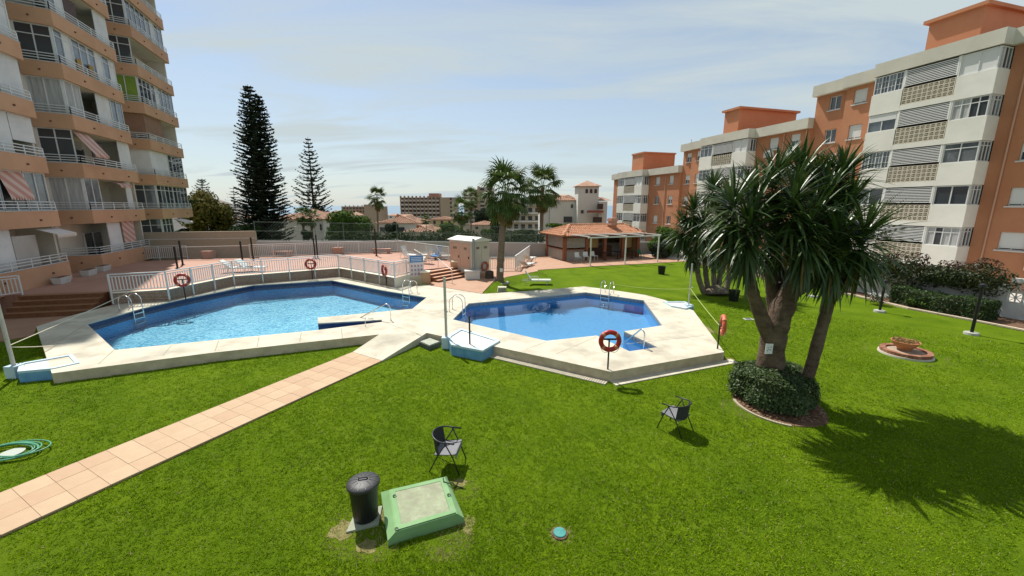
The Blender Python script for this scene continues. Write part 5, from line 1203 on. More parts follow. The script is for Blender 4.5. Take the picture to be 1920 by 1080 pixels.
def tile_rows(parent, A, Bp, C, D, pitch=0.24, course=0.38, r=0.10, m=TILEM, world=True):
    """barrel tiles on the roof plane: eave A->B, ridge D->C (D over A); each tile its own half-round shell, joined"""
    A, Bp, C, D = map(Vector, (A, Bp, C, D)); n = max(2, int((Bp - A).length / pitch)); s = MB(); eu = (Bp - A).normalized()
    nrm = (Bp - A).cross(D - A).normalized(); nrm = nrm if nrm.z > 0 else -nrm
    up = nrm.cross(eu); up = up if up.z > 0 else -up
    LB = (Bp - A).length; hgt = (D - A).dot(up); xd, xc = (D - A).dot(eu), (C - A).dot(eu)
    for i in range(n):
        x = (i + 0.5) * LB / n; y = 0
        while y < hgt:
            f = y / hgt; lo, hi = xd * f, LB + (xc - LB) * f
            if lo - 0.02 <= x <= hi + 0.02:
                y2 = min(y + course + 0.05, hgt); p = A + eu * x + up * y + nrm * R.uniform(0.02, 0.03); p2 = A + eu * x + up * y2 + nrm * 0.005
                b = len(s.v); jx = R.uniform(-0.008, 0.008)
                for pp_, rr in ((p, r), (p2, r * 0.85)):
                    for k in range(6):
                        a = PI * k / 5; s.v.append(tuple(pp_ + eu * (rr * math.cos(a) + jx) + nrm * rr * math.sin(a)))
                for k in range(5): s.f.append((b + k + 1, b + k, b + 6 + k, b + 7 + k))
                s.f.append(tuple(b + k for k in range(6)))
            y += course
    o = wob('roof_tile', s, m, parent); o['kind'] = 'stuff'; return o
tile_rows(rf, ev[0], ev[1], rg[1], rg[0]); tile_rows(rf, ev[3], ev[0], rg[0], rg[0]); tile_rows(rf, ev[1], ev[2], rg[1], rg[1])
for a, b in ((rg[0], rg[1]), (ev[0], rg[0]), (ev[1], rg[1]), (ev[3], rg[0])): wob('ridge_tile', MB().tube([Vector(a) + Vector((0, 0, 0.06)), Vector(b) + Vector((0, 0, 0.06))], 0.11, 8), TILEM, rf)
wob('eave_beam', bbox(MB(), -ov + 0.03, BL + ov - 0.03, -ov + 0.03, -ov + 0.11, 2.2, 2.37), DARKWOOD, bar)
# chimney pot on the roof
ch = wob('chimney', bbox(MB(), 5.75, 6.35, 0.9, 1.5, 2.6, 3.25), M('chimney_clay', (0.50, 0.24, 0.14), (0.44, 0.2, 0.11), ns=5, rough=0.9), bar)
for k in range(3):
    g = 0.09 * (k % 2); wob('chimney_course', bbox(MB(), 5.65 + g, 6.45 - g, 0.8 + g, 1.6 - g, 3.252 + k * 0.2, 3.252 + k * 0.2 + 0.195), M('chimney_pink', (0.58, 0.36, 0.28), (0.46, 0.22, 0.14), ns=9, rough=0.9), ch)
wob('chimney_cap', bbox(MB(), 5.7, 6.4, 0.85, 1.55, 3.856, 3.95), M('chimney_pink', (0.58, 0.36, 0.28)), ch)
# pergola
pg = thing('pergola', 'white metal pergola frame on slim posts in front of the tiled bar', 'pergola', tuple(at(1110, 498, 0.05)))
pgp = [at(1106.5, 498.2, 0.05), at(1171.5, 494.8, 0.05), at(1232.5, 491, 0.05)]
for p in pgp: wob('post', MB().box(p.x - 0.05, p.x + 0.05, p.y - 0.05, p.y + 0.05, 0.03, 2.42), WHITE_METAL, pg)
def pgo(p, b): return (p.x + bv.x * b, p.y + bv.y * b)
e0, e1 = pgp[0] - Vector((bu.x, bu.y, 0)) * 0.3, pgp[2] + Vector((bu.x, bu.y, 0)) * 0.15
wob('front_beam', MB().bar((*pgo(e0, 0), 2.47), (*pgo(e1, 0), 2.47), 0.1, 0.1), WHITE_METAL, pg)
wob('rear_beam', MB().bar((*pgo(e0, 3.0), 2.50), (*pgo(e1, 3.0), 2.50), 0.1, 0.1), WHITE_METAL, pg)
for k in range(5):
    p = e0.lerp(e1, 0.01 + 0.98 * k / 4); wob('rafter', MB().bar((*pgo(p, -0.15), 2.56), (*pgo(p, 3.1), 2.56), 0.09, 0.07), WHITE_METAL, pg)
# bar chairs and tables
for a, b, m_, lab in ((1.0, -0.9, LW_, 'white plastic chair before the bar shutter, left one'), (1.9, -0.8, LW_, 'white plastic chair before the bar shutter, right one'), (2.9, -0.7, LW_, 'white plastic chair beside the second brick pillar'), (8.2, -0.8, M('chair_green', (0.02, 0.16, 0.09), rough=0.5), 'dark green plastic chair at the right end of the bar')):
    t = thing('plastic_chair', lab, 'chair', bp_(a, b, 0.05), math.atan2(bu.y, bu.x) + R.uniform(-0.4, 0.4), 'plastic chairs at the bar')
    ob('seat', MB().box(-0.24, 0.24, -0.22, 0.22, 0.42, 0.46), m_, t); ob('backrest', MB().hexa([(-0.24, 0.19, 0.46), (0.24, 0.19, 0.46), (0.24, 0.23, 0.46), (-0.24, 0.23, 0.46), (-0.22, 0.28, 0.85), (0.22, 0.28, 0.85), (0.22, 0.32, 0.85), (-0.22, 0.32, 0.85)]), m_, t)
    for x in (-0.2, 0.2):
        for y in (-0.18, 0.18): ob('leg', MB().tube([(x * 1.15, y * 1.15, 0), (x, y, 0.42)], 0.02, 6), m_, t)
for a, b, lab in ((4.0, -0.8, 'dark table in the shade of the bar, left of the middle post'), (5.6, -0.6, 'dark table deep in the shade of the bar, right of the middle post'), (7.3, -0.6, 'dark table near the green chair')):
    t = thing('bar_table', lab, 'table', bp_(a, b, 0.05), math.atan2(bu.y, bu.x), 'dark bar tables'); ob('tabletop', MB().box(-0.4, 0.4, -0.4, 0.4, 0.71, 0.75), BLACK, t); ob('pedestal', MB().tube([(0, 0, 0.03), (0, 0, 0.71)], 0.04, 8), BLACK, t); ob('table_foot', MB().lathe([(0.26, 0), (0.24, 0.03), (0, 0.03)], 14), BLACK, t)
# ================================================================ PLANTS
LEAF_D = leaf_mat('yucca_leaf', (0.022, 0.050, 0.011), (0.072, 0.115, 0.026), rough=0.36, spec=0.42, trans=0.14)
PALM_G = leaf_mat('palm_leaf', (0.040, 0.078, 0.016), (0.105, 0.145, 0.034), rough=0.55, spec=0.2, trans=0.2)
PALM_DEAD = leaf_mat('palm_dead', (0.17, 0.125, 0.045), (0.30, 0.22, 0.085), rough=0.8, spec=0.1, trans=0.2)
BARK = M('palm_bark', (0.16, 0.115, 0.075), (0.24, 0.18, 0.125), ns=6, rough=0.95, bump=0.9, bs=14, bd=0.05, stretch=(1, 1, 2.5))
YBARK = M('yucca_bark', (0.15, 0.10, 0.064), (0.075, 0.05, 0.034), ns=5, rough=0.95, bump=1.0, bs=16, bd=0.05, stretch=(1, 1, 1.6), c3=(0.21, 0.15, 0.105), ns3=2)
DBARK = M('dark_bark', (0.055, 0.045, 0.035), (0.10, 0.08, 0.06), ns=5, rough=0.95, bump=0.8)
def sword(L, w, e0, droop, k=5, rng_=R):
    """one strap leaf along +x starting at elevation e0, bending down; V section"""
    v = []; f = []; p = np.array([0.03, 0.0, 0.0]); e = e0
    for i in range(k + 1):
        t = i / k; ww = w * (0.55 + 1.1 * t) if t < 0.35 else w * (0.95 * (1 - ((t - 0.35) / 0.65) ** 1.6)) + 0.001
        up = np.array([-math.sin(e), 0, math.cos(e)])
        v += [tuple(p + np.array([0, ww, 0]) + up * ww * 0.35), tuple(p), tuple(p + np.array([0, -ww, 0]) + up * ww * 0.35)]
        p = p + np.array([math.cos(e), 0, math.sin(e)]) * L / k; e -= droop / k * (0.4 + 1.2 * t)
    for i in range(k):
        b = i * 3; f += [(b, b + 1, b + 4, b + 3), (b + 1, b + 2, b + 5, b + 4)]
    return np.array(v), np.array(f)
def rot_z(v, a):
    c, s = math.cos(a), math.sin(a); return np.stack([v[:, 0] * c - v[:, 1] * s, v[:, 0] * s + v[:, 1] * c, v[:, 2]], 1)
class Cloud:
    def __init__(s): s.v = []; s.f = []; s.n = 0
    def add(s, v, f): s.v.append(v); s.f.append(f + s.n); s.n += len(v)
    def mesh(s, name, m, smooth=False): return mesh_np(name, np.concatenate(s.v), np.concatenate(s.f), m, smooth)
SWORDS = [(e, sword(1.0, 0.040, e, d)) for e, d in ((1.35, 0.25), (1.05, 0.5), (0.75, 0.75), (0.45, 0.95), (0.15, 0.9), (-0.3, 0.8), (-0.75, 0.5), (-1.15, 0.3))]
def rot_y(v, a):
    c, s = math.cos(a), math.sin(a); return np.stack([v[:, 0] * c + v[:, 2] * s, v[:, 1], -v[:, 0] * s + v[:, 2] * c], 1)
def yucca(t, heads, nl, nobj, L=1.0, rng_=None):
    rr = random.Random(3)
    var = [mesh_np('leaf', v * L, f, LEAF_D) for e, (v, f) in SWORDS] if nobj else None
    for hp in heads:
        hp, droopy = hp if isinstance(hp, tuple) else (hp, 0.5)
        root_h = thing('leaf_rosette', None, None)
        cl = Cloud(); picks = []
        for i in range(nl):
            u = (i + rr.random()) / nl; q = u ** (0.85 - 0.25 * droopy) * (6.2 + 1.8 * droopy); k = min(7, int(q))
            a = rr.uniform(0, 2 * PI); sc_ = rr.uniform(0.72, 1.08) * (0.8 if k < 1 else 1.0); dz = 0.20 - (0.40 + 0.52 * droopy * L) * u + rr.uniform(-0.05, 0.05)
            picks.append((k, a, sc_, dz))
        rr.shuffle(picks)
        bpy.data.objects.remove(root_h)
        for k, a, sc_, dz in picks[nobj:]:
            v, f = SWORDS[k][1]; cl.add(rot_z(rot_y(v * (L * sc_), rr.gauss(0, 0.13)), a) + np.array([0, 0, dz]) , f)
        dd = Cloud()
        for q in range(int(14 * droopy)):
            v, f = SWORDS[rr.choice((6, 7, 7))][1]; dd.add(rot_z(rot_y(v * L * rr.uniform(0.6, 0.95), rr.gauss(0.1, 0.2)), rr.uniform(0, 2 * PI)) + np.array([0, 0, -0.35 - 0.45 * droopy * L * rr.random()]), f)
        o = link('leaf_rosette', cl.mesh('leaf_rosette', LEAF_D), t, loc=Vector(hp) - _wl(t)); o['kind'] = 'stuff'
        if dd.n: link('dead_leaf_tuft', dd.mesh('dead_leaf_tuft', PALM_DEAD), o)['kind'] = 'stuff'
        for k, a, sc_, dz in picks[:nobj]:
            c = link('leaf', var[k], o, loc=(0, 0, dz), rot=(rr.gauss(0, 0.1), rr.gauss(0, 0.13), a)); c.scale = (sc_, sc_, sc_)
def limb(t, P, r, m=YBARK, name='trunk', n=12):
    pts_ = [Vector(p) for p in P]; k = len(pts_); Q = []; rs = []
    rl = r if isinstance(r, list) else [r[0] + (r[1] - r[0]) * i / (k - 1) for i in range(k)]
    for i in range(k - 1):
        p0, p1, p2, p3 = pts_[max(0, i - 1)], pts_[i], pts_[i + 1], pts_[min(k - 1, i + 2)]
        for j in range(7):
            u = j / 7; Q.append(0.5 * ((2 * p1) + (p2 - p0) * u + (2 * p0 - 5 * p1 + 4 * p2 - p3) * u * u + (3 * p1 - p0 - 3 * p2 + p3) * u ** 3)); rs.append((rl[i] + (rl[i + 1] - rl[i]) * u) * R.uniform(0.93, 1.07))
    Q.append(pts_[-1]); rs.append(rl[-1])
    return wob(name, MB().tube(Q, rs, n), m, t, smooth=True)
yb = Vector((7.10, 10.35, 0.0))
yu = thing('yucca_tree', 'big front yucca tree with thick forked trunk and a paper sign on it', 'tree', tuple(yb))
def yp(x, y, Y): return atY(x, y, Y)
t0 = yb; t1 = yp(1447, 655, 10.35); t2 = yp(1456, 610, 10.35)
limb(yu, [t0, yp(1444, 700, 10.35), t1, t2, yp(1474, 562, 10.4), yp(1496, 512, 10.4), yp(1515, 450, 10.4), yp(1525, 400, 10.4)], [0.46, 0.35, 0.30, 0.31, 0.26, 0.20, 0.15, 0.11])
limbs = [([yp(1446, 640, 10.35), yp(1428, 595, 10.25), yp(1412, 550, 10.2), yp(1402, 490, 10.1), yp(1400, 440, 10.0)], (0.20, 0.10)),
         ([t2, yp(1450, 560, 10.7), yp(1446, 510, 10.9), yp(1450, 440, 11.0), yp(1455, 380, 11.0)], (0.19, 0.11)),
         ([yp(1474, 565, 10.5), yp(1466, 500, 11.2), yp(1490, 430, 11.4), yp(1505, 360, 11.5)], (0.15, 0.1)),
         ([yp(1488, 550, 10.4), yp(1520, 528, 10.3), yp(1548, 500, 10.2), yp(1570, 455, 10.1), yp(1585, 420, 10.0)], (0.16, 0.10)),
         ([yp(1500, 505, 10.4), yp(1530, 440, 10.8), yp(1558, 390, 11.2), yp(1575, 350, 11.4)], (0.15, 0.1)),
         ([yp(1499, 750, 9.9) , yp(1520, 690, 9.9), yp(1538, 625, 9.9), yp(1552, 575, 9.9), yp(1560, 535, 9.8)], (0.15, 0.12)),
         ([yp(1552, 575, 9.9), yp(1580, 530, 9.7), yp(1595, 495, 9.6), yp(1608, 470, 9.5)], (0.10, 0.07)),
         ([yp(1560, 535, 9.8), yp(1562, 510, 9.8), yp(1556, 480, 9.7)], (0.10, 0.07))]
for P, r in limbs: limb(yu, P, r, name='limb')
heads = [(yp(1376, 385, 9.9), 1.0), (yp(1418, 372, 10.4), 0.8), (yp(1452, 345, 10.8), 0.4), (yp(1487, 380, 9.8), 0.9), (yp(1500, 335, 11.2), 0.2), (yp(1577, 335, 11.3), 0.3), (yp(1548, 375, 10.5), 0.8),
         (yp(1405, 425, 9.6), 0.9), (yp(1515, 430, 9.6), 0.9), (yp(1590, 395, 10.6), 0.8), (yp(1620, 445, 9.4), 0.75), (yp(1570, 450, 9.5), 0.9), (yp(1530, 355, 11.6), 0.3), (yp(1455, 420, 11.0), 0.9), (yp(1575, 400, 11.2), 0.9)]
yucca(yu, heads, 165, 19, 1.10)
# paper on the trunk
ps = yp(1442, 654, 9.98); sg = thing('paper_sign', 'white paper sheet with black dots pinned on the front yucca trunk', 'sign', tuple(ps))
ob('paper', MB().box(-0.095, 0.095, -0.006, 0.006, -0.14, 0.14), M('paper_white', (0.72, 0.72, 0.70), rough=0.8), sg)
for x, z in ((-0.03, 0.03), (0.04, 0.05), (0.0, -0.02), (0.045, -0.03), (-0.04, -0.05)): ob('printed_dot', MB().tube([(x, -0.006, z), (x, -0.009, z)], 0.014, 8), BLACK, sg)
b2 = at(1332, 551, 0); y2 = thing('yucca_tree', 'second yucca tree farther back with several grey trunks, left of the big front one', 'tree', tuple(b2))
for k, (px, py, dx) in enumerate(((1300, 470, -0.35), (1318, 455, 0.0), (1335, 450, 0.25), (1352, 460, 0.55), (1368, 470, 0.9))):
    b = b2 + Vector((dx, 0.2 * (k % 2), -0.02)); e = atY(px, py, b2.y + 0.3 * (k % 3)); limb(y2, [b, b.lerp(e, 0.35) + Vector((-0.1 + 0.05 * k, 0, 0)), e.lerp(b, 0.2), e], (0.17, 0.10), M('yucca_grey_bark', (0.20, 0.16, 0.12), (0.12, 0.09, 0.065), ns=5, rough=0.95, bump=1.0, bs=14, bd=0.05))
limb(y2, [b2 + Vector((0.3, -0.1, -0.05)), b2 + Vector((0.3, 0, 0.25)), b2 + Vector((0.3, 0.1, 0.5))], [0.85, 0.6, 0.2], M('yucca_grey_bark', (0, 0, 0)))
h2_ = [(atY(x, y, b2.y + dy), d) for x, y, dy, d in ((1337, 355, 0.5, 0.2), (1300, 395, 0, 0.6), (1282, 425, 0.4, 0.8), (1318, 420, -0.6, 0.9), (1350, 400, 0, 0.7), (1372, 430, 0.2, 0.9), (1345, 450, -0.4, 1.0), (1300, 450, 0.3, 1.0), (1362, 375, 1.0, 0.4))]
yucca(y2, h2_, 170, 0, 1.35)

# ---- fan palms
def frond(elev, droop, pl=0.9, fr=0.95, n=15, rr=random.Random(5), shag=0.0):
    v = []; f = []
    d = np.array([math.cos(elev), 0, math.sin(elev)]); up = np.array([-math.sin(elev), 0, math.cos(elev)])
    e = elev; p = np.zeros(3); pts_ = [p.copy()]
    for i in range(3):
        p = p + np.array([math.cos(e), 0, math.sin(e)]) * pl / 3; e -= droop * 0.12; pts_.append(p.copy())
    for i in range(3):
        b = len(v); w_ = 0.022
        v += [pts_[i] + [0, w_, 0], pts_[i] - [0, w_, 0], pts_[i + 1] - [0, w_, 0], pts_[i + 1] + [0, w_, 0]]; f.append((b, b + 1, b + 2, b + 3))
    d = np.array([math.cos(e), 0, math.sin(e)]); up = np.array([-math.sin(e), 0, math.cos(e)]); side = np.array([0, 1.0, 0])
    for k in range(n):
        th = (k / (n - 1) - 0.5) * 3.7; L = fr * (1 - 0.18 * abs(th) / 1.85) * rr.uniform(0.88, 1.08)
        dr = d * math.cos(th) + side * math.sin(th) + up * 0.12 * math.cos(th * 2); dr /= np.linalg.norm(dr)
        wd = np.cross(dr, up); wd /= np.linalg.norm(wd); q = p.copy(); pr = []
        g = 0.0
        for j in range(4):
            t = j / 3; ww = (0.012, 0.055, 0.045, 0.004)[j] * fr; tw = wd * math.cos(shag) + up * math.sin(shag)
            pr.append((q - tw * ww, q + tw * ww))
            g += droop * (0.05, 0.32, 0.85, 0)[j]
            st = dr * L / 3 + np.array([0, 0, -g * L / 3]); q = q + st / np.linalg.norm(st) * L / 3
        for j in range(3):
            b = len(v); v += [pr[j][0], pr[j][1], pr[j + 1][1], pr[j + 1][0]]; f.append((b, b + 1, b + 2, b + 3))
    return np.array(v), np.array(f)
def fan_palm(label, base, top, r0, r1, nf, L, skirt, objs=True, group=None, seed=1):
    t = thing('fan_palm', label, 'palm', tuple(base), 0, group); rr = random.Random(seed)
    base, top = Vector(base), Vector(top); mid = base.lerp(top, 0.45) + Vector((rr.uniform(-0.1, 0.1), 0, 0))
    limb(t, [base, base.lerp(top, 0.12), mid, top], [r0, r0 * 0.72, (r0 + r1) * 0.42, r1], BARK)
    EL = [(1.25, 0.5), (0.95, 0.8), (0.65, 1.0), (0.35, 1.2), (0.05, 1.4), (-0.3, 1.5), (-0.65, 1.2)]
    vs = [frond(e, d, 1.0 * L, 0.95 * L, rr=rr) for e, d in EL]; me = [mesh_np('frond', v, f, PALM_G) for v, f in vs]
    cl = Cloud()
    for i in range(nf):
        k = min(6, int(7 * ((i + 0.5) / nf) ** 0.95)); a = i * 2.39996 + rr.uniform(-0.2, 0.2); s_ = rr.uniform(0.85, 1.1)
        pos = top + Vector((0.12 * math.cos(a), 0.12 * math.sin(a), 0.25 * L - 0.5 * L * i / nf))
        if objs:
            o = link('frond', me[k], t, loc=pos - base, rot=(rr.uniform(-0.2, 0.2), rr.gauss(0, 0.2), a)); o.scale = (s_, s_, s_)
        else: cl.add(rot_z(rot_y(vs[k][0] * s_, rr.gauss(0, 0.2)), a) + np.array(pos), vs[k][1])
    if not objs: tag(link('crown', cl.mesh('crown', PALM_G), t, world=True), kind='stuff')
    ds = Cloud(); dv = [frond(-0.95, 0.8, 0.55 * L, 0.8 * L, 11, rr, 0.6), frond(-1.25, 0.4, 0.5 * L, 0.75 * L, 9, rr, 0.9)]
    for i in range(skirt):
        a = rr.uniform(0, 2 * PI); v, f = rr.choice(dv); h = rr.uniform(0.0, 1.0); ds.add(rot_z(v * rr.uniform(0.8, 1.1) * (1.05 - 0.45 * h), a) + np.array(top + Vector((0, 0, -0.15 * L - 1.25 * L * h))), f)
    tag(link('dead_frond_skirt', ds.mesh('dead_frond_skirt', PALM_DEAD), t, world=True), kind='stuff')
    return t
mb0 = at(936, 533, 0.03)
fan_palm('tall fan palm beside the pump hut, the nearest palm, with brown hanging skirt', mb0, atY(949, 362, mb0.y), 0.34, 0.20, 60, 1.06, 140, True, seed=4)
wd_ = thing('tree_bark_ring', 'ring of stones and dark stump roots at the foot of the nearest palm', 'stone ring', tuple(mb0))
for k in range(16):
    a = 2 * PI * k / 16; rr_ = 0.62; x, y = rr_ * math.cos(a), rr_ * math.sin(a); s = MB().lathe([(0.13, 0), (0.15, 0.08), (0.10, 0.17), (0.0, 0.19)], 7); ob('stone', s, M('ring_stone', (0.40, 0.36, 0.29), (0.25, 0.22, 0.17), ns=7, rough=0.95), wd_, loc=(x - 0.05, y, 0), rot=(0, 0, a * 3))
st_ = at(918, 529, 0.03); stp = thing('dark_stump', 'dark hollow stump left of the nearest palm trunk', 'stump', tuple(st_)); ob('stump_body', MB().lathe([(0.36, 0), (0.30, 0.25), (0.28, 0.75), (0.22, 0.78), (0.18, 0.5)], 10), DBARK, stp)
pn = at(939.5, 505.0, 0.03); pnp = atY(940, 506.5, mb0.y - 0.32); nt_ = thing('paper_sign', 'small white notice on the trunk of the nearest palm', 'sign', tuple(pnp)); ob('paper', MB().box(-0.1, 0.1, -0.005, 0.005, -0.12, 0.12), M('paper_white', (0.72, 0.72, 0.7)), nt_)
fan_palm('second fan palm behind the tiled bar, dark crown with skirt', (atY(1015, 425, 50)[0], 50, -1.8), atY(1017, 352, 50), 0.3, 0.24, 44, 1.55, 80, True, seed=9)
fan_palm('lone far fan palm standing dark against the sea, left of the hotel', (atY(706, 440, 85)[0], 85, -4.5), atY(707, 372, 85), 0.25, 0.2, 34, 1.35, 40, False, 'far fan palms', 2)
for px, py, Y, s_, lab in ((568, 405, 54, 0.75, 'small fan palm before the white tiled house, left of a pair'), (583, 408, 54, 0.75, 'small fan palm before the white tiled house, right of a pair'), (798, 412, 90, 0.75, 'small fan palm in front of the hotel base'), (866, 396, 75, 1.5, 'bushy fan palm below the tower blocks'), (882, 372, 95, 1.5, 'feathery tall palm before the tower blocks')):
    fan_palm(lab, (atY(px, 430, Y)[0], Y, float(terr_z(Y)) - 0.3), atY(px, py, Y), 0.2, 0.16, 26, s_, 26, False, 'far fan palms', int(px))

# ---- Norfolk pines
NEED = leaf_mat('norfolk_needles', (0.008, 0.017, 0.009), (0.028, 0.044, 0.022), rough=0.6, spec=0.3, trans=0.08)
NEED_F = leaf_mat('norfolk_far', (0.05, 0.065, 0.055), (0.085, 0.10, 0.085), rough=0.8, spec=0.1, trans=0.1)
def norfolk(label, base, top, width, whorls, nb, m, leaders=((0, 0),), branchlet=0.5, wq=0.07, seed=1, base_f=0.06, shape=0.8, upturn=0.35, step=0.2):
    t = thing('norfolk_pine', label, 'tree', tuple(base)); rr = random.Random(seed); base, top = Vector(base), Vector(top); H = top.z - base.z
    cl = Cloud()
    for li, (lx, dh) in enumerate(leaders):
        tp_ = top + Vector((lx, 0, dh)); b_ = base + Vector((lx * 0.45, 0, 0)); Hl = tp_.z - b_.z
        limb(t, [b_, b_.lerp(tp_, 0.3), b_.lerp(tp_, 0.7), tp_], [0.017 * H, 0.012 * H, 0.006 * H, 0.02], DBARK, n=8)
        V_, F_ = [], []
        def q4(a, b, w_):
            d = b - a; n = d.cross(Vector((rr.uniform(-1, 1), rr.uniform(-1, 1), rr.uniform(0.2, 1)))); 
            if n.length < 1e-6: return
            n.normalize(); n *= w_; k = len(V_); V_.extend([a - n, a + n, b + n * 0.6, b - n * 0.6]); F_.append((k, k + 1, k + 2, k + 3))
        for wi in range(whorls):
            f = base_f + (1 - base_f) * (wi + rr.uniform(-0.2, 0.2)) / whorls; f = min(max(f, base_f), 0.995)
            c = b_.lerp(tp_, f); L = width * ((1 - f) ** shape) * rr.uniform(0.86, 1.05) + 0.15
            if f < 0.2: L *= 0.8 + f
            a0 = rr.uniform(0, 2 * PI)
            for bi in range(nb):
                a = a0 + 2 * PI * bi / nb + rr.uniform(-0.2, 0.2); L_ = L * rr.uniform(0.75, 1.08); d = Vector((math.cos(a), math.sin(a), 0)); sd = Vector((-d.y, d.x, 0))
                n = max(3, int(L_ / step)); prev = c
                for j in range(1, n + 1):
                    u = j / n; p = c + d * L_ * u + Vector((0, 0, L_ * (upturn * u * u - 0.10 * u)))
                    q4(prev, p, wq * 0.55); prev = p
                    bl = branchlet * (1.0 - 0.55 * u) * min(1.0, 0.45 + L_ / 2.5)
                    if u > 0.18:
                        for s_ in (-1, 1):
                            q4(p, p + sd * s_ * bl * rr.uniform(0.6, 1.1) + d * bl * 0.55 + Vector((0, 0, bl * rr.uniform(0.0, 0.45))), wq)
        cl.add(np.array([tuple(x) for x in V_]), np.array(F_))
    tag(link('crown', cl.mesh('crown', m), t, world=True), kind='stuff'); return t
nb_ = Vector((atY(492, 442, 52)[0], 52, -1.6)); nt2 = atY(464, 158, 52)
norfolk('very tall dense dark Norfolk pine with two tops beyond the tan wall', nb_, nt2, 3.5, 50, 8, NEED, ((0, 0), (1.05, -1.1)), 0.70, 0.10, 3, 0.03, 0.62, 0.30, 0.25)
nb_ = Vector((atY(592, 440, 75)[0], 75, -4.0)); norfolk('open tiered Norfolk pine with sky between its branches, behind the white tiled house', nb_, atY(577, 256, 75), 5.6, 26, 6, NEED, ((0, 0),), 0.62, 0.13, 8, 0.2, 0.85, 0.42, 0.34)
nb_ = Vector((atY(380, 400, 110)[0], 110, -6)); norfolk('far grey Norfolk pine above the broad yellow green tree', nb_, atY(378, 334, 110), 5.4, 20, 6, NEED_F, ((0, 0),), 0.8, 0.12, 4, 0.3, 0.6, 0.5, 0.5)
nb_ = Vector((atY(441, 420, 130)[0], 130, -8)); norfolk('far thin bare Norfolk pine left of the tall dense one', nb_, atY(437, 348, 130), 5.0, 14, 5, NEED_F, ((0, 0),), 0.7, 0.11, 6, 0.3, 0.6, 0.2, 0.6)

# ---- broad trees and shrubs
def clump_sampler(cl, shell=0.75):
    cl = np.array(cl, float); vol = (cl[:, 3] * cl[:, 4] * cl[:, 5]) ** (2 / 3); pr = vol / vol.sum()
    def f(n):
        k = rng.choice(len(cl), n, p=pr); d = rng.normal(0, 1, (n, 3)); d /= np.linalg.norm(d, axis=1, keepdims=True)
        r = np.where(rng.uniform(0, 1, n) < shell, rng.uniform(0.82, 1.08, n), rng.uniform(0.2, 0.9, n))[:, None]
        return cl[k, :3] + d * cl[k, 3:6] * r, d
    return f
def blob_tree(label, name, cat, center, size, n, leaf, m, nclump=14, trunk=None, seed=0, group=None, lump=0.42):
    rr = random.Random(seed); c = Vector(center); sx, sy, sz = size
    base = Vector((c.x, c.y, c.z - sz)) if trunk is None else Vector(trunk)
    t = thing(name, label, cat, tuple(base), 0, group); cl = []
    for i in range(nclump):
        d = Vector((rr.gauss(0, 1), rr.gauss(0, 1), rr.gauss(0.15, 1))).normalized(); k = rr.uniform(0.35, 0.85); s_ = rr.uniform(0.7, 1.25) * lump
        cl.append((c.x + d.x * sx * k, c.y + d.y * sy * k, c.z + d.z * sz * k, sx * s_, sy * s_, sz * s_))
    v, f = leaf_cloud(n, clump_sampler(cl), leaf, rng)
    tag(link('crown', mesh_np('crown', v, f, m), t, world=True), kind='stuff')
    tp_ = c - Vector((0, 0, sz * 0.2)); 
    if (tp_ - base).length > 0.3:
        limb(t, [base - Vector((0, 0, 0.2)), base.lerp(tp_, 0.5) + Vector((rr.uniform(-.1, .1), 0, 0)), tp_], [0.10 * sx + 0.05, 0.07 * sx + 0.03, 0.03], DBARK, n=7)
        for q in cl[:4]: limb(t, [base.lerp(tp_, 0.6), Vector(q[:3])], [0.04 * sx + 0.02, 0.02], DBARK, 'branch', n=5)
    return t
LF_Y = leaf_mat('leaf_yellow_green', (0.055, 0.068, 0.015), (0.18, 0.15, 0.042), trans=0.25, spec=0.06, rough=0.75)
LF_G = leaf_mat('leaf_green', (0.032, 0.07, 0.012), (0.105, 0.165, 0.028), trans=0.25, spec=0.06, rough=0.75)
LF_D = leaf_mat('leaf_dark', (0.016, 0.034, 0.011), (0.045, 0.072, 0.022), trans=0.12, spec=0.06, rough=0.75)
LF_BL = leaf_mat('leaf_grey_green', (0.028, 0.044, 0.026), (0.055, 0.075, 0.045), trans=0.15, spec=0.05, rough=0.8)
LF_RED = leaf_mat('leaf_reddish', (0.035, 0.03, 0.012), (0.105, 0.045, 0.028), trans=0.2)
def bt(label, px, py, Y, wpx, hpx, n, leaf, m, nc=14, seed=0, cat='tree', name='broadleaf_tree', group=None, base_z=None, lump=0.42):
    c = atY(px, py, Y); k = Y * 0.98 / F_PX; sx, sz = wpx / 2 * k / 1.15, hpx / 2 * k / 1.15
    bz = (float(terr_z(Y)) if Y > 40 else 0.0) if base_z is None else base_z
    return blob_tree(label, name, cat, c, (sx, min(sx, 3.5), sz), n, leaf, m, nc, (c.x, c.y, min(bz, c.z - sz * 0.4)), seed, group, lump)
bt('broad yellow green tree at the end of the apartment tower', 385, 408, 49, 100, 92, 9000, 0.20, LF_Y, 26, 1)
bt('dark leafy tree top poking out above the broad yellow green tree', 352, 385, 47, 28, 34, 1200, 0.2, LF_D, 8, 2)
bt('round bright green tree left of the lone far palm, beyond the terrace', 655, 424, 50, 102, 66, 9000, 0.19, LF_G, 24, 3)
bt('narrow dark cypress right behind the nearest palm trunk', 932, 424, 60, 26, 58, 2500, 0.18, LF_D, 8, 4, lump=0.6)
bt('small bushy green tree beside the red roofed house wall', 735, 432, 60, 26, 36, 1400, 0.2, LF_BL, 8, 5)
bt('dark green shrub left of the pump hut roof', 845, 432, 55, 62, 34, 3200, 0.18, LF_G, 14, 6, 'shrub', 'shrub')
bt('clipped green hedge right of the nearest palm trunk', 985, 440, 52, 70, 28, 4200, 0.15, LF_D, 16, 7, 'hedge', 'hedge')
bt('sunny yellow green shrub just left of the nearest palm trunk', 912, 436, 53, 34, 24, 1500, 0.16, LF_G, 8, 8, 'shrub', 'shrub')
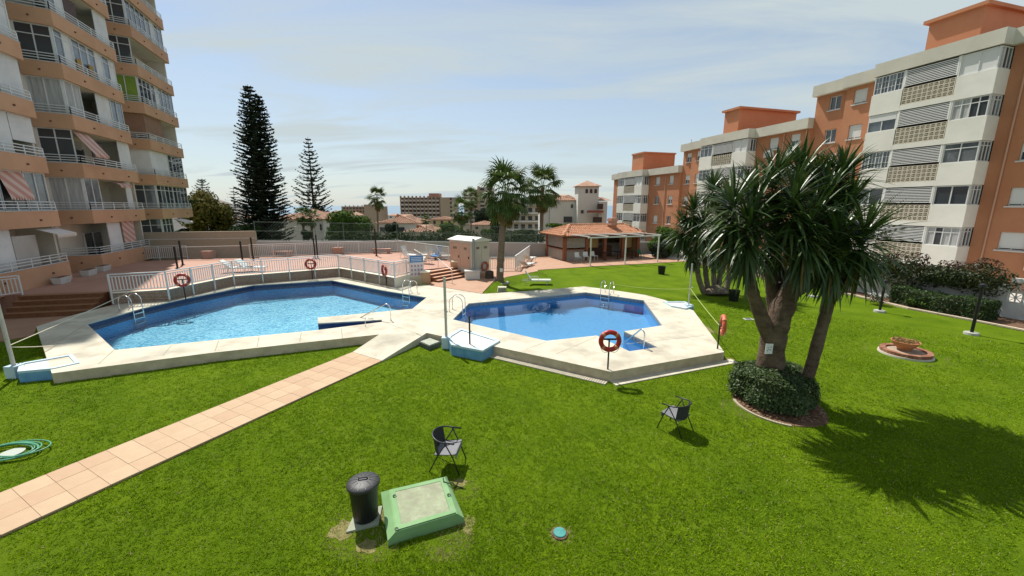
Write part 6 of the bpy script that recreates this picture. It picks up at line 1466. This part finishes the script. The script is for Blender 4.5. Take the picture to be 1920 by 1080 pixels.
bt('bright green shrub row behind the bar roof ridge', 1050, 424, 62, 62, 14, 1500, 0.2, LF_G, 10, 9, 'shrub', 'shrub')
bt('big dark bush right of the bar with the green creeper on top', 1252, 452, 42, 90, 58, 8000, 0.16, LF_G, 20, 10, 'bush', 'bush', base_z=0, lump=0.36)
bt('grey leafed bush low behind the pergola post', 1240, 470, 39.5, 56, 34, 3000, 0.12, LF_BL, 12, 11, 'bush', 'bush', base_z=0)
bt('dark thicket low left of the white tiled house under the tall pine', 465, 432, 46.5, 60, 22, 2500, 0.18, LF_D, 12, 12, 'bush', 'bush')
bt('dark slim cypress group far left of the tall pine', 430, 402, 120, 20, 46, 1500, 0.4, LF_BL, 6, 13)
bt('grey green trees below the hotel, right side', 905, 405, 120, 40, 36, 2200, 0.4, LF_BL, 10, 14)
bt('dark round bush at the foot of the white tiled house', 575, 441, 50, 28, 22, 1500, 0.15, LF_D, 7, 15, 'bush', 'bush')
bt('rounded dark trees between the open pine and the green tree', 600, 402, 80, 46, 36, 2600, 0.3, LF_D, 9, 16)
hg = thing('clipped_hedge', 'long dark hedge standing behind the chain link fence', 'hedge', (-8, 47, -1))
cl = [(x, 47 + R.uniform(-0.3, 0.3), 1.0 + R.uniform(-0.5, 0.4), 1.3, 0.8, 1.0) for x in np.linspace(-21, 3, 22)]
v, f = leaf_cloud(9000, clump_sampler(cl), 0.16, rng); tag(link('foliage', mesh_np('foliage', v, f, LF_D), hg, world=True), kind='stuff')
wob('stems', MB().prism([(-21.5, 46.8), (3.5, 46.8), (3.5, 47.3), (-21.5, 47.3)], -1.4, 0.6), DBARK, hg)
def hedge_box(label, name, a, b, w_, z0, z1, n, leaf, m, jag=0.06, cat='hedge', core=True):
    a, b = Vector(a), Vector(b); t = thing(name, label, cat, (*((a + b) / 2)[:2], z0)); e = (b - a); L = e.length; e /= L; nn = Vector((-e.y, e.x)); nn = nn if nn.x > 0 else -nn
    u = rng.uniform(0, 1, (n, 3)); side = rng.integers(0, 4, n); q = u.copy()
    q[side == 0, 1] = 0.0; q[side == 1, 2] = 1.0; q[side == 2, 1] = 1.0; q[(side == 3) & (u[:, 0] < 0.5), 0] = 0; q[(side == 3) & (u[:, 0] >= 0.5), 0] = 1
    q[side == 3, 1:] = rng.uniform(0, 1, ((side == 3).sum(), 2))
    nz = np.sin(q[:, 0] * L * 2.1 + 1) * jag + np.sin(q[:, 0] * L * 5.3) * jag * 0.6
    P = np.stack([a.x + e.x * q[:, 0] * L + nn.x * (q[:, 1] * w_ + nz * (q[:, 1] < 0.01)), a.y + e.y * q[:, 0] * L + nn.y * (q[:, 1] * w_ + nz * (q[:, 1] < 0.01)), z0 + q[:, 2] * (z1 - z0 + nz)], 1) + rng.normal(0, jag * 0.7, (n, 3))
    N = np.zeros((n, 3)); N[side == 0, :2] = -np.array(nn); N[side == 1, 2] = 1; N[side == 2, :2] = np.array(nn); N[side == 3, :2] = np.array(e)
    v, f = leaf_cloud(n, lambda k: (P, N), leaf, rng); tag(link('foliage', mesh_np('foliage', v, f, m), t, world=True), kind='stuff')
    if core:
        i = 0.14; wob('stems', MB().prism([tuple(a + e * i + nn * i), tuple(b - e * i + nn * i), tuple(b - e * i + nn * (w_ - i)), tuple(a + e * i + nn * (w_ - i))], z0, z1 - 0.14), DBARK, t)
    return t
hedge_box('clipped dark green hedge along the flower bed below the white garden wall', 'clipped_hedge', (20.55, 21.2), (21.45, 17.6), 0.95, 0.0, 0.85, 9000, 0.05, leaf_mat('hedge_leaf', (0.020, 0.048, 0.013), (0.068, 0.11, 0.028)), 0.05)
bt('taller round bush at the left end of the clipped hedge', 1683, 549, 21.6, 34, 36, 1800, 0.06, LF_D, 9, 21, 'bush', 'bush', base_z=0)
# climbing hedge over the garden wall
cl = []
for k in range(30):
    t_ = 9.5 + (LWG - 4.4 - 9.5) * k / 29; x, y = gp(t_, R.uniform(-0.5, 0.5)); cl.append((x, y, 1.55 + R.uniform(-0.35, 0.45), 0.75, 0.75, R.uniform(0.4, 0.7)))
ch_ = thing('climbing_hedge', 'dark reddish climbing hedge tumbling over the white garden wall', 'hedge', (*gp(14), 0.0)); v, f = leaf_cloud(14000, clump_sampler(cl), 0.075, rng, up=0.1)
tag(link('foliage', mesh_np('foliage', v, f, leaf_mat('climber_leaf', (0.018, 0.03, 0.010), (0.062, 0.078, 0.026))), ch_, world=True), kind='stuff')
cl2 = [(c[0] + R.uniform(-0.4, 0.4), c[1] + R.uniform(-0.4, 0.4), c[2] + 0.5, 0.5, 0.5, 0.32) for c in cl[::2]]; v, f = leaf_cloud(3200, clump_sampler(cl2), 0.07, rng); tag(link('young_shoots', mesh_np('young_shoots', v, f, LF_RED), ch_, world=True), kind='stuff')
for k in (3, 12, 20, 27): limb(ch_, [(cl[k][0], cl[k][1], -0.05), (cl[k][0] + 0.15, cl[k][1], 0.7), (cl[k][0], cl[k][1], 1.5)], [0.06, 0.05, 0.03], DBARK, 'stem', n=6)
# small bed plants
for k, (t_, s_, m_, lab) in enumerate(((6.0, 0.55, LF_G, 'low green plant in the flower bed behind the second yucca'), (9.0, 0.5, LF_BL, 'grey low plant in the bed behind the front yucca'), (12.2, 0.45, LF_D, 'dark low plant in the bed beside the middle lamp post'), (17.8, 0.6, LF_G, 'yellow green fern at the right end of the clipped hedge'), (19.6, 0.5, LF_G, 'leafy green plant at the foot of the lattice wall'), (2.5, 0.6, LF_BL, 'pale shrub near the patio corner'))):
    x, y = gp(t_, -1.25); c = Vector((x, y, s_ * 0.7)); blob_tree(lab, 'bed_plant', 'plant', c, (s_, s_, s_ * 0.7), 700, 0.07, m_, 6, (x, y, 0.0), k, 'plants in the flower bed')
wf = at(1648, 560, 0.42); fl = thing('white_flower_bush', 'little bush of white flowers beside the middle lamp post', 'bush', (wf.x + 0.3, wf.y + 0.4, 0)); v, f = leaf_cloud(420, disc(0.42, 0.1, 0.45), 0.05, rng); tag(link('leaves', mesh_np('leaves', v, f, LF_BL), fl), kind='stuff')
v, f = leaf_cloud(130, disc(0.42, 0.45, 0.15), 0.05, rng); tag(link('white_blossom', mesh_np('white_blossom', v, f, leaf_mat('blossom', (0.6, 0.58, 0.55), (0.7, 0.68, 0.66))), fl), kind='stuff')

# ---- round hedge at the front yucca
hc_ = Vector((7.08, 10.1)); hr2 = 0.98
rhd = thing('round_hedge', 'round clipped hedge round the foot of the front yucca', 'hedge', (hc_.x, hc_.y, 0))
n = 15000; a = rng.uniform(0, 2 * PI, n); top = rng.uniform(0, 1, n) < 0.45; r_ = np.where(top, hr2 * np.sqrt(rng.uniform(0, 1, n)), hr2 + rng.normal(0, 0.045, n)); rw = 1 + 0.06 * np.sin(a * 3 + 1) + 0.04 * np.sin(a * 7)
z = np.where(top, 0.86 + 0.10 * np.sin(a * 2) * r_ + rng.normal(0, 0.035, n) - 0.16 * (r_ / hr2) ** 4, rng.uniform(0.10, 0.80, n)); r_ = np.where(top, r_, r_ * (1 - 0.22 * ((z - 0.35) / 0.5) ** 2))
P_ = np.stack([r_ * np.cos(a) * rw, r_ * np.sin(a) * rw, z], 1); N_ = np.where(top[:, None], np.array([[0, 0, 1.0]]), np.stack([np.cos(a), np.sin(a), 0.3 * np.ones(n)], 1))
v, f = leaf_cloud(n, lambda k: (P_, N_), 0.036, rng); tag(link('foliage', mesh_np('foliage', v, f, leaf_mat('round_hedge_leaf', (0.022, 0.048, 0.012), (0.085, 0.125, 0.035), rough=0.5, spec=0.3, trans=0.15)), rhd), kind='stuff')
ob('stems', MB().lathe([(0.75, 0.0), (0.84, 0.3), (0.78, 0.66), (0.55, 0.74), (0.0, 0.76)], 20), DBARK, rhd)
ring_c = Vector((7.10, 9.80)); sr = [(ring_c.x + 1.04 * math.cos(a) * (1 + 0.05 * math.sin(3 * a)), ring_c.y + 1.10 * math.sin(a)) for a in np.linspace(0, 2 * PI, 40)[:-1]]
struct(ob('soil_ring', MB().prism(sr, -0.05, 0.02), SOIL))
n = 500; a = rng.uniform(0, 2 * PI, n); rr_ = 1.0 * np.sqrt(rng.uniform(0.4, 1, n)); LP = np.stack([ring_c.x + rr_ * np.cos(a), ring_c.y + rr_ * np.sin(a) * 0.92, 0.03 + rng.uniform(0, 0.02, n)], 1)
v, f = leaf_cloud(n, lambda k: (LP, np.tile([0, 0, 1.0], (n, 1))), 0.05, rng, up=2.0); tag(link('fallen_leaves', mesh_np('fallen_leaves', v, f, leaf_mat('dry_leaf', (0.22, 0.11, 0.06), (0.36, 0.24, 0.15)))), 'dry fallen leaves on the soil round the front yucca hedge', 'leaves', None, 'stuff')
eg = bpy.data.objects.new('bed_edging', None); col.objects.link(eg); eg['kind'] = 'structure'
for k in range(24):
    a = PI * 0.93 + k * 0.06; p = (ring_c.x + 1.08 * math.cos(a), ring_c.y + 1.14 * math.sin(a)); ob('edging_stone', MB().box(-0.036, 0.036, -0.03, 0.03, -0.02, 0.035), M('edging', (0.42, 0.37, 0.26), (0.33, 0.29, 0.20), ns=8, rough=0.95), eg, loc=(p[0], p[1], 0), rot=(0, 0, a + PI / 2))

# ---- grass blades
def inpoly(x, y, poly):
    ins = np.zeros(len(x), bool); n = len(poly)
    for i in range(n):
        (x0, y0), (x1, y1) = poly[i][:2], poly[(i + 1) % n][:2]
        if y0 == y1: continue
        c = ((y0 > y) != (y1 > y)) & (x < (x1 - x0) * (y - y0) / (y1 - y0) + x0); ins ^= c
    return ins
NB = 780000; NT = NB // 6
r = 4.2 + (24 - 4.2) * rng.uniform(0, 1, NT) ** 1.25; th = rng.uniform(-0.98, 0.98, NT); sp_ = 0.012 + 0.0011 * r
gx = np.repeat(r * np.sin(th), 6) + rng.normal(0, 1, NB) * np.repeat(sp_, 6); gy = np.repeat(r * np.cos(th), 6) + rng.normal(0, 1, NB) * np.repeat(sp_, 6); NB = len(gx)
pe = [tuple((org + across * k - pd * 0.3)[:2]) for k in (0.0, PW)] + [tuple((org + across * k + pd * 17)[:2]) for k in (PW, 0.0)]
def grow(poly, k): c = np.mean(np.array(poly)[:, :2], 0); return [tuple(c + (np.array(p[:2]) - c) * k) for p in poly]
bad = np.zeros(NB, bool)
for poly in (DECK_OUT, pe, [tuple(q[:2]) for q in (rp[0], rp[1], rp[2], rp[3])], [tuple(p)[:2] for p in bot], sr, LWALK, [tuple(p)[:2] for p in c_], [tuple(p)[:2] for p in cl_] if False else [tuple(p)[:2] for p in dc],
             [(pt.x + 1.0 * math.cos(a), pt.y + 1.0 * math.sin(a)) for a in np.linspace(0, 6.28, 20)], [(-2.48 + x, 5.88 + y) for x, y in ((-0.20, -0.34), (0.27, -0.18), (0.20, 0.24), (-0.22, 0.12))], [(0.77 + 0.13 * math.cos(a), 5.53 + 0.13 * math.sin(a)) for a in np.linspace(0, 6.28, 14)], SP[:3] + [dC, dB, dA]): bad |= inpoly(gx, gy, poly)
kx = np.interp(gy, [p.y for p in kp[::-1]], [p.x for p in kp[::-1]]); bad |= gx > kx
gx, gy = gx[~bad], gy[~bad]; n = len(gx)
STRAW = M('worn_straw', (0.24, 0.20, 0.085), (0.13, 0.135, 0.03), ns=9, rough=1.0, bump=0.6, bs=60)
for cx, cy, rx_, ry_ in ((-2.78, 5.62, 0.26, 0.30), (-2.25, 5.30, 0.22, 0.2), (-2.2, 6.0, 0.1, 0.3), (-0.72, 5.72, 0.14, 0.3), (-1.0, 6.75, 0.22, 0.14), (0.77, 5.53, 0.2, 0.19), (6.15, 9.7, 0.22, 0.5), (7.35, 12.95, 0.35, 0.5), (8.3, 16.6, 0.3, 1.1)):
    struct(ob('worn_patch', MB().sheet([[(cx + 0.7 * rx_ * math.cos(a) * (1 + 0.22 * math.sin(3 * a + cx) + 0.12 * math.sin(7 * a)), cy + 0.7 * ry_ * math.sin(a) * (1 + 0.2 * math.sin(4 * a + cy))) for a in np.linspace(0, 2 * PI, 33)[:-1]]], 0.004), STRAW))
# worn dry patches round the box, bin and cover, along the deck tip
dry = np.zeros(n)
for cx, cy, rr_ in ((-2.5, 5.6, 0.62), (-1.0, 5.4, 0.45), (0.77, 5.53, 0.24), (-2.1, 5.35, 0.4), (-0.9, 6.6, 0.35), (6.0, 9.6, 0.6), (6.5, 14.2, 0.8), (8.6, 16.5, 0.9), (pt.x, pt.y, 1.3), (18.6, 15.8, 0.7)): dry = np.maximum(dry, 1 - np.hypot(gx - cx, gy - cy) / rr_)
keep = rng.uniform(0, 1, n) > np.clip(dry * 1.6, 0, 0.72); gx, gy, dry = gx[keep], gy[keep], dry[keep]; n = len(gx)
patch = 0.5 + 0.5 * np.sin(gx * 0.9 + np.sin(gy * 0.7) * 1.5) * np.sin(gy * 1.1 + gx * 0.35)
h = rng.uniform(0.014, 0.046, n) * (0.8 + 0.4 * patch); ang_ = rng.uniform(0, 2 * PI, n); wv2 = rng.uniform(0.0030, 0.0065, n) * (1 + np.hypot(gx, gy) / 14)
lean = rng.uniform(0.4, 1.5, n) * h; la_ = rng.uniform(0, 2 * PI, n)
base_ = np.stack([gx, gy, np.full(n, -0.004)], 1); wd2 = np.stack([np.cos(ang_) * wv2, np.sin(ang_) * wv2, np.zeros(n)], 1); tipv = base_ + np.stack([np.cos(la_) * lean, np.sin(la_) * lean, h], 1)
pat2 = np.sin(gx * 2.3 + 1.7 * np.sin(gy * 1.9)) + np.sin(gy * 2.9 + 1.3 * np.sin(gx * 2.7)) + 0.8 * np.sin(gx * 6.1 + gy * 5.3) + 0.6 * np.sin(gy * 9.7 - gx * 7.9)
isl = rng.uniform(-2.4, 2.4, n) < pat2
isdry = rng.uniform(0, 1, n) < np.clip(0.04 + dry * 1.9, 0, 0.92)
GR = leaf_mat('grass_blade', (0.108, 0.208, 0.004), (0.325, 0.455, 0.012), rough=0.6, spec=0.06, trans=0.35); GDRY = leaf_mat('dry_grass', (0.27, 0.23, 0.09), (0.42, 0.36, 0.18), rough=0.8, spec=0.1, trans=0.3)
GR2 = leaf_mat('grass_blade_deep', (0.073, 0.155, 0.004), (0.22, 0.345, 0.012), rough=0.6, spec=0.05, trans=0.35)
for sel, nm, lab, mm_ in ((~isdry & isl, 'grass', 'light green mown grass of the lawn', GR), (~isdry & ~isl, 'deep_grass', 'darker green patches of the mown lawn', GR2), (isdry, 'dry_grass', 'scattered dry straw coloured grass blades and worn patches', GDRY)):
    v = np.stack([base_[sel] - wd2[sel], base_[sel] + wd2[sel], tipv[sel]], 1).reshape(-1, 3); f = np.arange(len(v)).reshape(-1, 3)
    tag(link(nm, mesh_np(nm, v, f, mm_)), lab, 'grass', None, 'stuff')
# ================================================================ FAR BUILDINGS
def X(px, Y): return atY(px, 400, Y).x
def Z(py, Y): return atY(960, py, Y).z
FWHITE = M('far_white', (0.66, 0.64, 0.58), (0.58, 0.56, 0.50), ns=0.15, rough=0.9)
FCREAM = M('far_cream', (0.54, 0.47, 0.37), (0.48, 0.41, 0.32), ns=0.1, rough=0.9)
FBRICK = M('far_brick', (0.42, 0.28, 0.19), (0.36, 0.235, 0.155), ns=0.1, rough=0.9)
FDARK = M('far_window', (0.035, 0.04, 0.045), rough=0.2)
FROOF = M('far_roof', (0.42, 0.235, 0.155), (0.31, 0.165, 0.105), ns=0.8, rough=0.9, c3=(0.54, 0.38, 0.27), ns3=2.0, fac3=0.6)
win_cache = {}
def fwinq(parent, x0, x1, z0, z1, y, m=FDARK, name='window', th=0.12):
    wob_ = MB().box(x0, x1, y - th, y - 0.01, z0, z1); f = wob(name, wob_, m, parent); return f
def hip(parent, x0, x1, y0, y1, z0, z1, inset=None, tiles=True, ov=0.4):
    inset = inset if inset is not None else min(x1 - x0, y1 - y0) / 2
    e = [(x0 - ov, y0 - ov, z0), (x1 + ov, y0 - ov, z0), (x1 + ov, y1 + ov, z0), (x0 - ov, y1 + ov, z0)]; ym = (y0 + y1) / 2
    rg_ = [(x0 + inset, ym, z1), (x1 - inset, ym, z1)]
    s = MB(); s.quad(e[0], e[1], rg_[1], rg_[0]); s.quad(e[2], e[3], rg_[0], rg_[1]); b = len(s.v); s.v += [e[3], e[0], rg_[0], e[1], e[2], rg_[1]]; s.f += [(b, b + 1, b + 2), (b + 3, b + 4, b + 5)]; s.quad(*e[::-1])
    r = wob('roof', s, FROOF, parent)
    if tiles: tile_rows(r, e[0], e[1], rg_[1], rg_[0], 0.42, 0.6, 0.17, FROOF); tile_rows(r, e[1], e[2], rg_[1], rg_[1], 0.42, 0.6, 0.17, FROOF)
    return r
def far(label, name='far_building', cat='building', loc=(0, 0, 0), group=None): return thing(name, label, cat, loc, 0, group)
# hotel
Y = 260.0; x0, x1, xm = X(752, Y), X(852, Y), X(825, Y); zt, zb_ = Z(370, Y), Z(416, Y)
t = far('wide brown hotel block with rows of balconies near the sea', 'hotel', loc=(x0, Y, zb_))
wob('wall', MB().box(x0, xm, Y + 2.2, Y + 22, zb_ - 8, zt), M('hotel_back', (0.32, 0.25, 0.205), (0.27, 0.21, 0.175), ns=0.1, rough=0.9), t); wob('end_wall', MB().box(xm, x1, Y, Y + 22, zb_ - 8, zt), M('hotel_tan', (0.44, 0.33, 0.23), (0.39, 0.29, 0.20), ns=0.1, rough=0.9), t)
nfl, nc = 6, 10; fh = (zt - zb_) / nfl; cw = (xm - x0) / nc
hm = {}
for i in range(nc + 1): wob('pier', MB().box(x0 + i * cw - 0.3, x0 + i * cw + 0.3, Y, Y + 2.2, zb_ - 8, zt + 0.02 + (0.9 if i % 1 == 0 else 0)), FBRICK, t)
for k in range(nfl):
    z = zb_ + k * fh; wob('floor_slab', MB().box(x0 + 0.01, xm - 0.31, Y + 0.2, Y + 2.19, z - 0.15, z + 0.15), FCREAM, t)
    for i in range(nc):
        xa = x0 + i * cw + 0.4; wob('balcony', MB().box(xa, xa + cw - 0.8, Y - 0.2, Y + 0.19, z + 0.16, z + 1.15), M('hotel_balcony', (0.58, 0.53, 0.48), (0.44, 0.37, 0.32), ns=0.2, rough=0.8), t)
        fwinq(t, xa + 0.3, xa + cw - 1.1, z + 0.3, z + fh - 0.6, Y + 2.2)
for k in range(nfl): fwinq(t, x1 - 2.6, x1 - 1.4, zb_ + k * fh + 1, zb_ + k * fh + 2.4, Y)
wob('roof_hut', MB().box(X(803, Y), X(822, Y), Y + 4, Y + 14, zt, zt + 2.6), M('hotel_red', (0.40, 0.20, 0.14), rough=0.9), t); wob('wall_base', MB().box(x0, x1 + 8, Y - 6, Y - 1, zb_ - 9, zb_ - 0.5), FCREAM, t)
# left low hotel by the sea
Y = 330.0; x0, x1 = X(641, Y), X(713, Y); t = far('lower brown seaside block behind the round green tree', 'seaside_block', loc=(x0, Y, -20))
wob('wall', MB().box(x0, x1, Y, Y + 20, -40, Z(387, Y)), FBRICK, t); wob('end_wall', MB().box(X(688, Y), x1 + 1, Y - 6, Y - 0.2, -40, Z(383.5, Y)), M('hotel_tan', (0.44, 0.33, 0.23)), t)
for i in range(8):
    for k in range(3): fwinq(t, x0 + 1.5 + i * 2.6, x0 + 3.0 + i * 2.6, Z(392 + 6 * k, Y), Z(389 + 6 * k, Y), Y)
for i in range(6): wob('roof_vent', MB().box(x0 + 2 + i * 3.4, x0 + 2.6 + i * 3.4, Y + 2, Y + 3, Z(387, Y), Z(384.6, Y)), FCREAM, t)
# tower blocks
def block_grid(t, x0, x1, Y, z0, z1, nfl, nc, m, slab=True):
    wob('wall', MB().box(x0, x1, Y, Y + 12, z0 - 12, z1), m, t); fh = (z1 - z0) / nfl; cw = (x1 - x0) / nc
    for k in range(nfl):
        for i in range(nc): fwinq(t, x0 + (i + 0.22) * cw, x0 + (i + 0.78) * cw, z0 + (k + 0.25) * fh, z0 + (k + 0.75) * fh, Y)
        if slab: wob('balcony', MB().box(x0 + 0.1, x1 - 0.1, Y - 0.9, Y - 0.13, z0 + k * fh, z0 + k * fh + fh * 0.2), FWHITE, t)
Y = 190.0; t = far('slim pale tower block with curved balcony edges, left of the nearest palm crown', 'tower_block', loc=(X(880, Y), Y, -14)); block_grid(t, X(870, Y), X(897, Y), Y, Z(420, Y), Z(355, Y), 9, 3, FCREAM)
t = far('taller tan tower slab with a brown stripe just left of the nearest palm crown', 'tower_block', loc=(X(905, Y), Y - 8, -14)); block_grid(t, X(898, Y - 8), X(925, Y - 8), Y - 8, Z(420, Y - 8), Z(351, Y - 8), 9, 2, M('far_tan', (0.50, 0.40, 0.31), rough=0.9), False); wob('stripe_wall', MB().box(X(896, Y - 8), X(899.5, Y - 8), Y - 8.6, Y + 2, -30, Z(351, Y - 8) + 0.4), FBRICK, t)
Y = 110.0; t = far('cream apartment block behind the two big palms', 'cream_block', loc=(X(980, Y), Y, -7)); block_grid(t, X(948, Y), X(1014, Y), Y, Z(432, Y), Z(370, Y), 4, 5, FCREAM)
# houses with red roofs
def house(label, Y, px0, px1, ye, yr, dep, wall=FWHITE, wins=(), name='tiled_house', inset=None, base=None):
    x0, x1 = X(px0, Y), X(px1, Y); ze, zr = Z(ye, Y), Z(yr, Y); t = far(label, name, 'house', ((x0 + x1) / 2, Y, float(terr_z(Y))))
    wob('wall', MB().box(x0, x1, Y, Y + dep, float(terr_z(Y)) - 3, ze), wall, t); hip(t, x0, x1, Y, Y + dep, ze, zr, inset)
    for a, b, c, d in wins: fw_ = fwinq(t, X(a, Y), X(b, Y), Z(d, Y), Z(c, Y), Y); wob('sill', MB().box(X(a, Y) - 0.1, X(b, Y) + 0.1, Y - 0.25, Y - 0.125, Z(d, Y) - 0.12, Z(d, Y) - 0.01), FWHITE, fw_)
    return t
house('white house with brown tiled roof right of the tall dense pine', 62, 515, 604, 412, 394, 10, FWHITE, ((598, 601, 420, 432),), inset=4)
house('red roofed villa below the hotel, upper left roof', 85, 706, 783, 419, 403, 12, FWHITE, ((711, 720, 426, 436), (741, 757, 426, 437)), inset=6)
house('red roofed villa below the hotel, lower right roof', 70, 758, 812, 436, 423, 9, FWHITE, ((780, 800, 442, 448),), inset=4)
house('small red roofed house partly hidden at the foot of the tall pine', 85, 432, 452, 431, 422, 6, FWHITE)
house('low house with pink tiled roof behind the pump hut', 95, 882, 926, 422, 416, 8, FCREAM, ((891, 896, 425, 430),))
t = house('yellowish house with flat roof edge before the hotel right end', 130, 804, 850, 412, 407, 10, M('far_yellow', (0.54, 0.42, 0.22), rough=0.9), ((812, 816, 414, 420), (826, 830, 414, 420), (840, 844, 414, 420)))
# white villa with tower
Y = 92.0; t = far('white villa with a square tower and arched openings behind the bar', 'villa', 'house', (X(1080, Y), Y, -6)); g = float(terr_z(Y)) - 3
wob('wall', MB().box(X(1031, Y), X(1084, Y), Y, Y + 12, g, Z(376, Y)), FWHITE, t); wob('side_wing', MB().box(X(1014, Y), X(1030.6, Y), Y + 0.6, Y + 9, g, Z(385, Y)), FWHITE, t)
hip(t, X(1031, Y), X(1084, Y), Y, Y + 12, Z(376, Y), Z(364, Y), 5)
tx0, tx1 = X(1083, Y - 3), X(1121, Y - 3); wob('tower_wall', MB().box(tx0, tx1, Y - 3, Y + 2, g, Z(349, Y - 3)), FWHITE, t); hip(t, tx0, tx1, Y - 3, Y + 2, Z(349, Y - 3), Z(337, Y - 3), None, False, 0.6)
for px in (1094, 1102, 1110):
    xa, xb = X(px - 2.4, Y), X(px + 2.4, Y); z0, z1 = Z(363, Y), Z(357.5, Y); s = MB(); pr = [(xa, z0), (xb, z0), (xb, z1)] + [((xa + xb) / 2 + (xb - xa) / 2 * math.cos(a), z1 + (xb - xa) / 2 * math.sin(a)) for a in np.linspace(0.3, PI - 0.3, 5)] + [(xa, z1)]
    s.quad(*[(x_, Y - 3.05, z_) for x_, z_ in pr]); wob('arched_opening', s, FDARK, t)
wob('right_wing', MB().box(tx1 + 0.05, X(1138, Y - 4), Y - 4, Y + 8, g, Z(378, Y)), FWHITE, t); hip(t, tx1 + 0.4, X(1138, Y), Y - 2, Y + 8, Z(376, Y), Z(369, Y), 1.5, False)
wob('balcony', MB().box(X(1102, Y - 5), X(1131, Y - 5), Y - 5.2, Y - 4.02, Z(398, Y), Z(394, Y)), M('balcony_red', (0.28, 0.09, 0.06), rough=0.9), t)
for a, b, c, d in ((1070, 1074, 383, 390), (1057, 1073, 406, 417)): fwinq(t, X(a, Y), X(b, Y), Z(d, Y), Z(c, Y), Y)
for a, b, c, d in ((1112, 1129, 407, 417), (1119, 1130, 382, 392)): fwinq(t, X(a, Y - 4), X(b, Y - 4), Z(d, Y - 4), Z(c, Y - 4), Y - 4)
fwinq(t, X(1089, Y - 3), X(1094, Y - 3), Z(400, Y - 3), Z(394, Y - 3), Y - 3)
# small far houses scattered towards the sea
for k, (px, py, wd, Yf) in enumerate(((735, 404, 18, 420), (760, 409, 14, 300), (625, 400, 20, 260), (662, 404, 16, 230), (420, 402, 20, 300), (452, 410, 24, 200), (418, 413, 18, 180), (840, 404, 12, 330))):
    x0, x1 = X(px - wd / 2, Yf), X(px + wd / 2, Yf); t = far(('white little house close to the sea left of the hotel', 'white low house directly left of the hotel foot', 'pale house peeping over the round green tree, left', 'pale house peeping over the round green tree, right', 'tiny white house on the far slope left of the tall pine, upper', 'pale house on the slope at the left side of the tall pine', 'small house on the slope above the yellow green tree', 'small white house at the right of the hotel')[k], 'far_house', 'house', (x0, Yf, float(terr_z(Yf))))
    wob('wall', MB().box(x0, x1, Yf, Yf + 10, float(terr_z(Yf)) - 4, Z(py, Yf)), FWHITE, t); hip(t, x0, x1, Yf, Yf + 10, Z(py, Yf), Z(py, Yf) + 2.0, None, False)
    fwinq(t, x0 + (x1 - x0) * 0.25, x0 + (x1 - x0) * 0.45, Z(py, Yf) - 2.4, Z(py, Yf) - 1.0, Yf)
# far green belt between the houses, reads as one mass
cl = []
for k in range(150):
    Yf = R.uniform(95, 330); px = R.uniform(330, 1015); zz = float(terr_z(Yf)); cl.append((X(px, Yf), Yf, zz + R.uniform(0.5, 3.0), R.uniform(2.0, 5.5), 3, R.uniform(1.5, 3.6)))
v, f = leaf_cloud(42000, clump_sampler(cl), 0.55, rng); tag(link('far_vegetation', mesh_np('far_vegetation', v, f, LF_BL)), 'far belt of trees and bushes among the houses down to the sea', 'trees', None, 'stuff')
